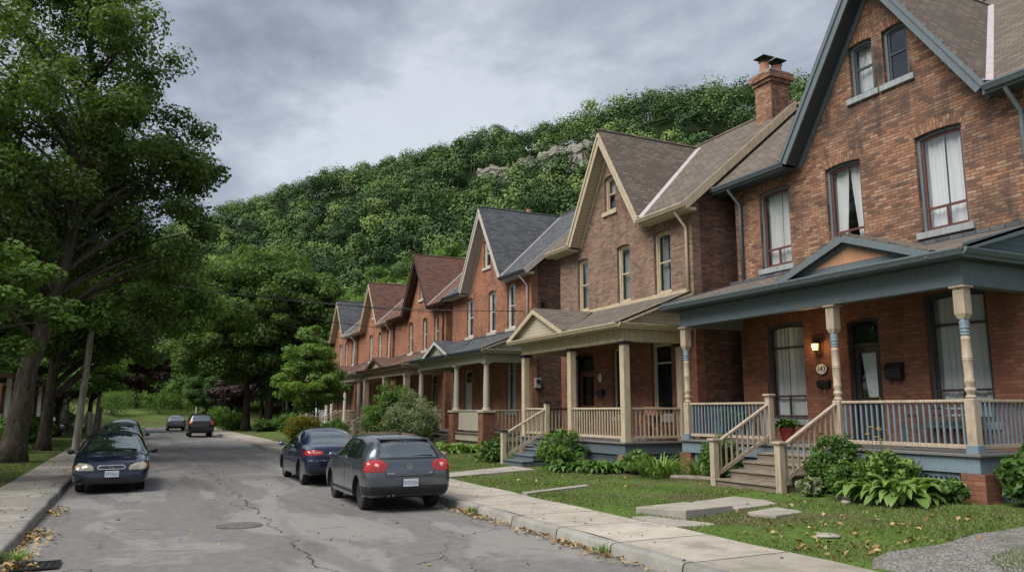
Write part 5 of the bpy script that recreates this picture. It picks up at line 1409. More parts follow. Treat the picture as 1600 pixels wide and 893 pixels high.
# background trees: prototypes, then copies
protos = []
for i, (lab, mat, H, r, nm) in enumerate([
        ('tall round headed green tree in the wood below the escarpment', 'leaf_mid', 14.5, 4.8, 'broad_tree'),
        ('bright yellow green tree at the foot of the escarpment', 'leaf_bright', 12.5, 4.4, 'broad_tree'),
        ('dark tree in the shade beyond the houses', 'leaf_dark', 13.5, 4.6, 'broad_tree')]):
    o = tree(nm, lab, 'tree', (0, 0, 0), [(0, 0, -.4), (0, 0, H * .28), (.2, .1, H * .6), (.1, 0, H * .9)], 0.26,
             [(0, 0, H * .62, r, r, H * .34), (r * .4, 0.3, H * .45, r * .7, r * .7, H * .2), (-r * .4, -.3, H * .48, r * .7, r * .7, H * .22), (0, 0, H * .85, r * .6, r * .6, H * .15)],
             150, 190, 1.25, 0.18, M[mat], M['bark_dark'], None, seed=30 + i, n_limbs=22, flat=0.55, up=0.8)
    protos.append(o)
GL = ['tall green trees below the escarpment', 'bright trees at the foot of the escarpment', 'dark trees beyond the houses']
spots = [  # x, y, proto, scale
    (-9, 50, 0, 1.0), (-13, 63, 0, 1.15), (-8, 68, 0, .8), (-9.5, 88, 0, 1.1), (-16, 80, 0, 1.2), (-13, 104, 0, 1.1), (-22, 70, 2, 1.2), (-19, 100, 0, 1.3),
    (0, 122, 1, .95), (8, 112, 1, .85), (12, 108, 0, .9), (2, 134, 1, 1.15), (-8, 128, 0, 1.2), (12, 124, 1, 1.1), (7, 138, 0, 1.2), (-3, 142, 0, 1.2), (17, 116, 1, 1.0),
    (13, 92, 2, .75), (16.5, 98, 0, .9), (22, 100, 1, 1.05), (20, 88, 0, 1.0), (27, 92, 1, 1.1), (25, 80, 0, 1.1), (31, 84, 1, 1.1), (30, 72, 2, 1.0), (34, 66, 0, 1.1), (36, 76, 1, 1.2),
    (33, 56, 1, 1.0), (38, 58, 0, 1.1), (38, 48, 1, 1.0), (43, 50, 0, 1.15), (44, 40, 2, 1.1), (47, 34, 0, 1.1), (50, 24, 1, 1.1), (29, 64, 1, .85), (24, 108, 0, 1.1), (31, 100, 2, 1.1), (7.5, 96, 2, .55), (18, 82, 2, .8), (15, 106, 1, 1.1), (20, 112, 1, 1.15), (26, 100, 1, 1.1), (24, 96, 1, .95), (-10, 76, 0, .9), (-6.5, 88, 0, .7), (35, 90, 1, 1.2), (40, 70, 1, 1.1), (22, 118, 0, 1.1), (48, 12, 0, 1.1), (44, 2, 1, 1.0), (55, -4, 0, 1.2), (40, 22, 2, 1.0), (-19, 24, 0, 1.0), (-24, 36, 1, 1.1), (-17, 44, 0, 1.0), (-28, 14, 0, 1.2), (-26, 54, 2, 1.2)]
seen = set()
for x, y, k, s in spots:
    o = protos[k] if k not in seen else copy_tree(protos[k])
    seen.add(k)
    o.location = G(x, y, -0.1); o.scale = (s, s, s * rnd.uniform(.92, 1.1)); o.rotation_euler.z = rnd.uniform(0, 6.28); o["group"] = GL[k]

# ------------------------------------------------------------------ shrubs and garden plants
def bush(name, label, x, y, r, h, mat, n=70, per=60, leaf=0.05, group=None, seed=1, flat=0.8, up=0.4, ells=None, cl=0.28, dz=0.0):
    rng = np.random.default_rng(seed)
    z0 = gz(x, y) + dz
    E_ = ells or [(0, 0, h * .5, r * .85, r * .85, h * .46), (r * .3, 0, h * .4, r * .6, r * .6, h * .36), (-r * .3, .1, h * .42, r * .6, r * .6, h * .36)]
    c, _ = envelope_points(E_, n, rng, 0.55)
    c[:, 2] = np.maximum(c[:, 2], h * 0.1)
    V = cluster_leaves(c, np.full(n, cl * min(r, h)) * rng.uniform(.7, 1.2, n), per, leaf, rng, flat=flat, up=up, jit=.6, aspect=.55)
    root = thing(name, label, 'shrub', (x, y, z0), 0, group)
    np_obj('foliage', np_mesh('foliage', V, 4), mat, root)
    m = MB()
    set_off((0, 0, 0))
    for k in range(5):
        a = k * 1.26 + seed; m.tube([(0, 0, -.05), (math.cos(a) * r * .25, math.sin(a) * r * .25, h * .35), (math.cos(a) * r * .5, math.sin(a) * r * .5, h * .7)], [.025, .018, .006], 5, cap=False)
    m.build('stems', M['bark_dark'], root, fix=False)
    return root
bush('boxwood_shrub', 'rounded boxwood shrub right of the weathered wooden steps', 12.75, 11.35, .58, 1.15, M['leaf_bush'], 90, 70, .035, seed=2)
bush('boxwood_shrub', 'smaller bright boxwood shrub in front of the rounded one', 12.35, 10.75, .42, .75, M['leaf_mid'], 60, 70, .035, seed=3)
bush('boxwood_shrub', 'dark upright shrub left of the weathered wooden steps', 12.75, 14.75, .52, 1.05, M['leaf_bush'], 90, 70, .035, seed=4)
bush('creeper_shrub', 'low dark leafy shrub beside the brick pier at the right edge', 13.95, 8.15, .7, 1.0, M['leaf_bush'], 70, 34, .075, seed=5)
bush('leafy_shrub', 'large green shrub in front of the slate roofed orange house', 11.55, 37.6, 1.45, 3.0, M['leaf_mid'], 120, 80, .07, seed=6)
bush('variegated_shrub', 'pale variegated shrub beside the large green shrub', 11.3, 33.6, 1.35, 2.55, M['leaf_silver'], 110, 80, .06, seed=7)
bush('yellow_shrub', 'low shrub turning yellow beyond the dark blue sedan', 9.0, 46.2, 1.25, 1.5, M['leaf_yellow'], 90, 70, .06, seed=8)
bush('round_shrub', 'clipped round green shrub between the young tree and the cars', 10.3, 44.5, .95, 1.25, M['leaf_mid'], 80, 70, .05, seed=9)
bush('flower_shrub', 'leafy shrub with orange blooms beside the slate blue steps', 11.35, 20.05, .75, 1.15, M['leaf_mid'], 70, 40, .06, seed=10)
for i, (x, y, r, h, mt, lab) in enumerate([
        (10.8, 58, 1.3, 1.3, 'leaf_bush', 'dark low hedge shrub left of the yellow one'), (11.3, 63, 1.4, 1.4, 'leaf_bush', 'dark hedge shrub under the dark maples'), (9.8, 66.5, 1.2, 1.1, 'leaf_bush', 'dark shrub beside the maple trunks'),
        (12.5, 70, 1.6, 1.8, 'leaf_bush', 'tall dark hedge shrub behind the maple trunks'), (8.1, 75.5, 1.3, 1.6, 'leaf_mid', 'green shrub by the pavement before the purple trees'), (8.6, 92, 1.8, 2.4, 'leaf_bright', 'bright shrub beyond the purple trees'),
        (7.6, 96, 1.5, 1.8, 'leaf_yellow', 'yellow green shrub by the far right pavement'), (-5.3, 52.5, 1.3, 1.5, 'leaf_bush', 'clipped dark hedge shrub beside the parked cars on the left'), (-4.7, 51.5, .8, 1.25, 'leaf_yellow', 'yellow green shrub at the end of the left hedge'),
        (-4.9, 44.5, 1.1, 1.3, 'leaf_bush', 'dark shrub between the two thick trunks'), (-5.2, 38.5, 1.0, 1.4, 'leaf_mid', 'green shrub behind the largest trunk'), (-7, 90, 2, 2.6, 'leaf_bush', 'dark thicket at the left bend'),
        (9, 105, 2, 2.4, 'leaf_mid', 'green thicket on the bank behind the short pole'),
        (-2.5, 113, 3.0, 4.0, 'leaf_bright', 'bright thicket at the back of the grass bank'), (3.0, 115, 3.0, 4.6, 'leaf_mid', 'tall green thicket at the middle of the grass bank'), (8.0, 112, 2.6, 3.8, 'leaf_bright', 'bright thicket at the right of the grass bank'), (-9, 110, 3.4, 4.2, 'leaf_mid', 'green thicket at the left of the grass bank')]):
    bush('hedge_shrub', lab, x, y, r, h, M[mt], 70, 50, .09, seed=50 + i, group='garden shrubs')
bush('garden_plant', 'loose green plants by the foot of the slate blue newel post', 10.7, 23.4, .55, .8, M['leaf_hosta2'], 50, 30, .07, seed=71)
bush('garden_plant', 'variegated tuft at the foot of the boxwoods by the steps', 12.0, 11.35, .26, .42, M['leaf_silver'], 20, 14, .07, seed=72)

bush('perennial_clump', 'loose yellow green perennials between the boxwood and the large hosta', 12.85, 10.25, .55, .85, M['leaf_hosta'], 60, 34, .06, seed=81, group='garden perennials')
bush('perennial_clump', 'leafy perennials under the cream side rail', 12.1, 17.2, .5, .6, M['leaf_hosta2'], 50, 34, .06, seed=82, group='garden perennials')
bush('perennial_clump', 'low leafy plants at the right end of the lattice', 12.9, 9.1, .35, .45, M['leaf_hosta2'], 36, 30, .06, seed=83, group='garden perennials')
LEAF_U = np.linspace(0, 1, 6)
def blades(name, label, x, y, n, L, w, mat, group=None, seed=1, arch=0.8, spread=0.25, lift=(0.35, 1.35), cat='plant', tip=False, dz=0.0):
    """arching broad or strap leaves from one crown"""
    rng = np.random.default_rng(seed)
    V, F = [], []
    for i in range(n):
        a = rng.uniform(0, 2 * math.pi); el = rng.uniform(*lift); l = L * rng.uniform(.65, 1.15); ww = w * rng.uniform(.75, 1.2)
        rr = spread * math.sqrt(rng.random()); bx, by = rr * math.cos(a + rng.normal() * .5), rr * math.sin(a + rng.normal() * .5)
        o = len(V); px, pz = 0.0, 0.0; e = el
        ca, sa = math.cos(a), math.sin(a)
        for k, u in enumerate(LEAF_U):
            if k: px += math.cos(e) * l / 5; pz += math.sin(e) * l / 5; e -= arch * (.35 + u) * .55
            wk = ww * (math.sin(math.pi * min(1, .06 + u ** .75 * .94)) if not tip else (1 - u) ** .6) + .002
            for s_, up_ in ((-1, .28), (0, 0), (1, .28)):
                V.append((bx + ca * px - sa * wk * s_, by + sa * px + ca * wk * s_, max(-.02, pz) + .03 + wk * up_ * abs(s_)))
        for k in range(5):
            q = o + 3 * k
            F += [(q, q + 1, q + 4, q + 3), (q + 1, q + 2, q + 5, q + 4)]
    m = MB(); m.v = V; m.f = F
    root = thing(name, label, cat, (x, y, gz(x, y) + dz), 0, group); set_off((0, 0, 0))
    m.build('leaves', mat, root, smooth=True, fix=False)
    return root
HG = 'hostas under the porches'
blades('hosta_plant', 'large yellow green hosta beside the corner brick pier', 12.5, 9.85, 200, .68, .125, M['leaf_hosta'], HG, 1, spread=.55, lift=(.55, 1.5), arch=1.05)
blades('hosta_plant', 'hosta tucked under the large hosta on its left', 12.75, 10.45, 70, .5, .09, M['leaf_hosta'], HG, 2, spread=.3, lift=(.55, 1.5), arch=1.05)
blades('hosta_plant', 'dark green hosta below the cream corner post', 11.55, 18.15, 130, .5, .085, M['leaf_hosta2'], HG, 3, spread=.5, lift=(.55, 1.5), arch=1.05)
blades('hosta_plant', 'dark green hosta nearest the slate blue steps', 11.2, 19.25, 120, .5, .085, M['leaf_hosta2'], HG, 4, spread=.45, lift=(.55, 1.5), arch=1.05)
blades('hosta_plant', 'bright hosta bed in front of the brick pier of the orange house', 11.7, 29.2, 190, .55, .12, M['leaf_hosta'], HG, 5, spread=.9, lift=(.55, 1.5), arch=1.0)
blades('hosta_plant', 'bright hosta at the far end of the orange house bed', 11.6, 31.2, 110, .5, .11, M['leaf_hosta'], HG, 6, spread=.7, lift=(.55, 1.5), arch=1.0)
blades('hosta_plant', 'leafy hosta left of the slate blue steps', 10.9, 24.3, 50, .4, .08, M['leaf_hosta2'], HG, 7, spread=.4)
blades('hosta_plant', 'dark hosta under the left trees beside the trunk', -4.4, 41.5, 60, .5, .1, M['leaf_hosta2'], HG, 8, spread=.5)
blades('daylily_plant', 'arching yellow green daylily clump left of the dark upright shrub', 12.0, 16.2, 170, .85, .022, M['leaf_hosta'], None, 9, spread=.42, lift=(.7, 1.5), arch=.75, tip=True)
blades('daylily_plant', 'loose daylily leaves against the blue porch skirt', 12.8, 15.6, 70, .75, .02, M['leaf_hosta'], None, 10, spread=.25, lift=(.8, 1.5), arch=.6, tip=True)
lily = blades('flowering_plant', 'tall leafy plant with yellow flowers against the blue porch skirt', 13.0, 10.55, 46, .9, .05, M['leaf_hosta2'], None, 11, spread=.28, lift=(1.0, 1.5), arch=.55)
def flowers(x, y, n, r, z0, z1, mat, lab, seed):
    rng = np.random.default_rng(seed)
    for i in range(n):
        a = rng.uniform(0, 6.28); d = r * math.sqrt(rng.random()); z = gz(x, y) + rng.uniform(z0, z1)
        o = thing('flower', lab, 'flower', (x + d * math.cos(a), y + d * math.sin(a), z), 0, lab)
        set_off((0, 0, 0))
        m = MB()
        for k in range(6):
            t = k * math.pi / 3; c, s_ = math.cos(t), math.sin(t)
            m.add([(0, 0, 0), (c * .035 - s_ * .018, s_ * .035 + c * .018, .02), (c * .07, s_ * .07, .03), (c * .035 + s_ * .018, s_ * .035 - c * .018, .02)], [(0, 1, 2, 3)])
        m.build('petals', mat, o, fix=False)
        m = MB(); m.tube([(0, 0, 0), (.02, 0, -.25), (.03, .01, -.5)], .006, 4); m.build('stem', M['leaf_hosta2'], o, fix=False)
flowers(11.3, 20.0, 5, .5, .95, 1.2, M['petal_orange'], 'orange blooms on the shrub by the slate blue steps', 1)
flowers(13.0, 10.55, 6, .25, 1.0, 1.35, M['petal_yellow'], 'small yellow blooms above the hostas', 2)

# ------------------------------------------------------------------ grass blades and fallen leaves
def in_poly(px, py, poly):
    c = np.zeros(len(px), bool); n = len(poly)
    for i in range(n):
        x1, y1 = poly[i]; x2, y2 = poly[(i + 1) % n]
        c ^= ((y1 > py) != (y2 > py)) & (px < (x2 - x1) * (py - y1) / (y2 - y1 + 1e-12) + x1)
    return c
SLABS = [[(v.x + o.location.x, v.y + o.location.y) for v in [vv.co for vv in o.data.vertices][:4]] for o in SC.objects if o.name.startswith('path_slab')]
def lawn_grass(x0, x1, y0, y1, n, seed, hmin=.022, hmax=.06):
    rng = np.random.default_rng(seed)
    y = y0 + (y1 - y0) * rng.random(n) ** 1.35; x = rng.uniform(x0, x1, n)
    dens = 0.5 + 0.5 * np.sin(x * 1.9 + 1.3 * np.sin(y * .8)) * np.sin(y * 1.1 + 2 * np.sin(x * .6))
    keep = rng.random(n) < np.clip(-0.06 + 1.05 * dens, 0, 1)
    keep &= ~in_poly(x, y, DRIVE)
    for s in SLABS: keep &= ~in_poly(x, y, s)
    keep &= ~((x > 11.75) & (y > 11.9) & (y < 14.0))
    x, y = x[keep], y[keep]; k = len(x); z = ground_z(x, y) - .005
    a = rng.uniform(0, 6.28, k); h = rng.uniform(hmin, hmax, k); w = rng.uniform(.006, .012, k); ln = rng.normal(0, .5, (k, 2)) * h[:, None]
    v = np.empty((k, 3, 3))
    v[:, 0] = np.stack([x - np.cos(a) * w, y - np.sin(a) * w, z], 1); v[:, 1] = np.stack([x + np.cos(a) * w, y + np.sin(a) * w, z], 1)
    v[:, 2] = np.stack([x + ln[:, 0], y + ln[:, 1], z + h], 1)
    return v.reshape(-1, 3)
M['grass'] = foliage('grass_blades', [(0.065, 0.095, 0.026), (0.105, 0.15, 0.038), (0.15, 0.19, 0.055), (0.21, 0.19, 0.095)], trans=.2, bigscale=1.2)
gv = np.concatenate([lawn_grass(7.72, 13.4, 4.6, 24, 175000, 1), lawn_grass(7.72, 12.9, 24, 48, 40000, 2, .05, .1), lawn_grass(-8, -2.75, 18, 48, 50000, 3, .05, .1)])
o = np_obj('grass', np_mesh('grass', gv, 3), M['grass']); o["kind"] = "stuff"
def tuft(x, y, r, n, seed, lab):
    blades('weed_tuft', lab, x, y, n, .16, .008, M['leaf_hosta'], 'weeds along the kerbs', seed, spread=r, lift=(.6, 1.5), arch=.5, tip=True, dz=.1 if x < 0 else .1)
tuft(-1.28, 12.25, .16, 60, 1, 'green weed tuft by the storm drain'); tuft(5.95, 9.35, .14, 40, 2, 'weeds in the kerb joint nearest the camera'); tuft(5.95, 14.0, .1, 30, 3, 'weeds at the kerb beside the grey hatchback')
def scatter():
    rng = np.random.default_rng(5); C, N, S = [], [], []
    def put(x, y, z, s):
        C.append((x, y, z + .012)); N.append(rng.normal(size=3) * .35 + (0, 0, 1)); S.append(s * rng.uniform(.6, 1.3))
    for _ in range(250):
        y = rng.choice([9.2, 10.3, 11.6, 13.3, 14.2]) + rng.normal() * .45; put(5.98 - abs(rng.normal()) * .14, y, .0 + rng.random() * .03, .045)
    for _ in range(230):
        y = 11.2 + rng.choice([.4, 1.2, 2.6, 3.4, 6.5]) + rng.normal() * .5; put(-1.38 + abs(rng.normal()) * .16, y, rng.random() * .03, .05)
    for _ in range(300):
        x, y = rng.uniform(7.7, 12.8), rng.uniform(6.6, 21)
        if math.sin(x * 1.7 + 1) * math.sin(y * 1.1) < .1 and rng.random() < .85: continue
        put(x, y, gz(x, y) + .03, .045)
    for _ in range(75):
        x, y = rng.uniform(7.9, 10.5), rng.uniform(6.9, 9.2); put(x, y, gz(x, y) + .03, .055)
    for _ in range(70):
        x, y = rng.uniform(6.1, 7.7), rng.uniform(6, 25); put(x, y, .15, .03)
    for _ in range(110):
        x, y = rng.uniform(-1.2, 5.8), rng.uniform(8, 34); put(x, y, .0, .035)
    for _ in range(90):
        x, y = rng.uniform(-2.7, -1.5), rng.uniform(13, 40); put(x, y, .145, .035)
    v = leaf_quads(np.array(C), unit(np.array(N)), np.array(S), .6, rng, .25)
    o = np_obj('fallen_leaves', np_mesh('fallen_leaves', v, 4), M['dry_leaf']); o["kind"] = "stuff"
scatter()
# ------------------------------------------------------------------ cars
def car_paint(name, col, metal=0.35, rough=0.32):
    t = NT(name)
    d = t.noise(t.coord("Object"), 5, 5, 0.7)
    c = t.mix(t.maprange(d, 0.45, 0.75, 0, 0.22), col, tuple(0.5 * x + 0.06 for x in col))
    return t.fin(c, rough, metal, 0.5, 0.9)
M['car_grey'] = car_paint('grey_car_paint', (0.105, 0.118, 0.138), 0.6, 0.2)
M['car_navy'] = car_paint('navy_car_paint', (0.010, 0.016, 0.05), 0.4, 0.18)
M['car_blue'] = car_paint('dark_blue_car_paint', (0.007, 0.013, 0.034), 0.4, 0.18)
M['car_silver'] = car_paint('silver_car_paint', (0.32, 0.33, 0.35), 0.6)
M['car_steel'] = car_paint('steel_blue_car_paint', (0.10, 0.115, 0.15), 0.5)
M['car_black'] = car_paint('black_car_paint', (0.012, 0.012, 0.014))
M['rubber'] = plain('tyre_rubber', (0.014, 0.014, 0.014), 0.85)
M['plastic'] = plain('black_plastic', (0.012, 0.012, 0.013), 0.5)
M['alloy'] = plain('alloy_wheel', (0.35, 0.35, 0.36), 0.35, 0.8)
M['alloy_dark'] = plain('dark_alloy_wheel', (0.05, 0.05, 0.052), 0.4, 0.6)
M['chrome'] = plain('chrome', (0.65, 0.66, 0.68), 0.12, 1.0)
M['plate'] = plain('plate_white', (0.58, 0.62, 0.66), 0.5)
M['plate_ink'] = plain('plate_ink', (0.10, 0.13, 0.2), 0.6)
def lens(name, col, rough=0.12):
    t = NT(name); co = t.coord("Object")
    a = t.noise(t.scale(co, (30, 30, 30)), 1.0, 3)
    c = t.mix(t.maprange(a, 0.4, 0.65, 0, 1), col, tuple(min(1, x * 1.15 + .004) for x in col))
    return t.fin(c, rough, 0.0, 0.6, 0.8)
M['lens_red'] = lens('red_lens', (0.34, 0.014, 0.014))
M['lens_clear'] = lens('headlight_lens', (0.27, 0.255, 0.20))
M['lens_amber'] = lens('amber_lens', (0.34, 0.19, 0.07))
M['lens_pale'] = lens('reversing_lens', (0.75, 0.42, 0.38))
def car_glass():
    t = NT('car_glass')
    t.n.remove(t.b)
    df = t.new("ShaderNodeBsdfDiffuse"); df.inputs[0].default_value = (0.010, 0.014, 0.014, 1)
    gl = t.new("ShaderNodeBsdfGlossy"); gl.inputs[1].default_value = 0.02; gl.inputs[0].default_value = (.9, .97, .95, 1)
    fr = t.new("ShaderNodeFresnel"); fr.inputs[0].default_value = 1.55
    f = t.math('ADD', t.math('MULTIPLY', fr.outputs[0], 1.1), 0.26)
    ms = t.new("ShaderNodeMixShader"); t.set(ms.inputs[0], f)
    t.l.new(df.outputs[0], ms.inputs[1]); t.l.new(gl.outputs[0], ms.inputs[2]); t.l.new(ms.outputs[0], t.out.inputs[0])
    return t.m
M['car_glass'] = car_glass()

def herm(xs, ys, x):
    """smooth monotone-ish interpolation of columns ys over xs"""
    xs, ys = np.asarray(xs, float), np.asarray(ys, float)
    h = np.diff(xs)[:, None]; d = np.diff(ys, axis=0) / h
    mm = np.zeros_like(ys); mm[0], mm[-1] = d[0], d[-1]
    w1 = 2 * h[1:] + h[:-1]; w2 = h[1:] + 2 * h[:-1]
    same = (d[:-1] * d[1:]) > 0
    with np.errstate(divide='ignore', invalid='ignore'):
        mm[1:-1] = np.where(same, (w1 + w2) / (w1 / d[:-1] + w2 / d[1:]), 0)
    i = np.clip(np.searchsorted(xs, x) - 1, 0, len(xs) - 2)
    hh = (xs[i + 1] - xs[i])[:, None]; t = ((x - xs[i]) / hh[:, 0])[:, None]
    return ys[i] * (1 + 2 * t) * (1 - t) ** 2 + mm[i] * hh * t * (1 - t) ** 2 + ys[i + 1] * t * t * (3 - 2 * t) + mm[i + 1] * hh * t * t * (t - 1)

def car(name, label, cat, loc, rz, st, wheels, wr, paint_m, D, group=None):
    """st rows: y, zb, zmid, zbelt, ztop, wb, wm, wbelt, wtop (y forward); wheels: (y_front, y_rear, half track)"""
    st = np.array(st, float)
    root = thing(name, label, cat, loc, rz, group)
    set_off((0, 0, 0))
    ys = np.unique(np.concatenate([np.linspace(st[0, 0], st[-1, 0], 70), st[:, 0]]))
    S = herm(st[:, 0], st[:, 1:], ys)
    V = []; NH = 22
    for y, (zb, zm, zl, zt, wb, wm, wl, wt) in zip(ys, S):
        crown = 0.035 + 0.02 * (zt > 1.2)
        cp = np.array([(0, zb), (wb * .8, zb), (wb, zb + .05), (wm, zm), (wl, zl), (wt + (wl - wt) * .12, zt - .05), (wt * .86, zt), (wt * .45, zt + crown * .75), (0, zt + crown)])
        u = np.array([0, .12, .2, .42, .58, .74, .82, .92, 1.0])
        half = herm(u, cp, np.linspace(0, 1, NH))
        ring_ = [(p[0], y, p[1]) for p in half] + [(-p[0], y, p[1]) for p in half[-2:0:-1]]
        V += ring_
    n = 2 * NH - 2; k = len(ys); F = []
    for i in range(k - 1):
        for j in range(n):
            F.append((i * n + j, i * n + (j + 1) % n, (i + 1) * n + (j + 1) % n, (i + 1) * n + j))
    F.append(tuple(range(n))); F.append(tuple(range((k - 1) * n + n - 1, (k - 1) * n - 1, -1)))
    me = bpy.data.meshes.new('body'); me.from_pydata(V, [], F); me.update()
    bm = bmesh.new(); bm.from_mesh(me); bmesh.ops.recalc_face_normals(bm, faces=bm.faces[:]); bm.to_mesh(me)
    bvh = BVHTree.FromBMesh(bm); bm.free()
    yf, yr, ht = wheels; zw = wr
    cm = MB(); R_ = wr * 1.13
    for yy in (yf, yr):
        for s in (-1, 1):
            x0, x1 = sorted((s * (ht - .21), s * (ht + .4)))
            cm.lathe([(R_, x0), (R_, x1)], (0, yy, zw), 36, axis='x')
    cme = bpy.data.meshes.new('cut'); cme.from_pydata(cm.v, [], cm.f); cme.update()
    bm = bmesh.new(); bm.from_mesh(cme); bmesh.ops.recalc_face_normals(bm, faces=bm.faces[:]); bm.to_mesh(cme); bm.free()
    me2 = boolean_cut(me, cme); me2.materials.clear()
    body = finish('body', me2, [paint_m, M['plastic']], root, fix=False)
    for p in me2.polygons:
        c = p.center
        for yy in (yf, yr):
            if math.hypot(c.y - yy, c.z - zw) < R_ * 1.004 and abs(c.x) < ht + .15 and c.z < zw + R_ and (abs(p.normal.x) > .9 or True) and math.hypot(c.y - yy, c.z - zw) < R_ * 1.004:
                if abs(c.x) > ht - .23: p.material_index = 1
    me2.shade_smooth()
    try: me2.set_sharp_from_angle(angle=R(38))
    except Exception: pass

    def decal(nm, poly, axis, sgn, mat, parent=body, off=0.004, seg=0.07, label=None):
        """closed outline laid on the bodywork; axis 'x': (y,z) from the side, 'y': (x,z) from front/back, 'z': (x,y) from above"""
        bm = bmesh.new()
        vs = [bm.verts.new((a, b, 0)) for a, b in poly]
        f = bm.faces.new(vs); bmesh.ops.triangulate(bm, faces=[f])
        for _ in range(5):
            es = [e for e in bm.edges if e.calc_length() > seg]
            if not es: break
            bmesh.ops.subdivide_edges(bm, edges=es, cuts=1); bmesh.ops.triangulate(bm, faces=bm.faces[:])
        edge = {v for v in bm.verts if v.is_boundary}
        for v in bm.verts:
            a, b = v.co.x, v.co.y
            if axis == 'x': o, d = Vector((sgn * 3, a, b)), Vector((-sgn, 0, 0))
            elif axis == 'y': o, d = Vector((a, sgn * 6, b)), Vector((0, -sgn, 0))
            else: o, d = Vector((a, b, 4)), Vector((0, 0, -1))
            h, nrm, _, _ = bvh.ray_cast(o, d)
            if h is None:
                h, nrm, _, _ = bvh.find_nearest(o + d * (3 - .8 if axis == 'x' else (6 - abs(st[-1, 0]) if axis == 'y' else 2.6)))
            if nrm.dot(d) > 0: nrm = -nrm
            v.co = h + nrm * (off if v not in edge else max(.0015, off * .4))
        me_ = bpy.data.meshes.new(nm); bm.normal_update(); bm.to_mesh(me_); bm.free()
        ob = finish(nm, me_, mat, parent, smooth=True, fix=True)
        if label: ob["label"] = label
        return ob
    # wheels
    wt_ = MB(); w2 = .105
    wt_.lathe([(wr * .62, -w2 * .8), (wr * .86, -w2), (wr * .97, -w2 * .86), (wr, -w2 * .5), (wr, w2 * .5), (wr * .97, w2 * .86), (wr * .86, w2), (wr * .62, w2 * .8)], (0, 0, 0), 36, axis='x')
    wm0 = None
    for yy in (yf, yr):
        for s in (-1, 1):
            ob = wt_.build('wheel', M['rubber'], root, smooth=True, autosmooth=50) if wm0 is None else wm0.copy()
            if wm0 is None: wm0 = ob
            else: COL.objects.link(ob)
            ob.location = (s * (ht - .1), yy, zw); ob.parent = root
            rm = MB(); f_ = s * (w2 * .86); i_ = s * w2 * .45
            ns = D.get('spokes', 6)
            rm.lathe(sorted([(wr * .66, f_), (wr * .60, f_ - s * .008), (wr * .58, i_), (wr * .67, i_)], key=lambda q: 0), (0, 0, 0), 36, axis='x')
            r1 = rm.build('rim', D.get('rim', M['alloy']), ob, smooth=True, autosmooth=30)
            hb = MB()
            hb.lathe([(wr * .15, i_), (wr * .15, f_), (wr * .12, f_ + s * .006)], (0, 0, 0), 16, axis='x')
            for q in range(ns):
                t = 2 * math.pi * q / ns
                hb.bar((f_ - s * .02, math.cos(t) * wr * .1, math.sin(t) * wr * .1), (f_ - s * .012, math.cos(t) * wr * .62, math.sin(t) * wr * .62), wr * .17, .022, up=(1, 0, 0))
            hb.build('spokes', D.get('rim', M['alloy']), ob)
            dk = MB(); dk.lathe([(wr * .6, i_ - s * .004), (wr * .6, i_ + s * .004)], (0, 0, 0), 24, axis='x'); dk.build('brake_disc', M['plastic'], ob)
    for d in D['decals']:
        if len(d) == 5 or d[5] is None: kw = {}
        else: kw = d[5]
        nm, poly, ax, sg, mt = d[:5]
        if sg == 0:
            for s in (-1, 1):
                pp = poly if ax == 'x' else [(s * a, b) for a, b in poly]
                decal(nm, pp, ax, s if ax == 'x' else D['face'][nm] if 'face' in D and nm in D['face'] else kw.get('side', 1), mt, **{k_: v_ for k_, v_ in kw.items() if k_ != 'side'})
        else: decal(nm, poly, ax, sg, mt, **{k_: v_ for k_, v_ in kw.items() if k_ != 'side'})
    # mirrors
    if 'mirror' in D:
        my, mz, mx = D['mirror']
        for s in (-1, 1):
            m = MB(); m.bar((s * (mx - .12), my, mz - .03), (s * (mx + .02), my - .02, mz + .01), .06, .035); mo = m.build('door_mirror', D.get('mirror_mat', paint_m), root)
            m = MB(); m.lathe([(.02, -.04), (.055, -.03), (.065, 0), (.06, .03), (.02, .045)], (0, 0, 0), 12, axis='y', squash=(1.35, .95))
            m.v = [(v[0] + s * (mx + .05), v[1] + my - .02, v[2] + mz + .02) for v in m.v]; m.build('mirror_shell', D.get('mirror_mat', paint_m), mo, smooth=True)
    for b in D.get('boxes', ()):
        nm, x0, x1, y0, y1, z0, z1, mt = b[:8]
        m = MB(); m.box(x0, x1, y0, y1, z0, z1); m.build(nm, mt, root, bevel=b[8] if len(b) > 8 else .004)
    if 'plate' in D:
        px, py, pz, sg = D['plate']
        m = MB(); m.box(px - .165, px + .165, py - .008, py + .008, pz - .085, pz + .085); pf = m.build('plate_frame', M['plastic'], root)
        m = MB(); yy = py + sg * .009; m.box(px - .152, px + .152, min(yy, yy + sg * .004), max(yy, yy + sg * .004), pz - .074, pz + .074); pl = m.build('number_plate', M['plate'], root)
        m = MB(); yy += sg * .0042
        rg = random.Random(int(abs(px * 100) + abs(py) * 77) + len(name))
        for q in range(7):                                  # worn, unreadable characters
            xx = px - .118 + q * .039
            for zz_ in (-.028, 0.0, .026):
                if rg.random() < .75: m.box(xx - .012, xx + .012, min(yy, yy + sg * .001), max(yy, yy + sg * .001), pz + zz_ - .006, pz + zz_ + .006)
            m.box(xx - .012, xx - .006, min(yy, yy + sg * .0012), max(yy, yy + sg * .0012), pz - .03, pz + .03)
        m.build('plate_marks', M['plate_ink'], pl, fix=False)
    if 'tubes' in D:
        for nm, pts, r_, mt in D['tubes']:
            m = MB(); m.tube(pts, r_, 10); m.build(nm, mt, root, smooth=True)
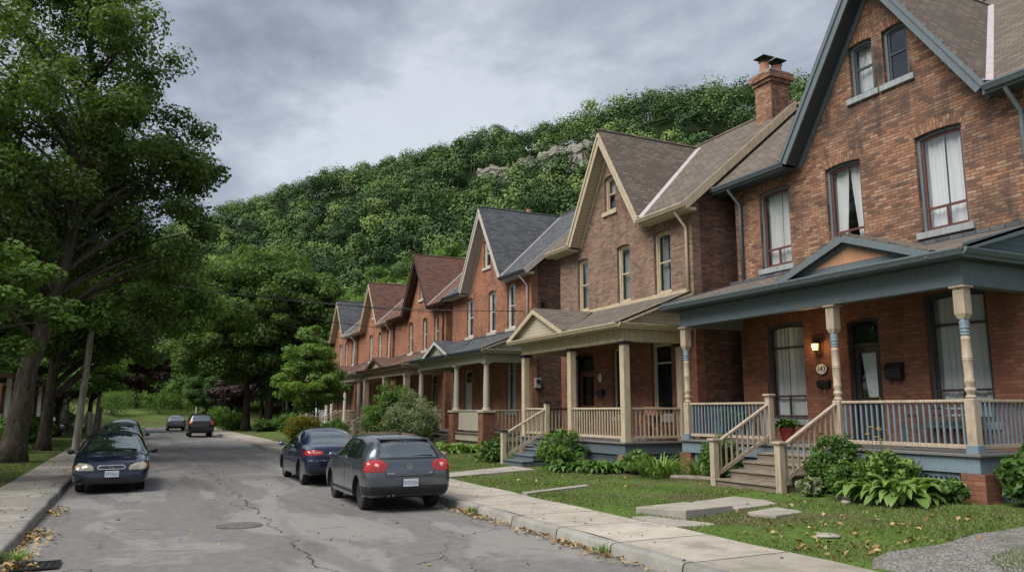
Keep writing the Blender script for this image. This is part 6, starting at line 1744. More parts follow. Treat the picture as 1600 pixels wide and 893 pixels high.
    if 'emblem' in D:
        ex, ez, sg, er, marks = D['emblem']
        h, nrm, _, _ = bvh.ray_cast(Vector((ex, sg * 6, ez)), Vector((0, -sg, 0)))
        yy = h.y
        m = MB(); k_ = 28
        m.ring([(ex + er * math.cos(2 * math.pi * q / k_), yy + sg * .002, ez + er * math.sin(2 * math.pi * q / k_)) for q in range(k_)], [(ex + er * .84 * math.cos(2 * math.pi * q / k_), yy + sg * .002, ez + er * .84 * math.sin(2 * math.pi * q / k_)) for q in range(k_)], (0, sg * .02, 0))
        e = m.build('emblem', M['chrome'], root, smooth=True, autosmooth=30)
        m = MB(); m.lathe([(er * .85, yy - sg * .004), (er * .85, yy + sg * .006)], (ex, 0, ez), 24, axis='y'); m.build('emblem_disc', M['plastic'], e)
        m = MB()
        for (a, b, c, d_) in marks: m.bar((ex + a * er, yy + sg * .014, ez + b * er), (ex + c * er, yy + sg * .014, ez + d_ * er), er * .13, .012, up=(0, 1, 0))
        m.build('emblem_mark', M['chrome'], e, fix=False)
    return root
def rot_pts(pts, s): return [(s * a, b) for a, b in pts]
GLS, PL = M['car_glass'], M['plastic']
def seam(y, z0, z1, lean=0.0, w=.007): return [(y - w, z0), (y + w, z0), (y + w + lean, z1), (y - w + lean, z1)]

# --- grey hatchback, seen from behind
hatch_st = [(-2.08, .44, .62, .74, .80, .66, .74, .70, .60), (-2.05, .36, .62, .83, .92, .74, .82, .78, .66), (-1.98, .30, .63, .93, 1.00, .80, .862, .825, .69), (-1.90, .27, .63, .955, 1.08, .82, .873, .84, .665),
            (-1.72, .24, .63, .965, 1.28, .84, .88, .855, .60), (-1.52, .22, .62, .965, 1.375, .85, .88, .86, .565), (-1.2, .21, .61, .96, 1.42, .855, .88, .86, .56), (-.8, .20, .6, .95, 1.445, .86, .88, .865, .565), (-.2, .19, .6, .94, 1.45, .86, .88, .865, .565), (.35, .19, .6, .925, 1.41, .86, .88, .86, .56),
            (.75, .19, .6, .91, 1.24, .86, .88, .855, .59), (1.12, .19, .6, .895, 1.01, .86, .88, .85, .66), (1.4, .2, .6, .86, .94, .86, .875, .835, .68), (1.8, .22, .58, .77, .85, .83, .86, .80, .64), (2.02, .27, .55, .68, .73, .74, .79, .73, .56), (2.08, .33, .5, .6, .62, .62, .68, .63, .46)]
hatch = car('hatchback_car', 'dark grey hatchback with red tail lights parked at the right kerb', 'car', (4.97, 16.74, 0.0), R(-0.6), hatch_st, (1.28, -1.29, .79), .318, M['car_grey'], dict(
    rim=M['alloy_dark'], spokes=10, mirror=(.62, .97, .93), plate=(0.02, -2.088, .56, -1), face={},
    emblem=(0, .875, -1, .062, [(-.52, .62, -.05, -.62), (.52, .62, .05, -.62), (-.26, .72, 0, .05), (.26, .72, 0, .05), (-.72, .30, -.36, -.72), (.72, .30, .36, -.72), (-.36, -.72, 0, -.02), (.36, -.72, 0, -.02)]),
    decals=[
        ('rear_window', [(-.60, 1.03), (.60, 1.03), (.55, 1.16), (.50, 1.32), (-.50, 1.32), (-.55, 1.16)], 'y', -1, GLS),
        ('window_trim', [(-.66, 1.0), (.66, 1.0), (.60, 1.16), (.54, 1.35), (-.54, 1.35), (-.60, 1.16)], 'y', -1, PL, dict(off=.002)),
        ('windscreen', [(-.62, 1.02), (.62, 1.02), (.53, 1.37), (-.53, 1.37)], 'y', 1, GLS),
        ('front_door_window', [(-.18, .98), (.82, .985), (.62, 1.12), (.22, 1.33), (-.18, 1.365)], 'x', 0, GLS),
        ('rear_door_window', [(-1.12, .985), (-.25, .98), (-.25, 1.365), (-.8, 1.355), (-1.12, 1.3)], 'x', 0, GLS),
        ('quarter_window', [(-1.52, 1.02), (-1.17, .985), (-1.17, 1.29), (-1.3, 1.25)], 'x', 0, GLS),
        ('tail_light', [(-.88, .775), (-.60, .765), (-.50, .79), (-.455, .85), (-.465, .92), (-.53, .975), (-.66, .995), (-.80, .985), (-.90, .92)], 'y', 0, M['lens_red'], dict(side=-1, off=.012)),
        ('tail_light_side', [(-2.03, .765), (-1.86, .765), (-1.82, .82), (-1.86, .93), (-1.95, .98), (-2.03, .94)], 'x', 0, M['lens_red'], dict(off=.010)),
        ('light_ring', [(-.66 + .055 * math.cos(q * .52), .89 + .055 * math.sin(q * .52)) for q in range(12)], 'y', 0, M['lens_pale'], dict(side=-1, off=.016)),
        ('bumper', [(-.80, .335), (.80, .335), (.80, .50), (-.80, .50)], 'y', -1, PL, dict(off=.006)),
        ('bumper_side', [(-2.03, .33), (-1.68, .33), (-1.66, .5), (-2.03, .5)], 'x', 0, PL, dict(off=.006)),
        ('hatch_seam', [(-.47, .675), (.47, .675), (.49, .70), (.51, .80), (.50, .80), (.475, .705), (.46, .69), (-.46, .69), (-.475, .705), (-.50, .80), (-.51, .80), (-.49, .70)], 'y', -1, PL, dict(off=.003)),
        ('door_seam', seam(-.215, .32, .95), 'x', 0, PL, dict(off=.002)), ('door_seam', seam(.86, .34, .93, -.02), 'x', 0, PL, dict(off=.002)), ('door_seam', seam(-1.02, .62, .96, -.1), 'x', 0, PL, dict(off=.002)),
        ('side_trim', [(-.98, .36), (.9, .36), (.9, .30), (-.98, .30)], 'x', 0, PL, dict(off=.004)),
        ('model_badge', [(-.46, .735), (-.31, .735), (-.31, .752), (-.46, .752)], 'y', -1, M['chrome'], dict(off=.006)),
        ('model_badge', [(.40, .735), (.47, .735), (.47, .752), (.40, .752)], 'y', -1, M['chrome'], dict(off=.006)),
        ('hood_light', [(-.80, .64), (-.50, .62), (-.52, .74), (-.76, .76)], 'y', 0, M['lens_clear'], dict(side=1, off=.008)),
        ('grille', [(-.42, .60), (.42, .60), (.42, .68), (-.42, .68)], 'y', 1, PL, dict(off=.006)),
    ],
    boxes=[('spoiler', -.52, .52, -1.68, -1.44, 1.362, 1.392, M['car_grey'], .01), ('door_handle', .872, .892, -.14, .02, .80, .825, M['car_grey']), ('door_handle', -.892, -.872, -.14, .02, .80, .825, M['car_grey']),
           ('door_handle', .872, .892, -.98, -.84, .81, .835, M['car_grey']), ('door_handle', -.892, -.872, -.98, -.84, .81, .835, M['car_grey'])],
    tubes=[('rear_wiper', [(.02, -1.96, 1.05), (.3, -1.94, 1.07), (.50, -1.94, 1.06)], .012, PL), ('aerial', [(0, -1.3, 1.46), (0, -1.36, 1.53)], .008, PL), ('exhaust_pipe', [(-.40, -1.9, .31), (-.40, -2.08, .31)], .032, M['alloy_dark']), ('exhaust_pipe', [(-.31, -1.9, .31), (-.31, -2.08, .31)], .032, M['alloy_dark'])]))

hatch.scale = (1.0, 0.94, 1.0)
# --- saloon body shared by several parked cars
sedan_st = [(-2.28, .42, .60, .76, .82, .66, .74, .70, .60), (-2.24, .34, .60, .86, .94, .74, .82, .77, .66), (-2.12, .29, .62, .93, 1.0, .81, .866, .82, .70), (-1.8, .25, .62, .955, 1.045, .84, .875, .84, .70), (-1.5, .22, .62, .955, 1.08, .85, .88, .85, .67),
            (-1.1, .2, .61, .95, 1.29, .86, .885, .86, .59), (-.7, .19, .6, .945, 1.40, .86, .89, .865, .55), (-.2, .19, .6, .935, 1.435, .86, .89, .865, .55), (.3, .19, .6, .92, 1.405, .86, .89, .86, .55), (.75, .19, .6, .9, 1.22, .86, .885, .855, .59),
            (1.2, .19, .6, .875, .985, .86, .88, .85, .67), (1.5, .2, .6, .84, .93, .86, .875, .835, .69), (1.95, .23, .57, .745, .83, .82, .86, .79, .64), (2.2, .28, .53, .66, .71, .74, .79, .72, .55), (2.28, .34, .5, .6, .62, .62, .68, .62, .46)]
def sedan_decals(front=True):
    return [
        ('rear_window', [(-.60, 1.085), (.60, 1.085), (.545, 1.24), (.48, 1.375), (-.48, 1.375), (-.545, 1.24)], 'y', -1, GLS),
        ('windscreen', [(-.63, 1.0), (.63, 1.0), (.52, 1.355), (-.52, 1.355)], 'y', 1, GLS),
        ('front_door_window', [(-.06, .97), (.98, .975), (.70, 1.14), (.30, 1.32), (-.06, 1.355)], 'x', 0, GLS),
        ('rear_door_window', [(-.98, .985), (-.13, .97), (-.13, 1.355), (-.55, 1.345), (-.92, 1.24)], 'x', 0, GLS),
        ('quarter_window', [(-1.28, 1.01), (-1.03, .985), (-.98, 1.22)], 'x', 0, GLS),
        ('tail_light', [(-.86, .79), (-.42, .80), (-.42, .90), (-.56, .93), (-.86, .92)], 'y', 0, M['lens_red'], dict(side=-1, off=.010)),
        ('tail_light_side', [(-2.2, .80), (-1.98, .82), (-2.02, .91), (-2.2, .92)], 'x', 0, M['lens_red'], dict(off=.008)),
        ('light_ring', [(-.82, .85), (-.46, .85), (-.46, .872), (-.82, .872)], 'y', 0, M['lens_pale'], dict(side=-1, off=.014)),
        ('bumper_seam', [(-.78, .655), (.78, .655), (.78, .675), (-.78, .675)], 'y', -1, M['chrome'], dict(off=.005)),
        ('boot_seam', [(-.40, .70), (.40, .70), (.40, .708), (-.40, .708)], 'y', -1, PL, dict(off=.003)),
        ('bumper', [(-.74, .32), (.74, .32), (.76, .42), (-.76, .42)], 'y', -1, PL, dict(off=.005)),
        ('door_seam', seam(-.10, .32, .95), 'x', 0, PL, dict(off=.002)), ('door_seam', seam(1.02, .34, .92, -.02), 'x', 0, PL, dict(off=.002)), ('door_seam', seam(-.98, .60, .96, .02), 'x', 0, PL, dict(off=.002)),
        ('side_trim', [(-.95, .56), (.98, .56), (.98, .60), (-.95, .60)], 'x', 0, PL, dict(off=.006)),
        ('headlight', [(-.80, .62), (-.44, .60), (-.46, .70), (-.60, .745), (-.80, .74)], 'y', 0, M['lens_clear'], dict(side=1, off=.010)),
        ('grille', [(-.36, .61), (.36, .61), (.33, .70), (-.33, .70)], 'y', 1, PL, dict(off=.006)),
        ('air_intake', [(-.60, .36), (.60, .36), (.56, .46), (-.56, .46)], 'y', 1, PL, dict(off=.004)),
    ]
def sedan_boxes(pm): return [(f'door_handle', s * .885 - .01, s * .885 + .01, y, y + .15, .79, .815, pm) for s in (-1, 1) for y in (.0, -.9)]
car('saloon_car', 'dark blue saloon with red tail lights parked ahead of the grey hatchback', 'car', (4.93, 22.75, 0.0), R(-0.4), sedan_st, (1.36, -1.34, .80), .318, M['car_navy'], dict(
    spokes=7, mirror=(.80, .98, .94), mirror_mat=M['car_steel'], plate=(0.0, -2.262, .80, -1), decals=sedan_decals(), boxes=sedan_boxes(M['car_navy']), emblem=(0, .955, -1, .05, [(-.5, 0, .5, 0), (0, -.5, 0, .5)])))
car('saloon_car', 'pale silver blue saloon parked behind the dark blue one on the left', 'car', (-.46, 35.2, 0.0), R(180), sedan_st, (1.36, -1.34, .80), .318, M['car_steel'], dict(
    mirror=(.80, .98, .94), mirror_mat=PL, decals=sedan_decals(), boxes=sedan_boxes(M['car_steel'])), 'parked cars on the left')
car('saloon_car', 'silver grey saloon parked farthest along the left kerb', 'car', (-.46, 48.5, 0.0), R(180), sedan_st, (1.36, -1.34, .80), .318, M['car_silver'], dict(
    mirror=(.80, .98, .94), decals=sedan_decals(), boxes=sedan_boxes(M['car_silver'])), 'parked cars on the left')
car('saloon_car', 'small silver car far down the right side, left of the black one', 'car', (3.75, 84.0, 0.0), 0.0, sedan_st, (1.36, -1.34, .80), .318, M['car_silver'], dict(decals=sedan_decals(), mirror=(.80, .98, .94), boxes=[], plate=(0, -2.262, .80, -1)))
car('saloon_car', 'dark car in the left driveway partly hidden by the hedge', 'car', (-5.6, 62.0, .22), R(200), sedan_st, (1.36, -1.34, .80), .318, M['car_black'], dict(decals=sedan_decals(), mirror=(.80, .98, .94), boxes=[]), 'cars in the left driveway')
car('saloon_car', 'grey car with pale roof in the left driveway nearest the brick house', 'car', (-7.0, 56.5, .3), R(205), sedan_st, (1.36, -1.34, .80), .318, M['car_steel'], dict(decals=sedan_decals(), mirror=(.80, .98, .94), boxes=[]), 'cars in the left driveway')

# --- low dark blue coupe facing the camera
civ_st = [(-2.2, .42, .60, .74, .80, .64, .72, .68, .58), (-2.14, .33, .60, .84, .90, .74, .80, .75, .64), (-1.95, .27, .6, .89, .955, .80, .845, .80, .67), (-1.5, .22, .6, .90, 1.02, .82, .85, .82, .64), (-1.0, .19, .59, .895, 1.24, .83, .855, .83, .56),
          (-.55, .18, .58, .885, 1.345, .835, .86, .835, .53), (-.1, .18, .58, .875, 1.365, .835, .86, .835, .53), (.25, .18, .57, .865, 1.32, .835, .86, .83, .54), (.7, .18, .57, .85, 1.12, .83, .858, .83, .60), (1.05, .18, .56, .835, .93, .83, .856, .825, .68),
          (1.35, .19, .55, .80, .875, .83, .855, .815, .70), (1.75, .2, .53, .735, .80, .81, .845, .79, .69), (2.02, .21, .50, .665, .715, .76, .81, .75, .65), (2.16, .22, .46, .575, .61, .69, .745, .69, .58), (2.2, .27, .43, .50, .52, .60, .64, .60, .48)]
car('coupe_car', 'dark blue older two door car facing the camera at the left kerb', 'car', (-.42, 23.3, 0.0), R(180.6), civ_st, (1.33, -1.29, .76), .295, M['car_blue'], dict(
    spokes=8, rim=M['alloy_dark'], mirror=(.72, .90, .90), mirror_mat=PL, plate=(-.02, 2.225, .455, 1),
    emblem=(0, .605, 1, .042, [(-.42, -.6, -.5, .62), (.42, -.6, .5, .62), (-.45, -.02, .45, -.02)]),
    decals=[
        ('windscreen', [(-.67, .925), (-.3, .905), (.3, .905), (.67, .925), (.50, 1.305), (-.50, 1.305)], 'y', 1, GLS),
        ('rear_window', [(-.58, 1.03), (.58, 1.03), (.46, 1.31), (-.46, 1.31)], 'y', -1, GLS),
        ('door_window', [(-.42, .925), (.90, .915), (.62, 1.06), (.22, 1.265), (-.30, 1.295)], 'x', 0, GLS), ('quarter_window', [(-1.15, .94), (-.47, .925), (-.36, 1.285), (-.72, 1.22)], 'x', 0, GLS),
        ('headlight', [(-.745, .545), (-.39, .535), (-.365, .575), (-.41, .645), (-.53, .695), (-.70, .71), (-.775, .645)], 'y', 0, M['lens_clear'], dict(side=1, off=.012)),
        ('indicator', [(-.765, .56), (-.70, .556), (-.665, .685), (-.71, .69), (-.775, .635)], 'y', 0, M['lens_amber'], dict(side=1, off=.016)),
        ('grille_surround', [(-.31, .60), (-.285, .645), (-.24, .66), (.24, .66), (.285, .645), (.31, .60), (.285, .57), (.24, .557), (-.24, .557), (-.285, .57)], 'y', 1, M['chrome'], dict(off=.006, seg=.05)),
        ('grille', [(-.285, .60), (-.265, .635), (-.23, .645), (.23, .645), (.265, .635), (.285, .60), (.265, .583), (.23, .573), (-.23, .573), (-.265, .583)], 'y', 1, PL, dict(off=.011, seg=.05)),
        ('air_intake', [(-.50, .285), (.50, .285), (.54, .33), (.52, .385), (-.52, .385), (-.54, .33)], 'y', 1, PL, dict(off=.005)),
        ('bumper_lip', [(-.60, .232), (.60, .232), (.60, .25), (-.60, .25)], 'y', 1, M['alloy_dark'], dict(off=.008)),
        ('bumper_seam', [(-.80, .535), (-.36, .535), (-.34, .545), (.34, .545), (.36, .535), (.80, .535), (.80, .542), (.36, .543), (.34, .552), (-.34, .552), (-.36, .543), (-.80, .542)], 'y', 1, PL, dict(off=.003)),
        ('bonnet_seam', [(-.60, .72), (-.594, .72), (-.655, .905), (-.665, .905)], 'y', 0, PL, dict(side=1, off=.003)),
        ('door_seam', seam(-.45, .3, .9), 'x', 0, PL, dict(off=.002)), ('door_seam', seam(.92, .33, .88), 'x', 0, PL, dict(off=.002)),
        ('side_trim', [(-.95, .5), (.95, .5), (.95, .54), (-.95, .54)], 'x', 0, PL, dict(off=.006)),
        ('tail_light', [(-.78, .74), (-.42, .75), (-.42, .86), (-.78, .85)], 'y', 0, M['lens_red'], dict(side=-1, off=.01)),
    ],
    boxes=[('door_handle', s * .855 - .01, s * .855 + .01, -.36, -.22, .74, .765, PL) for s in (-1, 1)],
    tubes=[('wiper', [(-.45, 1.15, .905), (.0, 1.08, .925)], .01, PL), ('wiper', [(.1, 1.15, .905), (.5, 1.06, .93)], .01, PL)]))

# --- black upright car far on the right
suv_st = [(-2.2, .48, .70, .92, .98, .72, .78, .75, .66), (-2.16, .38, .72, 1.02, 1.12, .80, .87, .83, .70), (-2.05, .34, .74, 1.06, 1.25, .84, .895, .86, .68), (-1.8, .32, .74, 1.07, 1.60, .86, .90, .87, .61), (-1.5, .3, .74, 1.07, 1.67, .87, .905, .88, .60), (-.2, .28, .73, 1.06, 1.69, .88, .91, .885, .60),
          (.35, .28, .72, 1.04, 1.63, .88, .91, .88, .60), (.8, .28, .72, 1.02, 1.38, .88, .905, .875, .63), (1.2, .28, .71, .99, 1.12, .88, .90, .87, .70), (1.9, .32, .68, .90, 1.0, .85, .88, .83, .68), (2.15, .38, .64, .78, .84, .76, .81, .75, .58), (2.2, .44, .6, .7, .72, .64, .7, .65, .48)]
car('estate_car', 'black upright estate car seen from behind far down the right kerb', 'car', (4.5, 63.5, 0.0), 0.0, suv_st, (1.3, -1.3, .81), .345, M['car_black'], dict(mirror=(.8, 1.14, .96), plate=(0, -2.185, .86, -1), boxes=[],
    decals=[('rear_window', [(-.62, 1.18), (.62, 1.18), (.54, 1.56), (-.54, 1.56)], 'y', -1, GLS), ('windscreen', [(-.65, 1.14), (.65, 1.14), (.56, 1.58), (-.56, 1.58)], 'y', 1, GLS),
            ('front_door_window', [(-.1, 1.1), (.95, 1.1), (.4, 1.5), (-.1, 1.58)], 'x', 0, GLS), ('rear_door_window', [(-1.1, 1.1), (-.17, 1.1), (-.17, 1.58), (-1.0, 1.55)], 'x', 0, GLS),
            ('tail_light', [(-.88, .92), (-.62, .92), (-.64, 1.16), (-.86, 1.16)], 'y', 0, M['lens_red'], dict(side=-1, off=.01)), ('bumper', [(-.8, .42), (.8, .42), (.8, .6), (-.8, .6)], 'y', -1, PL, dict(off=.006))]))
# ------------------------------------------------------------------ poles and wires
def pole(name, label, x, y, h, r, lean=(0, 0), arm=True):
    root = thing(name, label, 'utility pole', G(x, y, -.1)); set_off((0, 0, 0))
    m = MB(); m.tube([(0, 0, 0), (lean[0] * .5, lean[1] * .5, h * .5), (lean[0], lean[1], h)], [r, r * .85, r * .68], 12); m.build('post', M['pole'], root, smooth=True, autosmooth=40)
    if arm:
        m = MB(); m.bar((lean[0] - .9, lean[1], h - .5), (lean[0] + .9, lean[1], h - .5), .1, .12); m.build('crossarm', M['pole'], root)
        for a in (-.8, -.4, .4, .8):
            m = MB(); m.lathe([(.03, h - .44), (.05, h - .4), (.03, h - .35), (.05, h - .3), (.02, h - .27)], (lean[0] + a, lean[1], 0), 8); m.build('insulator', M['stone'], root)
    return root
pole('utility_pole', 'tall grey wooden utility pole beside the dark blue parked car', -2.28, 40.2, 9.6, .16, (.42, 0.3))
p2 = pole('utility_pole', 'second wooden pole with street lamp arm beyond the first', -3.0, 78, 8.6, .16, (.35, 0))
m = MB(); m.tube([(.3, 0, 7.2), (.8, -.2, 7.6), (1.5, -.4, 7.7)], .035, 8); m.build('lamp_arm', M['alloy'], p2)
m = MB(); m.lathe([(.05, 7.74), (.13, 7.72), (.15, 7.66), (.1, 7.6)], (1.6, -.42, 0), 12); m.build('lamp_head', M['alloy'], p2)
pole('utility_pole', 'short wooden pole at the far right kerb', 6.9, 103, 5.2, .17, (0, 0), arm=False)
for i, (x, y, lab) in enumerate([(-3.15, 68, 'squat grey wooden post just behind the parked cars'), (-3.05, 73, 'thin wooden post between the squat post and the tall one'), (-2.75, 79.5, 'taller pale wooden post farthest back')]):
    root = thing('fence_post', lab, 'post', G(x, y, -.1), 0, 'wooden posts along the left lawn'); set_off((0, 0, 0))
    m = MB(); r_, h_ = (.2, 1.75) if i == 0 else ((.13, 1.6) if i == 1 else (.16, 2.2)); m.tube([(0, 0, 0), (0, 0, h_)], [r_, r_ * .9], 10); m.build('shaft', M['pole'], root, smooth=True, autosmooth=40)
    m = MB(); m.tube([(0, 0, h_), (0, 0, h_ + .04)], [r_ * .95, r_ * .7], 10); m.build('cap', M['pole'], root)
def wire(a, b, sag, lab, r_=.019):
    a, b = Vector(a), Vector(b); n = 16
    m = MB(); m.tube([a + (b - a) * t + Vector((0, 0, -4 * sag * t * (1 - t))) for t in np.linspace(0, 1, n)], r_, 5)
    return tag(m.build('overhead_wire', M['iron'], smooth=True), lab, 'wire', 'overhead service wires')
set_off((0, 0, 0))
wire((-2.0, 42.0, 9.2), (14.97, 38.9, 7.2), .5, 'overhead wire from the left pole to the slate roofed orange house')
wire((-2.0, 42.0, 8.9), (14.97, 46.9, 7.0), .5, 'overhead wire from the left pole to the dark trimmed orange house')
wire((-1.6, 42.0, 9.2), (14.97, 56.9, 7.1), .55, 'overhead wire from the left pole to the house with cream verge boards')
wire((-2.4, 42.0, 8.6), (14.95, 29.6, 6.2), .5, 'overhead wire reaching the near corner of the slate roofed house')
wire((-1.3, 42.0, 9.15), (6.9, 103, 5.1), .8, 'overhead wire running on to the far short pole')

# ------------------------------------------------------------------ porch things
XW = 15.6
# lit lantern
L = thing('wall_lantern', 'small lit black wall lantern above the oval house number', 'lantern', (XW, 14.2, 3.55)); set_off((0, 0, 0))
m = MB(); m.box(-.03, -.002, -.05, .05, -.1, .12); m.build('back_plate', M['iron'], L)
m = MB(); m.tube([(-.02, 0, .06), (-.09, 0, .17), (-.14, 0, .15)], .012, 6); m.build('bracket', M['iron'], L)
m = MB(); m.lathe([(.02, .16), (.11, .09), (.115, .07), (.02, .07)], (-.14, 0, 0), 8); m.build('lantern_cap', M['iron'], L)
m = MB()
for a in range(6):
    t = a * math.pi / 3; m.bar((-.14 + .085 * math.cos(t), .085 * math.sin(t), .07), (-.14 + .065 * math.cos(t), .065 * math.sin(t), -.11), .012, .012)
m.lathe([(.02, -.15), (.068, -.11), (.068, -.10), (.02, -.10)], (-.14, 0, 0), 8)
m.build('lantern_cage', M['iron'], L, fix=False)
t = NT('lantern_glow'); t.fin((0.9, 0.55, 0.2), 0.5)
t.b.inputs["Emission Color"].default_value = (1.0, 0.55, 0.16, 1); t.b.inputs["Emission Strength"].default_value = 1.6
m = MB(); m.lathe([(.06, -.098), (.078, .065)], (-.14, 0, 0), 12); m.build('lantern_glass', t.m, L, smooth=True)
ld = bpy.data.lights.new('lantern_bulb', 'POINT'); ld.energy = 4; ld.color = (1, .62, .28); ld.shadow_soft_size = .05
lo = bpy.data.objects.new('lantern_bulb', ld); COL.objects.link(lo); lo.parent = L; lo.location = (-.27, 0, 0)
# house numbers
def text_mesh(txt, size, mat, parent, loc, name='numerals'):
    cu = bpy.data.curves.new(name, 'FONT'); cu.body = txt; cu.size = size; cu.align_x = 'CENTER'; cu.align_y = 'CENTER'; cu.extrude = .002
    tmp = bpy.data.objects.new(name, cu); COL.objects.link(tmp)
    dg = bpy.context.evaluated_depsgraph_get(); dg.update()
    me = bpy.data.meshes.new_from_object(tmp.evaluated_get(dg), depsgraph=dg)
    bpy.data.objects.remove(tmp)
    me.transform(Matrix.Rotation(R(90), 4, 'X')); me.transform(Matrix.Rotation(R(-90), 4, 'Z'))
    me.materials.clear(); me.materials.append(mat)
    ob = bpy.data.objects.new(name, me); COL.objects.link(ob); ob.parent = parent; ob.location = loc
    return ob
def plaque(x, y, z, ry, rz_, txt, size, lab):
    o = thing('house_number', lab, 'house number', (x, y, z)); set_off((0, 0, 0))
    m = MB(); m.lathe([(1.0, -.002), (1.0, -.02), (.93, -.026), (.2, -.026)], (0, 0, 0), 28, axis='x', squash=(1, 1)); m.v = [(a, b * ry, c * rz_) for a, b, c in m.v]; m.build('border', M['iron'], o, smooth=True, autosmooth=30)
    m = MB(); m.lathe([(.86, -.0265), (.86, -.031), (.2, -.031)], (0, 0, 0), 28, axis='x'); m.v = [(a, b * ry, c * rz_) for a, b, c in m.v]; m.build('face', plain('enamel_white', (.72, .71, .68), .4), o)
    text_mesh(txt, size, M['iron'], o, (-.034, 0, 0))
plaque(XW, 14.15, 2.98, .2, .15, '143', .19, 'oval white house number plate with black rim below the lantern')
plaque(14.4, 22.66, 3.05, .13, .16, '3', .17, 'small oval house number plate in the cream porch')
# mail boxes
def mailbox(x, y, z, w, h, d, lab, hooks=True, dome=True):
    o = thing('mailbox', lab, 'mailbox', (x, y, z), 0, None); set_off((0, 0, 0))
    m = MB(); n = 8
    prof = [(-.004, -h / 2), (-d * .8, -h / 2 + .02), (-d, h * .1)]
    m.extr([(a, -w / 2, b) for a, b in prof] + [(-.004, -w / 2, h * .1)], (0, w, 0)); m.build('box', M['iron'], o, bevel=.01)
    pr = [(-.004, h * .1 + .003), (-d * 1.06, h * .1 + .003), (-d * 1.06, h * .16)] + ([(-d * .7, h * .42), (-d * .3, h * .55), (-.004, h * .58)] if dome else [(-.004, h * .38)])
    m = MB(); m.extr([(a, -w / 2 - .012, b) for a, b in pr], (0, w + .024, 0)); m.build('lid', M['iron'], o, bevel=.012)
    if hooks:
        for yy in (-w * .25, w * .25):
            m = MB(); m.tube([(-.02, yy, -h / 2), (-.03, yy, -h / 2 - .09), (-.07, yy, -h / 2 - .12), (-.1, yy, -h / 2 - .08)], .008, 5); m.build('newspaper_hook', M['iron'], o)
    return o
mailbox(XW, 12.03, 2.82, .42, .36, .17, 'large black domed mailbox right of the dark front door')
mailbox(XW, 14.08, 2.62, .36, .24, .13, 'flat black mailbox under the oval house number', dome=False)
mailbox(14.4, 22.62, 2.55, .38, .26, .13, 'black mailbox under the number plate in the cream porch', dome=False)
# red pot with plant near the top of the steps
o = thing('flower_pot', 'round red flower pot standing on the porch deck', 'flower pot', (14.1, 13.95, 1.181)); set_off((0, 0, 0))
m = MB(); m.lathe([(.12, 0), (.165, .28), (.185, .29), (.185, .36), (.16, .36), (.15, .3)], (0, 0, 0), 20); m.build('pot', plain('red_glaze', (.26, .03, .03), .35), o, smooth=True, autosmooth=40)
m = MB(); m.lathe([(.01, .3), (.155, .3), (.155, .31), (.01, .315)], (0, 0, 0), 16); m.build('soil', plain('potting_soil', (.03, .022, .016), 1), o)
blades('potted_plant', 'bushy green plant growing in the red pot', 14.1, 13.95, 90, .42, .045, M['leaf_hosta2'], None, 31, spread=.12, lift=(.7, 1.5), arch=.8, dz=1.181 + .31 - gz(14.1, 13.95) - .03)
blades('potted_plant', 'large leaved plant rising behind the left blue balusters', 14.9, 16.85, 26, .75, .10, M['leaf_hosta'], None, 32, spread=.12, lift=(.9, 1.5), arch=.75, dz=1.181 + .3 - gz(14.9, 16.85))
o = thing('planter_tub', 'dark planter tub behind the left blue balusters', 'planter', (14.9, 16.85 - .0, 1.181)); set_off((0, 0, 0))
m = MB(); m.lathe([(.18, 0), (.22, .3), (.24, .31), (.24, .33), (.2, .33), (.19, .28)], (0, 0, 0), 16); m.build('tub', M['iron'], o, smooth=True, autosmooth=40)
o = thing('flower_pot', 'small dark pot beside the red one', 'flower pot', (14.05, 14.42, 1.181)); set_off((0, 0, 0))
m = MB(); m.lathe([(.08, 0), (.11, .17), (.12, .18), (.12, .2), (.1, .2), (.09, .16)], (0, 0, 0), 14); m.build('pot', M['iron'], o, smooth=True, autosmooth=40)
blades('potted_plant', 'low fern in the small dark pot', 14.05, 14.42, 40, .28, .02, M['leaf_hosta2'], None, 33, spread=.06, lift=(.5, 1.5), arch=.8, dz=1.181 + .17 - gz(14.05, 14.42))
# bench on the porch
o = thing('porch_bench', 'slatted green wooden bench behind the blue balusters', 'bench', (14.9, 10.6, 1.181)); set_off((0, 0, 0))
gm = paint('bench_green', (.05, .075, .06)); mm_ = paint('bench_brown', (.13, .06, .045))
m = MB()
for k in range(4): m.box(-.22 + k * .12, -.13 + k * .12, -.7, .7, .42, .445)
m.build('seat', gm, o)
m = MB()
for k in range(3): m.box(.26, .285, -.7, .7, .55 + k * .14, .65 + k * .14)
m.build('backrest', mm_, o)
for yy in (-.66, .66):
    for xx in (-.2, .24):
        m = MB(); m.box(xx, xx + .05, yy - .03, yy + .03, 0, .42 if xx < 0 else .97); m.build('leg', gm, o)
    m = MB(); m.box(-.22, .27, yy - .03, yy + .03, .64, .67); m.build('armrest', gm, o)
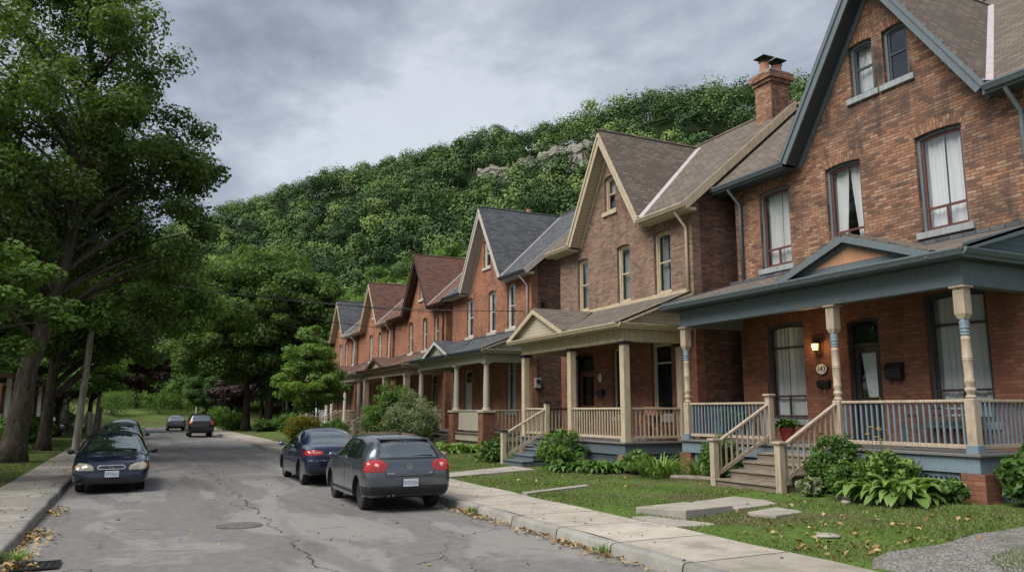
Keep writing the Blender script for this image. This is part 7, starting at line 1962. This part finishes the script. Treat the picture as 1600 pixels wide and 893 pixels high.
# covered barbecue, seat and dried flowers by the cream porch
o = thing('barbecue', 'black kettle barbecue on the cream porch beside the steps', 'barbecue', (13.4, 22.0, 1.081)); set_off((0, 0, 0))
m = MB(); m.box(-.28, .28, -.35, .35, .55, .72); m.build('firebox', M['iron'], o, bevel=.03)
m = MB(); m.lathe([(.02, 0), (.2, 0), (.34, .06), (.36, .12), (.02, .12)], (0, 0, 0), 16, axis='z'); m.v = [(a * .8, b, .98 - c) for a, b, c in m.v]; m.build('lid', M['iron'], o, smooth=True, autosmooth=50)
m = MB(); m.box(-.26, .26, -.33, .33, .725, .86); m.build('hood', M['iron'], o, bevel=.05)
m = MB(); m.tube([(-.3, -.25, .8), (-.33, -.25, .8), (-.33, .25, .8), (-.3, .25, .8)], .014, 6); m.build('handle', M['chrome'], o)
for xx in (-.24, .24):
    for yy in (-.3, .3):
        m = MB(); m.tube([(xx, yy, 0), (xx, yy, .56)], .02, 6); m.build('leg', M['iron'], o)
o = thing('cushion', 'terracotta coloured cushion lying by the cream side rail', 'cushion', (13.6, 18.6, 1.9)); set_off((0, 0, 0))
m = MB(); m.box(-.16, .16, -.3, .3, -.12, .15); m.build('pad', plain('terracotta_cloth', (.30, .13, .10), .9), o, bevel=.05)
o = thing('porch_chair', 'dark wooden porch chair behind the cream side rail', 'chair', (13.55, 18.75, 1.081)); set_off((0, 0, 0))
m = MB(); m.box(-.25, .25, -.25, .25, .4, .44); m.build('seat', mm_, o)
m = MB(); m.box(.2, .24, -.25, .25, .5, .9); m.build('backrest', mm_, o)
for xx in (-.22, .22):
    for yy in (-.22, .22):
        m = MB(); m.box(xx - .02, xx + .02, yy - .02, yy + .02, 0, .4); m.build('leg', mm_, o)
blades('dried_plant', 'dried brown flower heads rising above the orange flowered shrub', 11.6, 20.7, 22, .95, .03, M['dry_head'], None, 41, spread=.12, lift=(1.1, 1.5), arch=.35)
# electricity meter and conduit on the orange house's dark side wall
o = thing('electricity_meter', 'grey electricity meter box on the dark brick side wall', 'meter', (15.25, 28.998, 3.1)); set_off((0, 0, 0))
m = MB(); m.box(-.14, .14, -.12, -.002, -.22, .2); m.build('box', M['flashing'], o, bevel=.012)
m = MB(); m.lathe([(.09, -.12), (.09, -.17), (.07, -.19), (.01, -.19)], (0, 0, .06), 18, axis='y'); m.build('dial', M['pane_dark'], o, smooth=True)
m = MB(); m.tube([(.0, -.05, .2), (-.02, -.05, 1.0), (-.25, -.06, 1.7), (-.35, -.06, 3.2)], .016, 6); m.build('conduit', M['iron'], o, smooth=True)
o = thing('service_bracket', 'cluster of black cable insulators high on the dark brick side wall', 'bracket', (15.5, 28.998, 6.2)); set_off((0, 0, 0))
m = MB(); m.box(-.04, .04, -.05, -.002, -.5, .5); m.build('plate', M['iron'], o)
for k in range(3):
    m = MB(); m.lathe([(.03, -.05), (.06, -.1), (.04, -.14), (.06, -.18), (.02, -.2)], (.0, 0, -.35 + k * .35), 8, axis='y'); m.build('insulator', M['iron'], o)
# edging timbers and stones
def edge_log(p, q, r_, lab, mt='wood', z=0.05):
    m = MB(); a = Vector((p[0], p[1], gz(*p) + z)); b = Vector((q[0], q[1], gz(*q) + z)); m.tube([a, (a + b) / 2 + Vector((.02, 0, .01)), b], r_, 8)
    return tag(m.build('edging_timber', M[mt], smooth=True, autosmooth=40), lab, 'edging', 'garden edging')
edge_log((10.7, 27.6), (10.9, 30.6), .1, 'weathered timber edging the bright hosta bed'); edge_log((12.2, 14.2), (11.9, 15.6), .07, 'timber edging before the dark upright shrub')
edge_log((11.9, 9.4), (12.1, 10.8), .06, 'timber edging under the large hosta')
def stone(x, y, s, lab, sd, flat=.4):
    rg = np.random.default_rng(sd); bm = bmesh.new(); bmesh.ops.create_icosphere(bm, subdivisions=2, radius=s)
    for v in bm.verts: v.co *= 1 + rg.uniform(-.18, .18); v.co.z *= flat
    me = bpy.data.meshes.new('garden_stone'); bm.to_mesh(me); bm.free(); ob = finish('garden_stone', me, M['rock'] if False else M['slab'], None, True)
    ob.location = (x, y, gz(x, y) + s * flat * .35); return tag(ob, lab, 'stone', 'garden stones')
stone(9.0, 8.25, .17, 'flat pale stone sunk in the worn lawn patch', 1, .2)
stone(11.8, 10.35, .1, 'small brown stone at the edge of the hosta bed', 3)
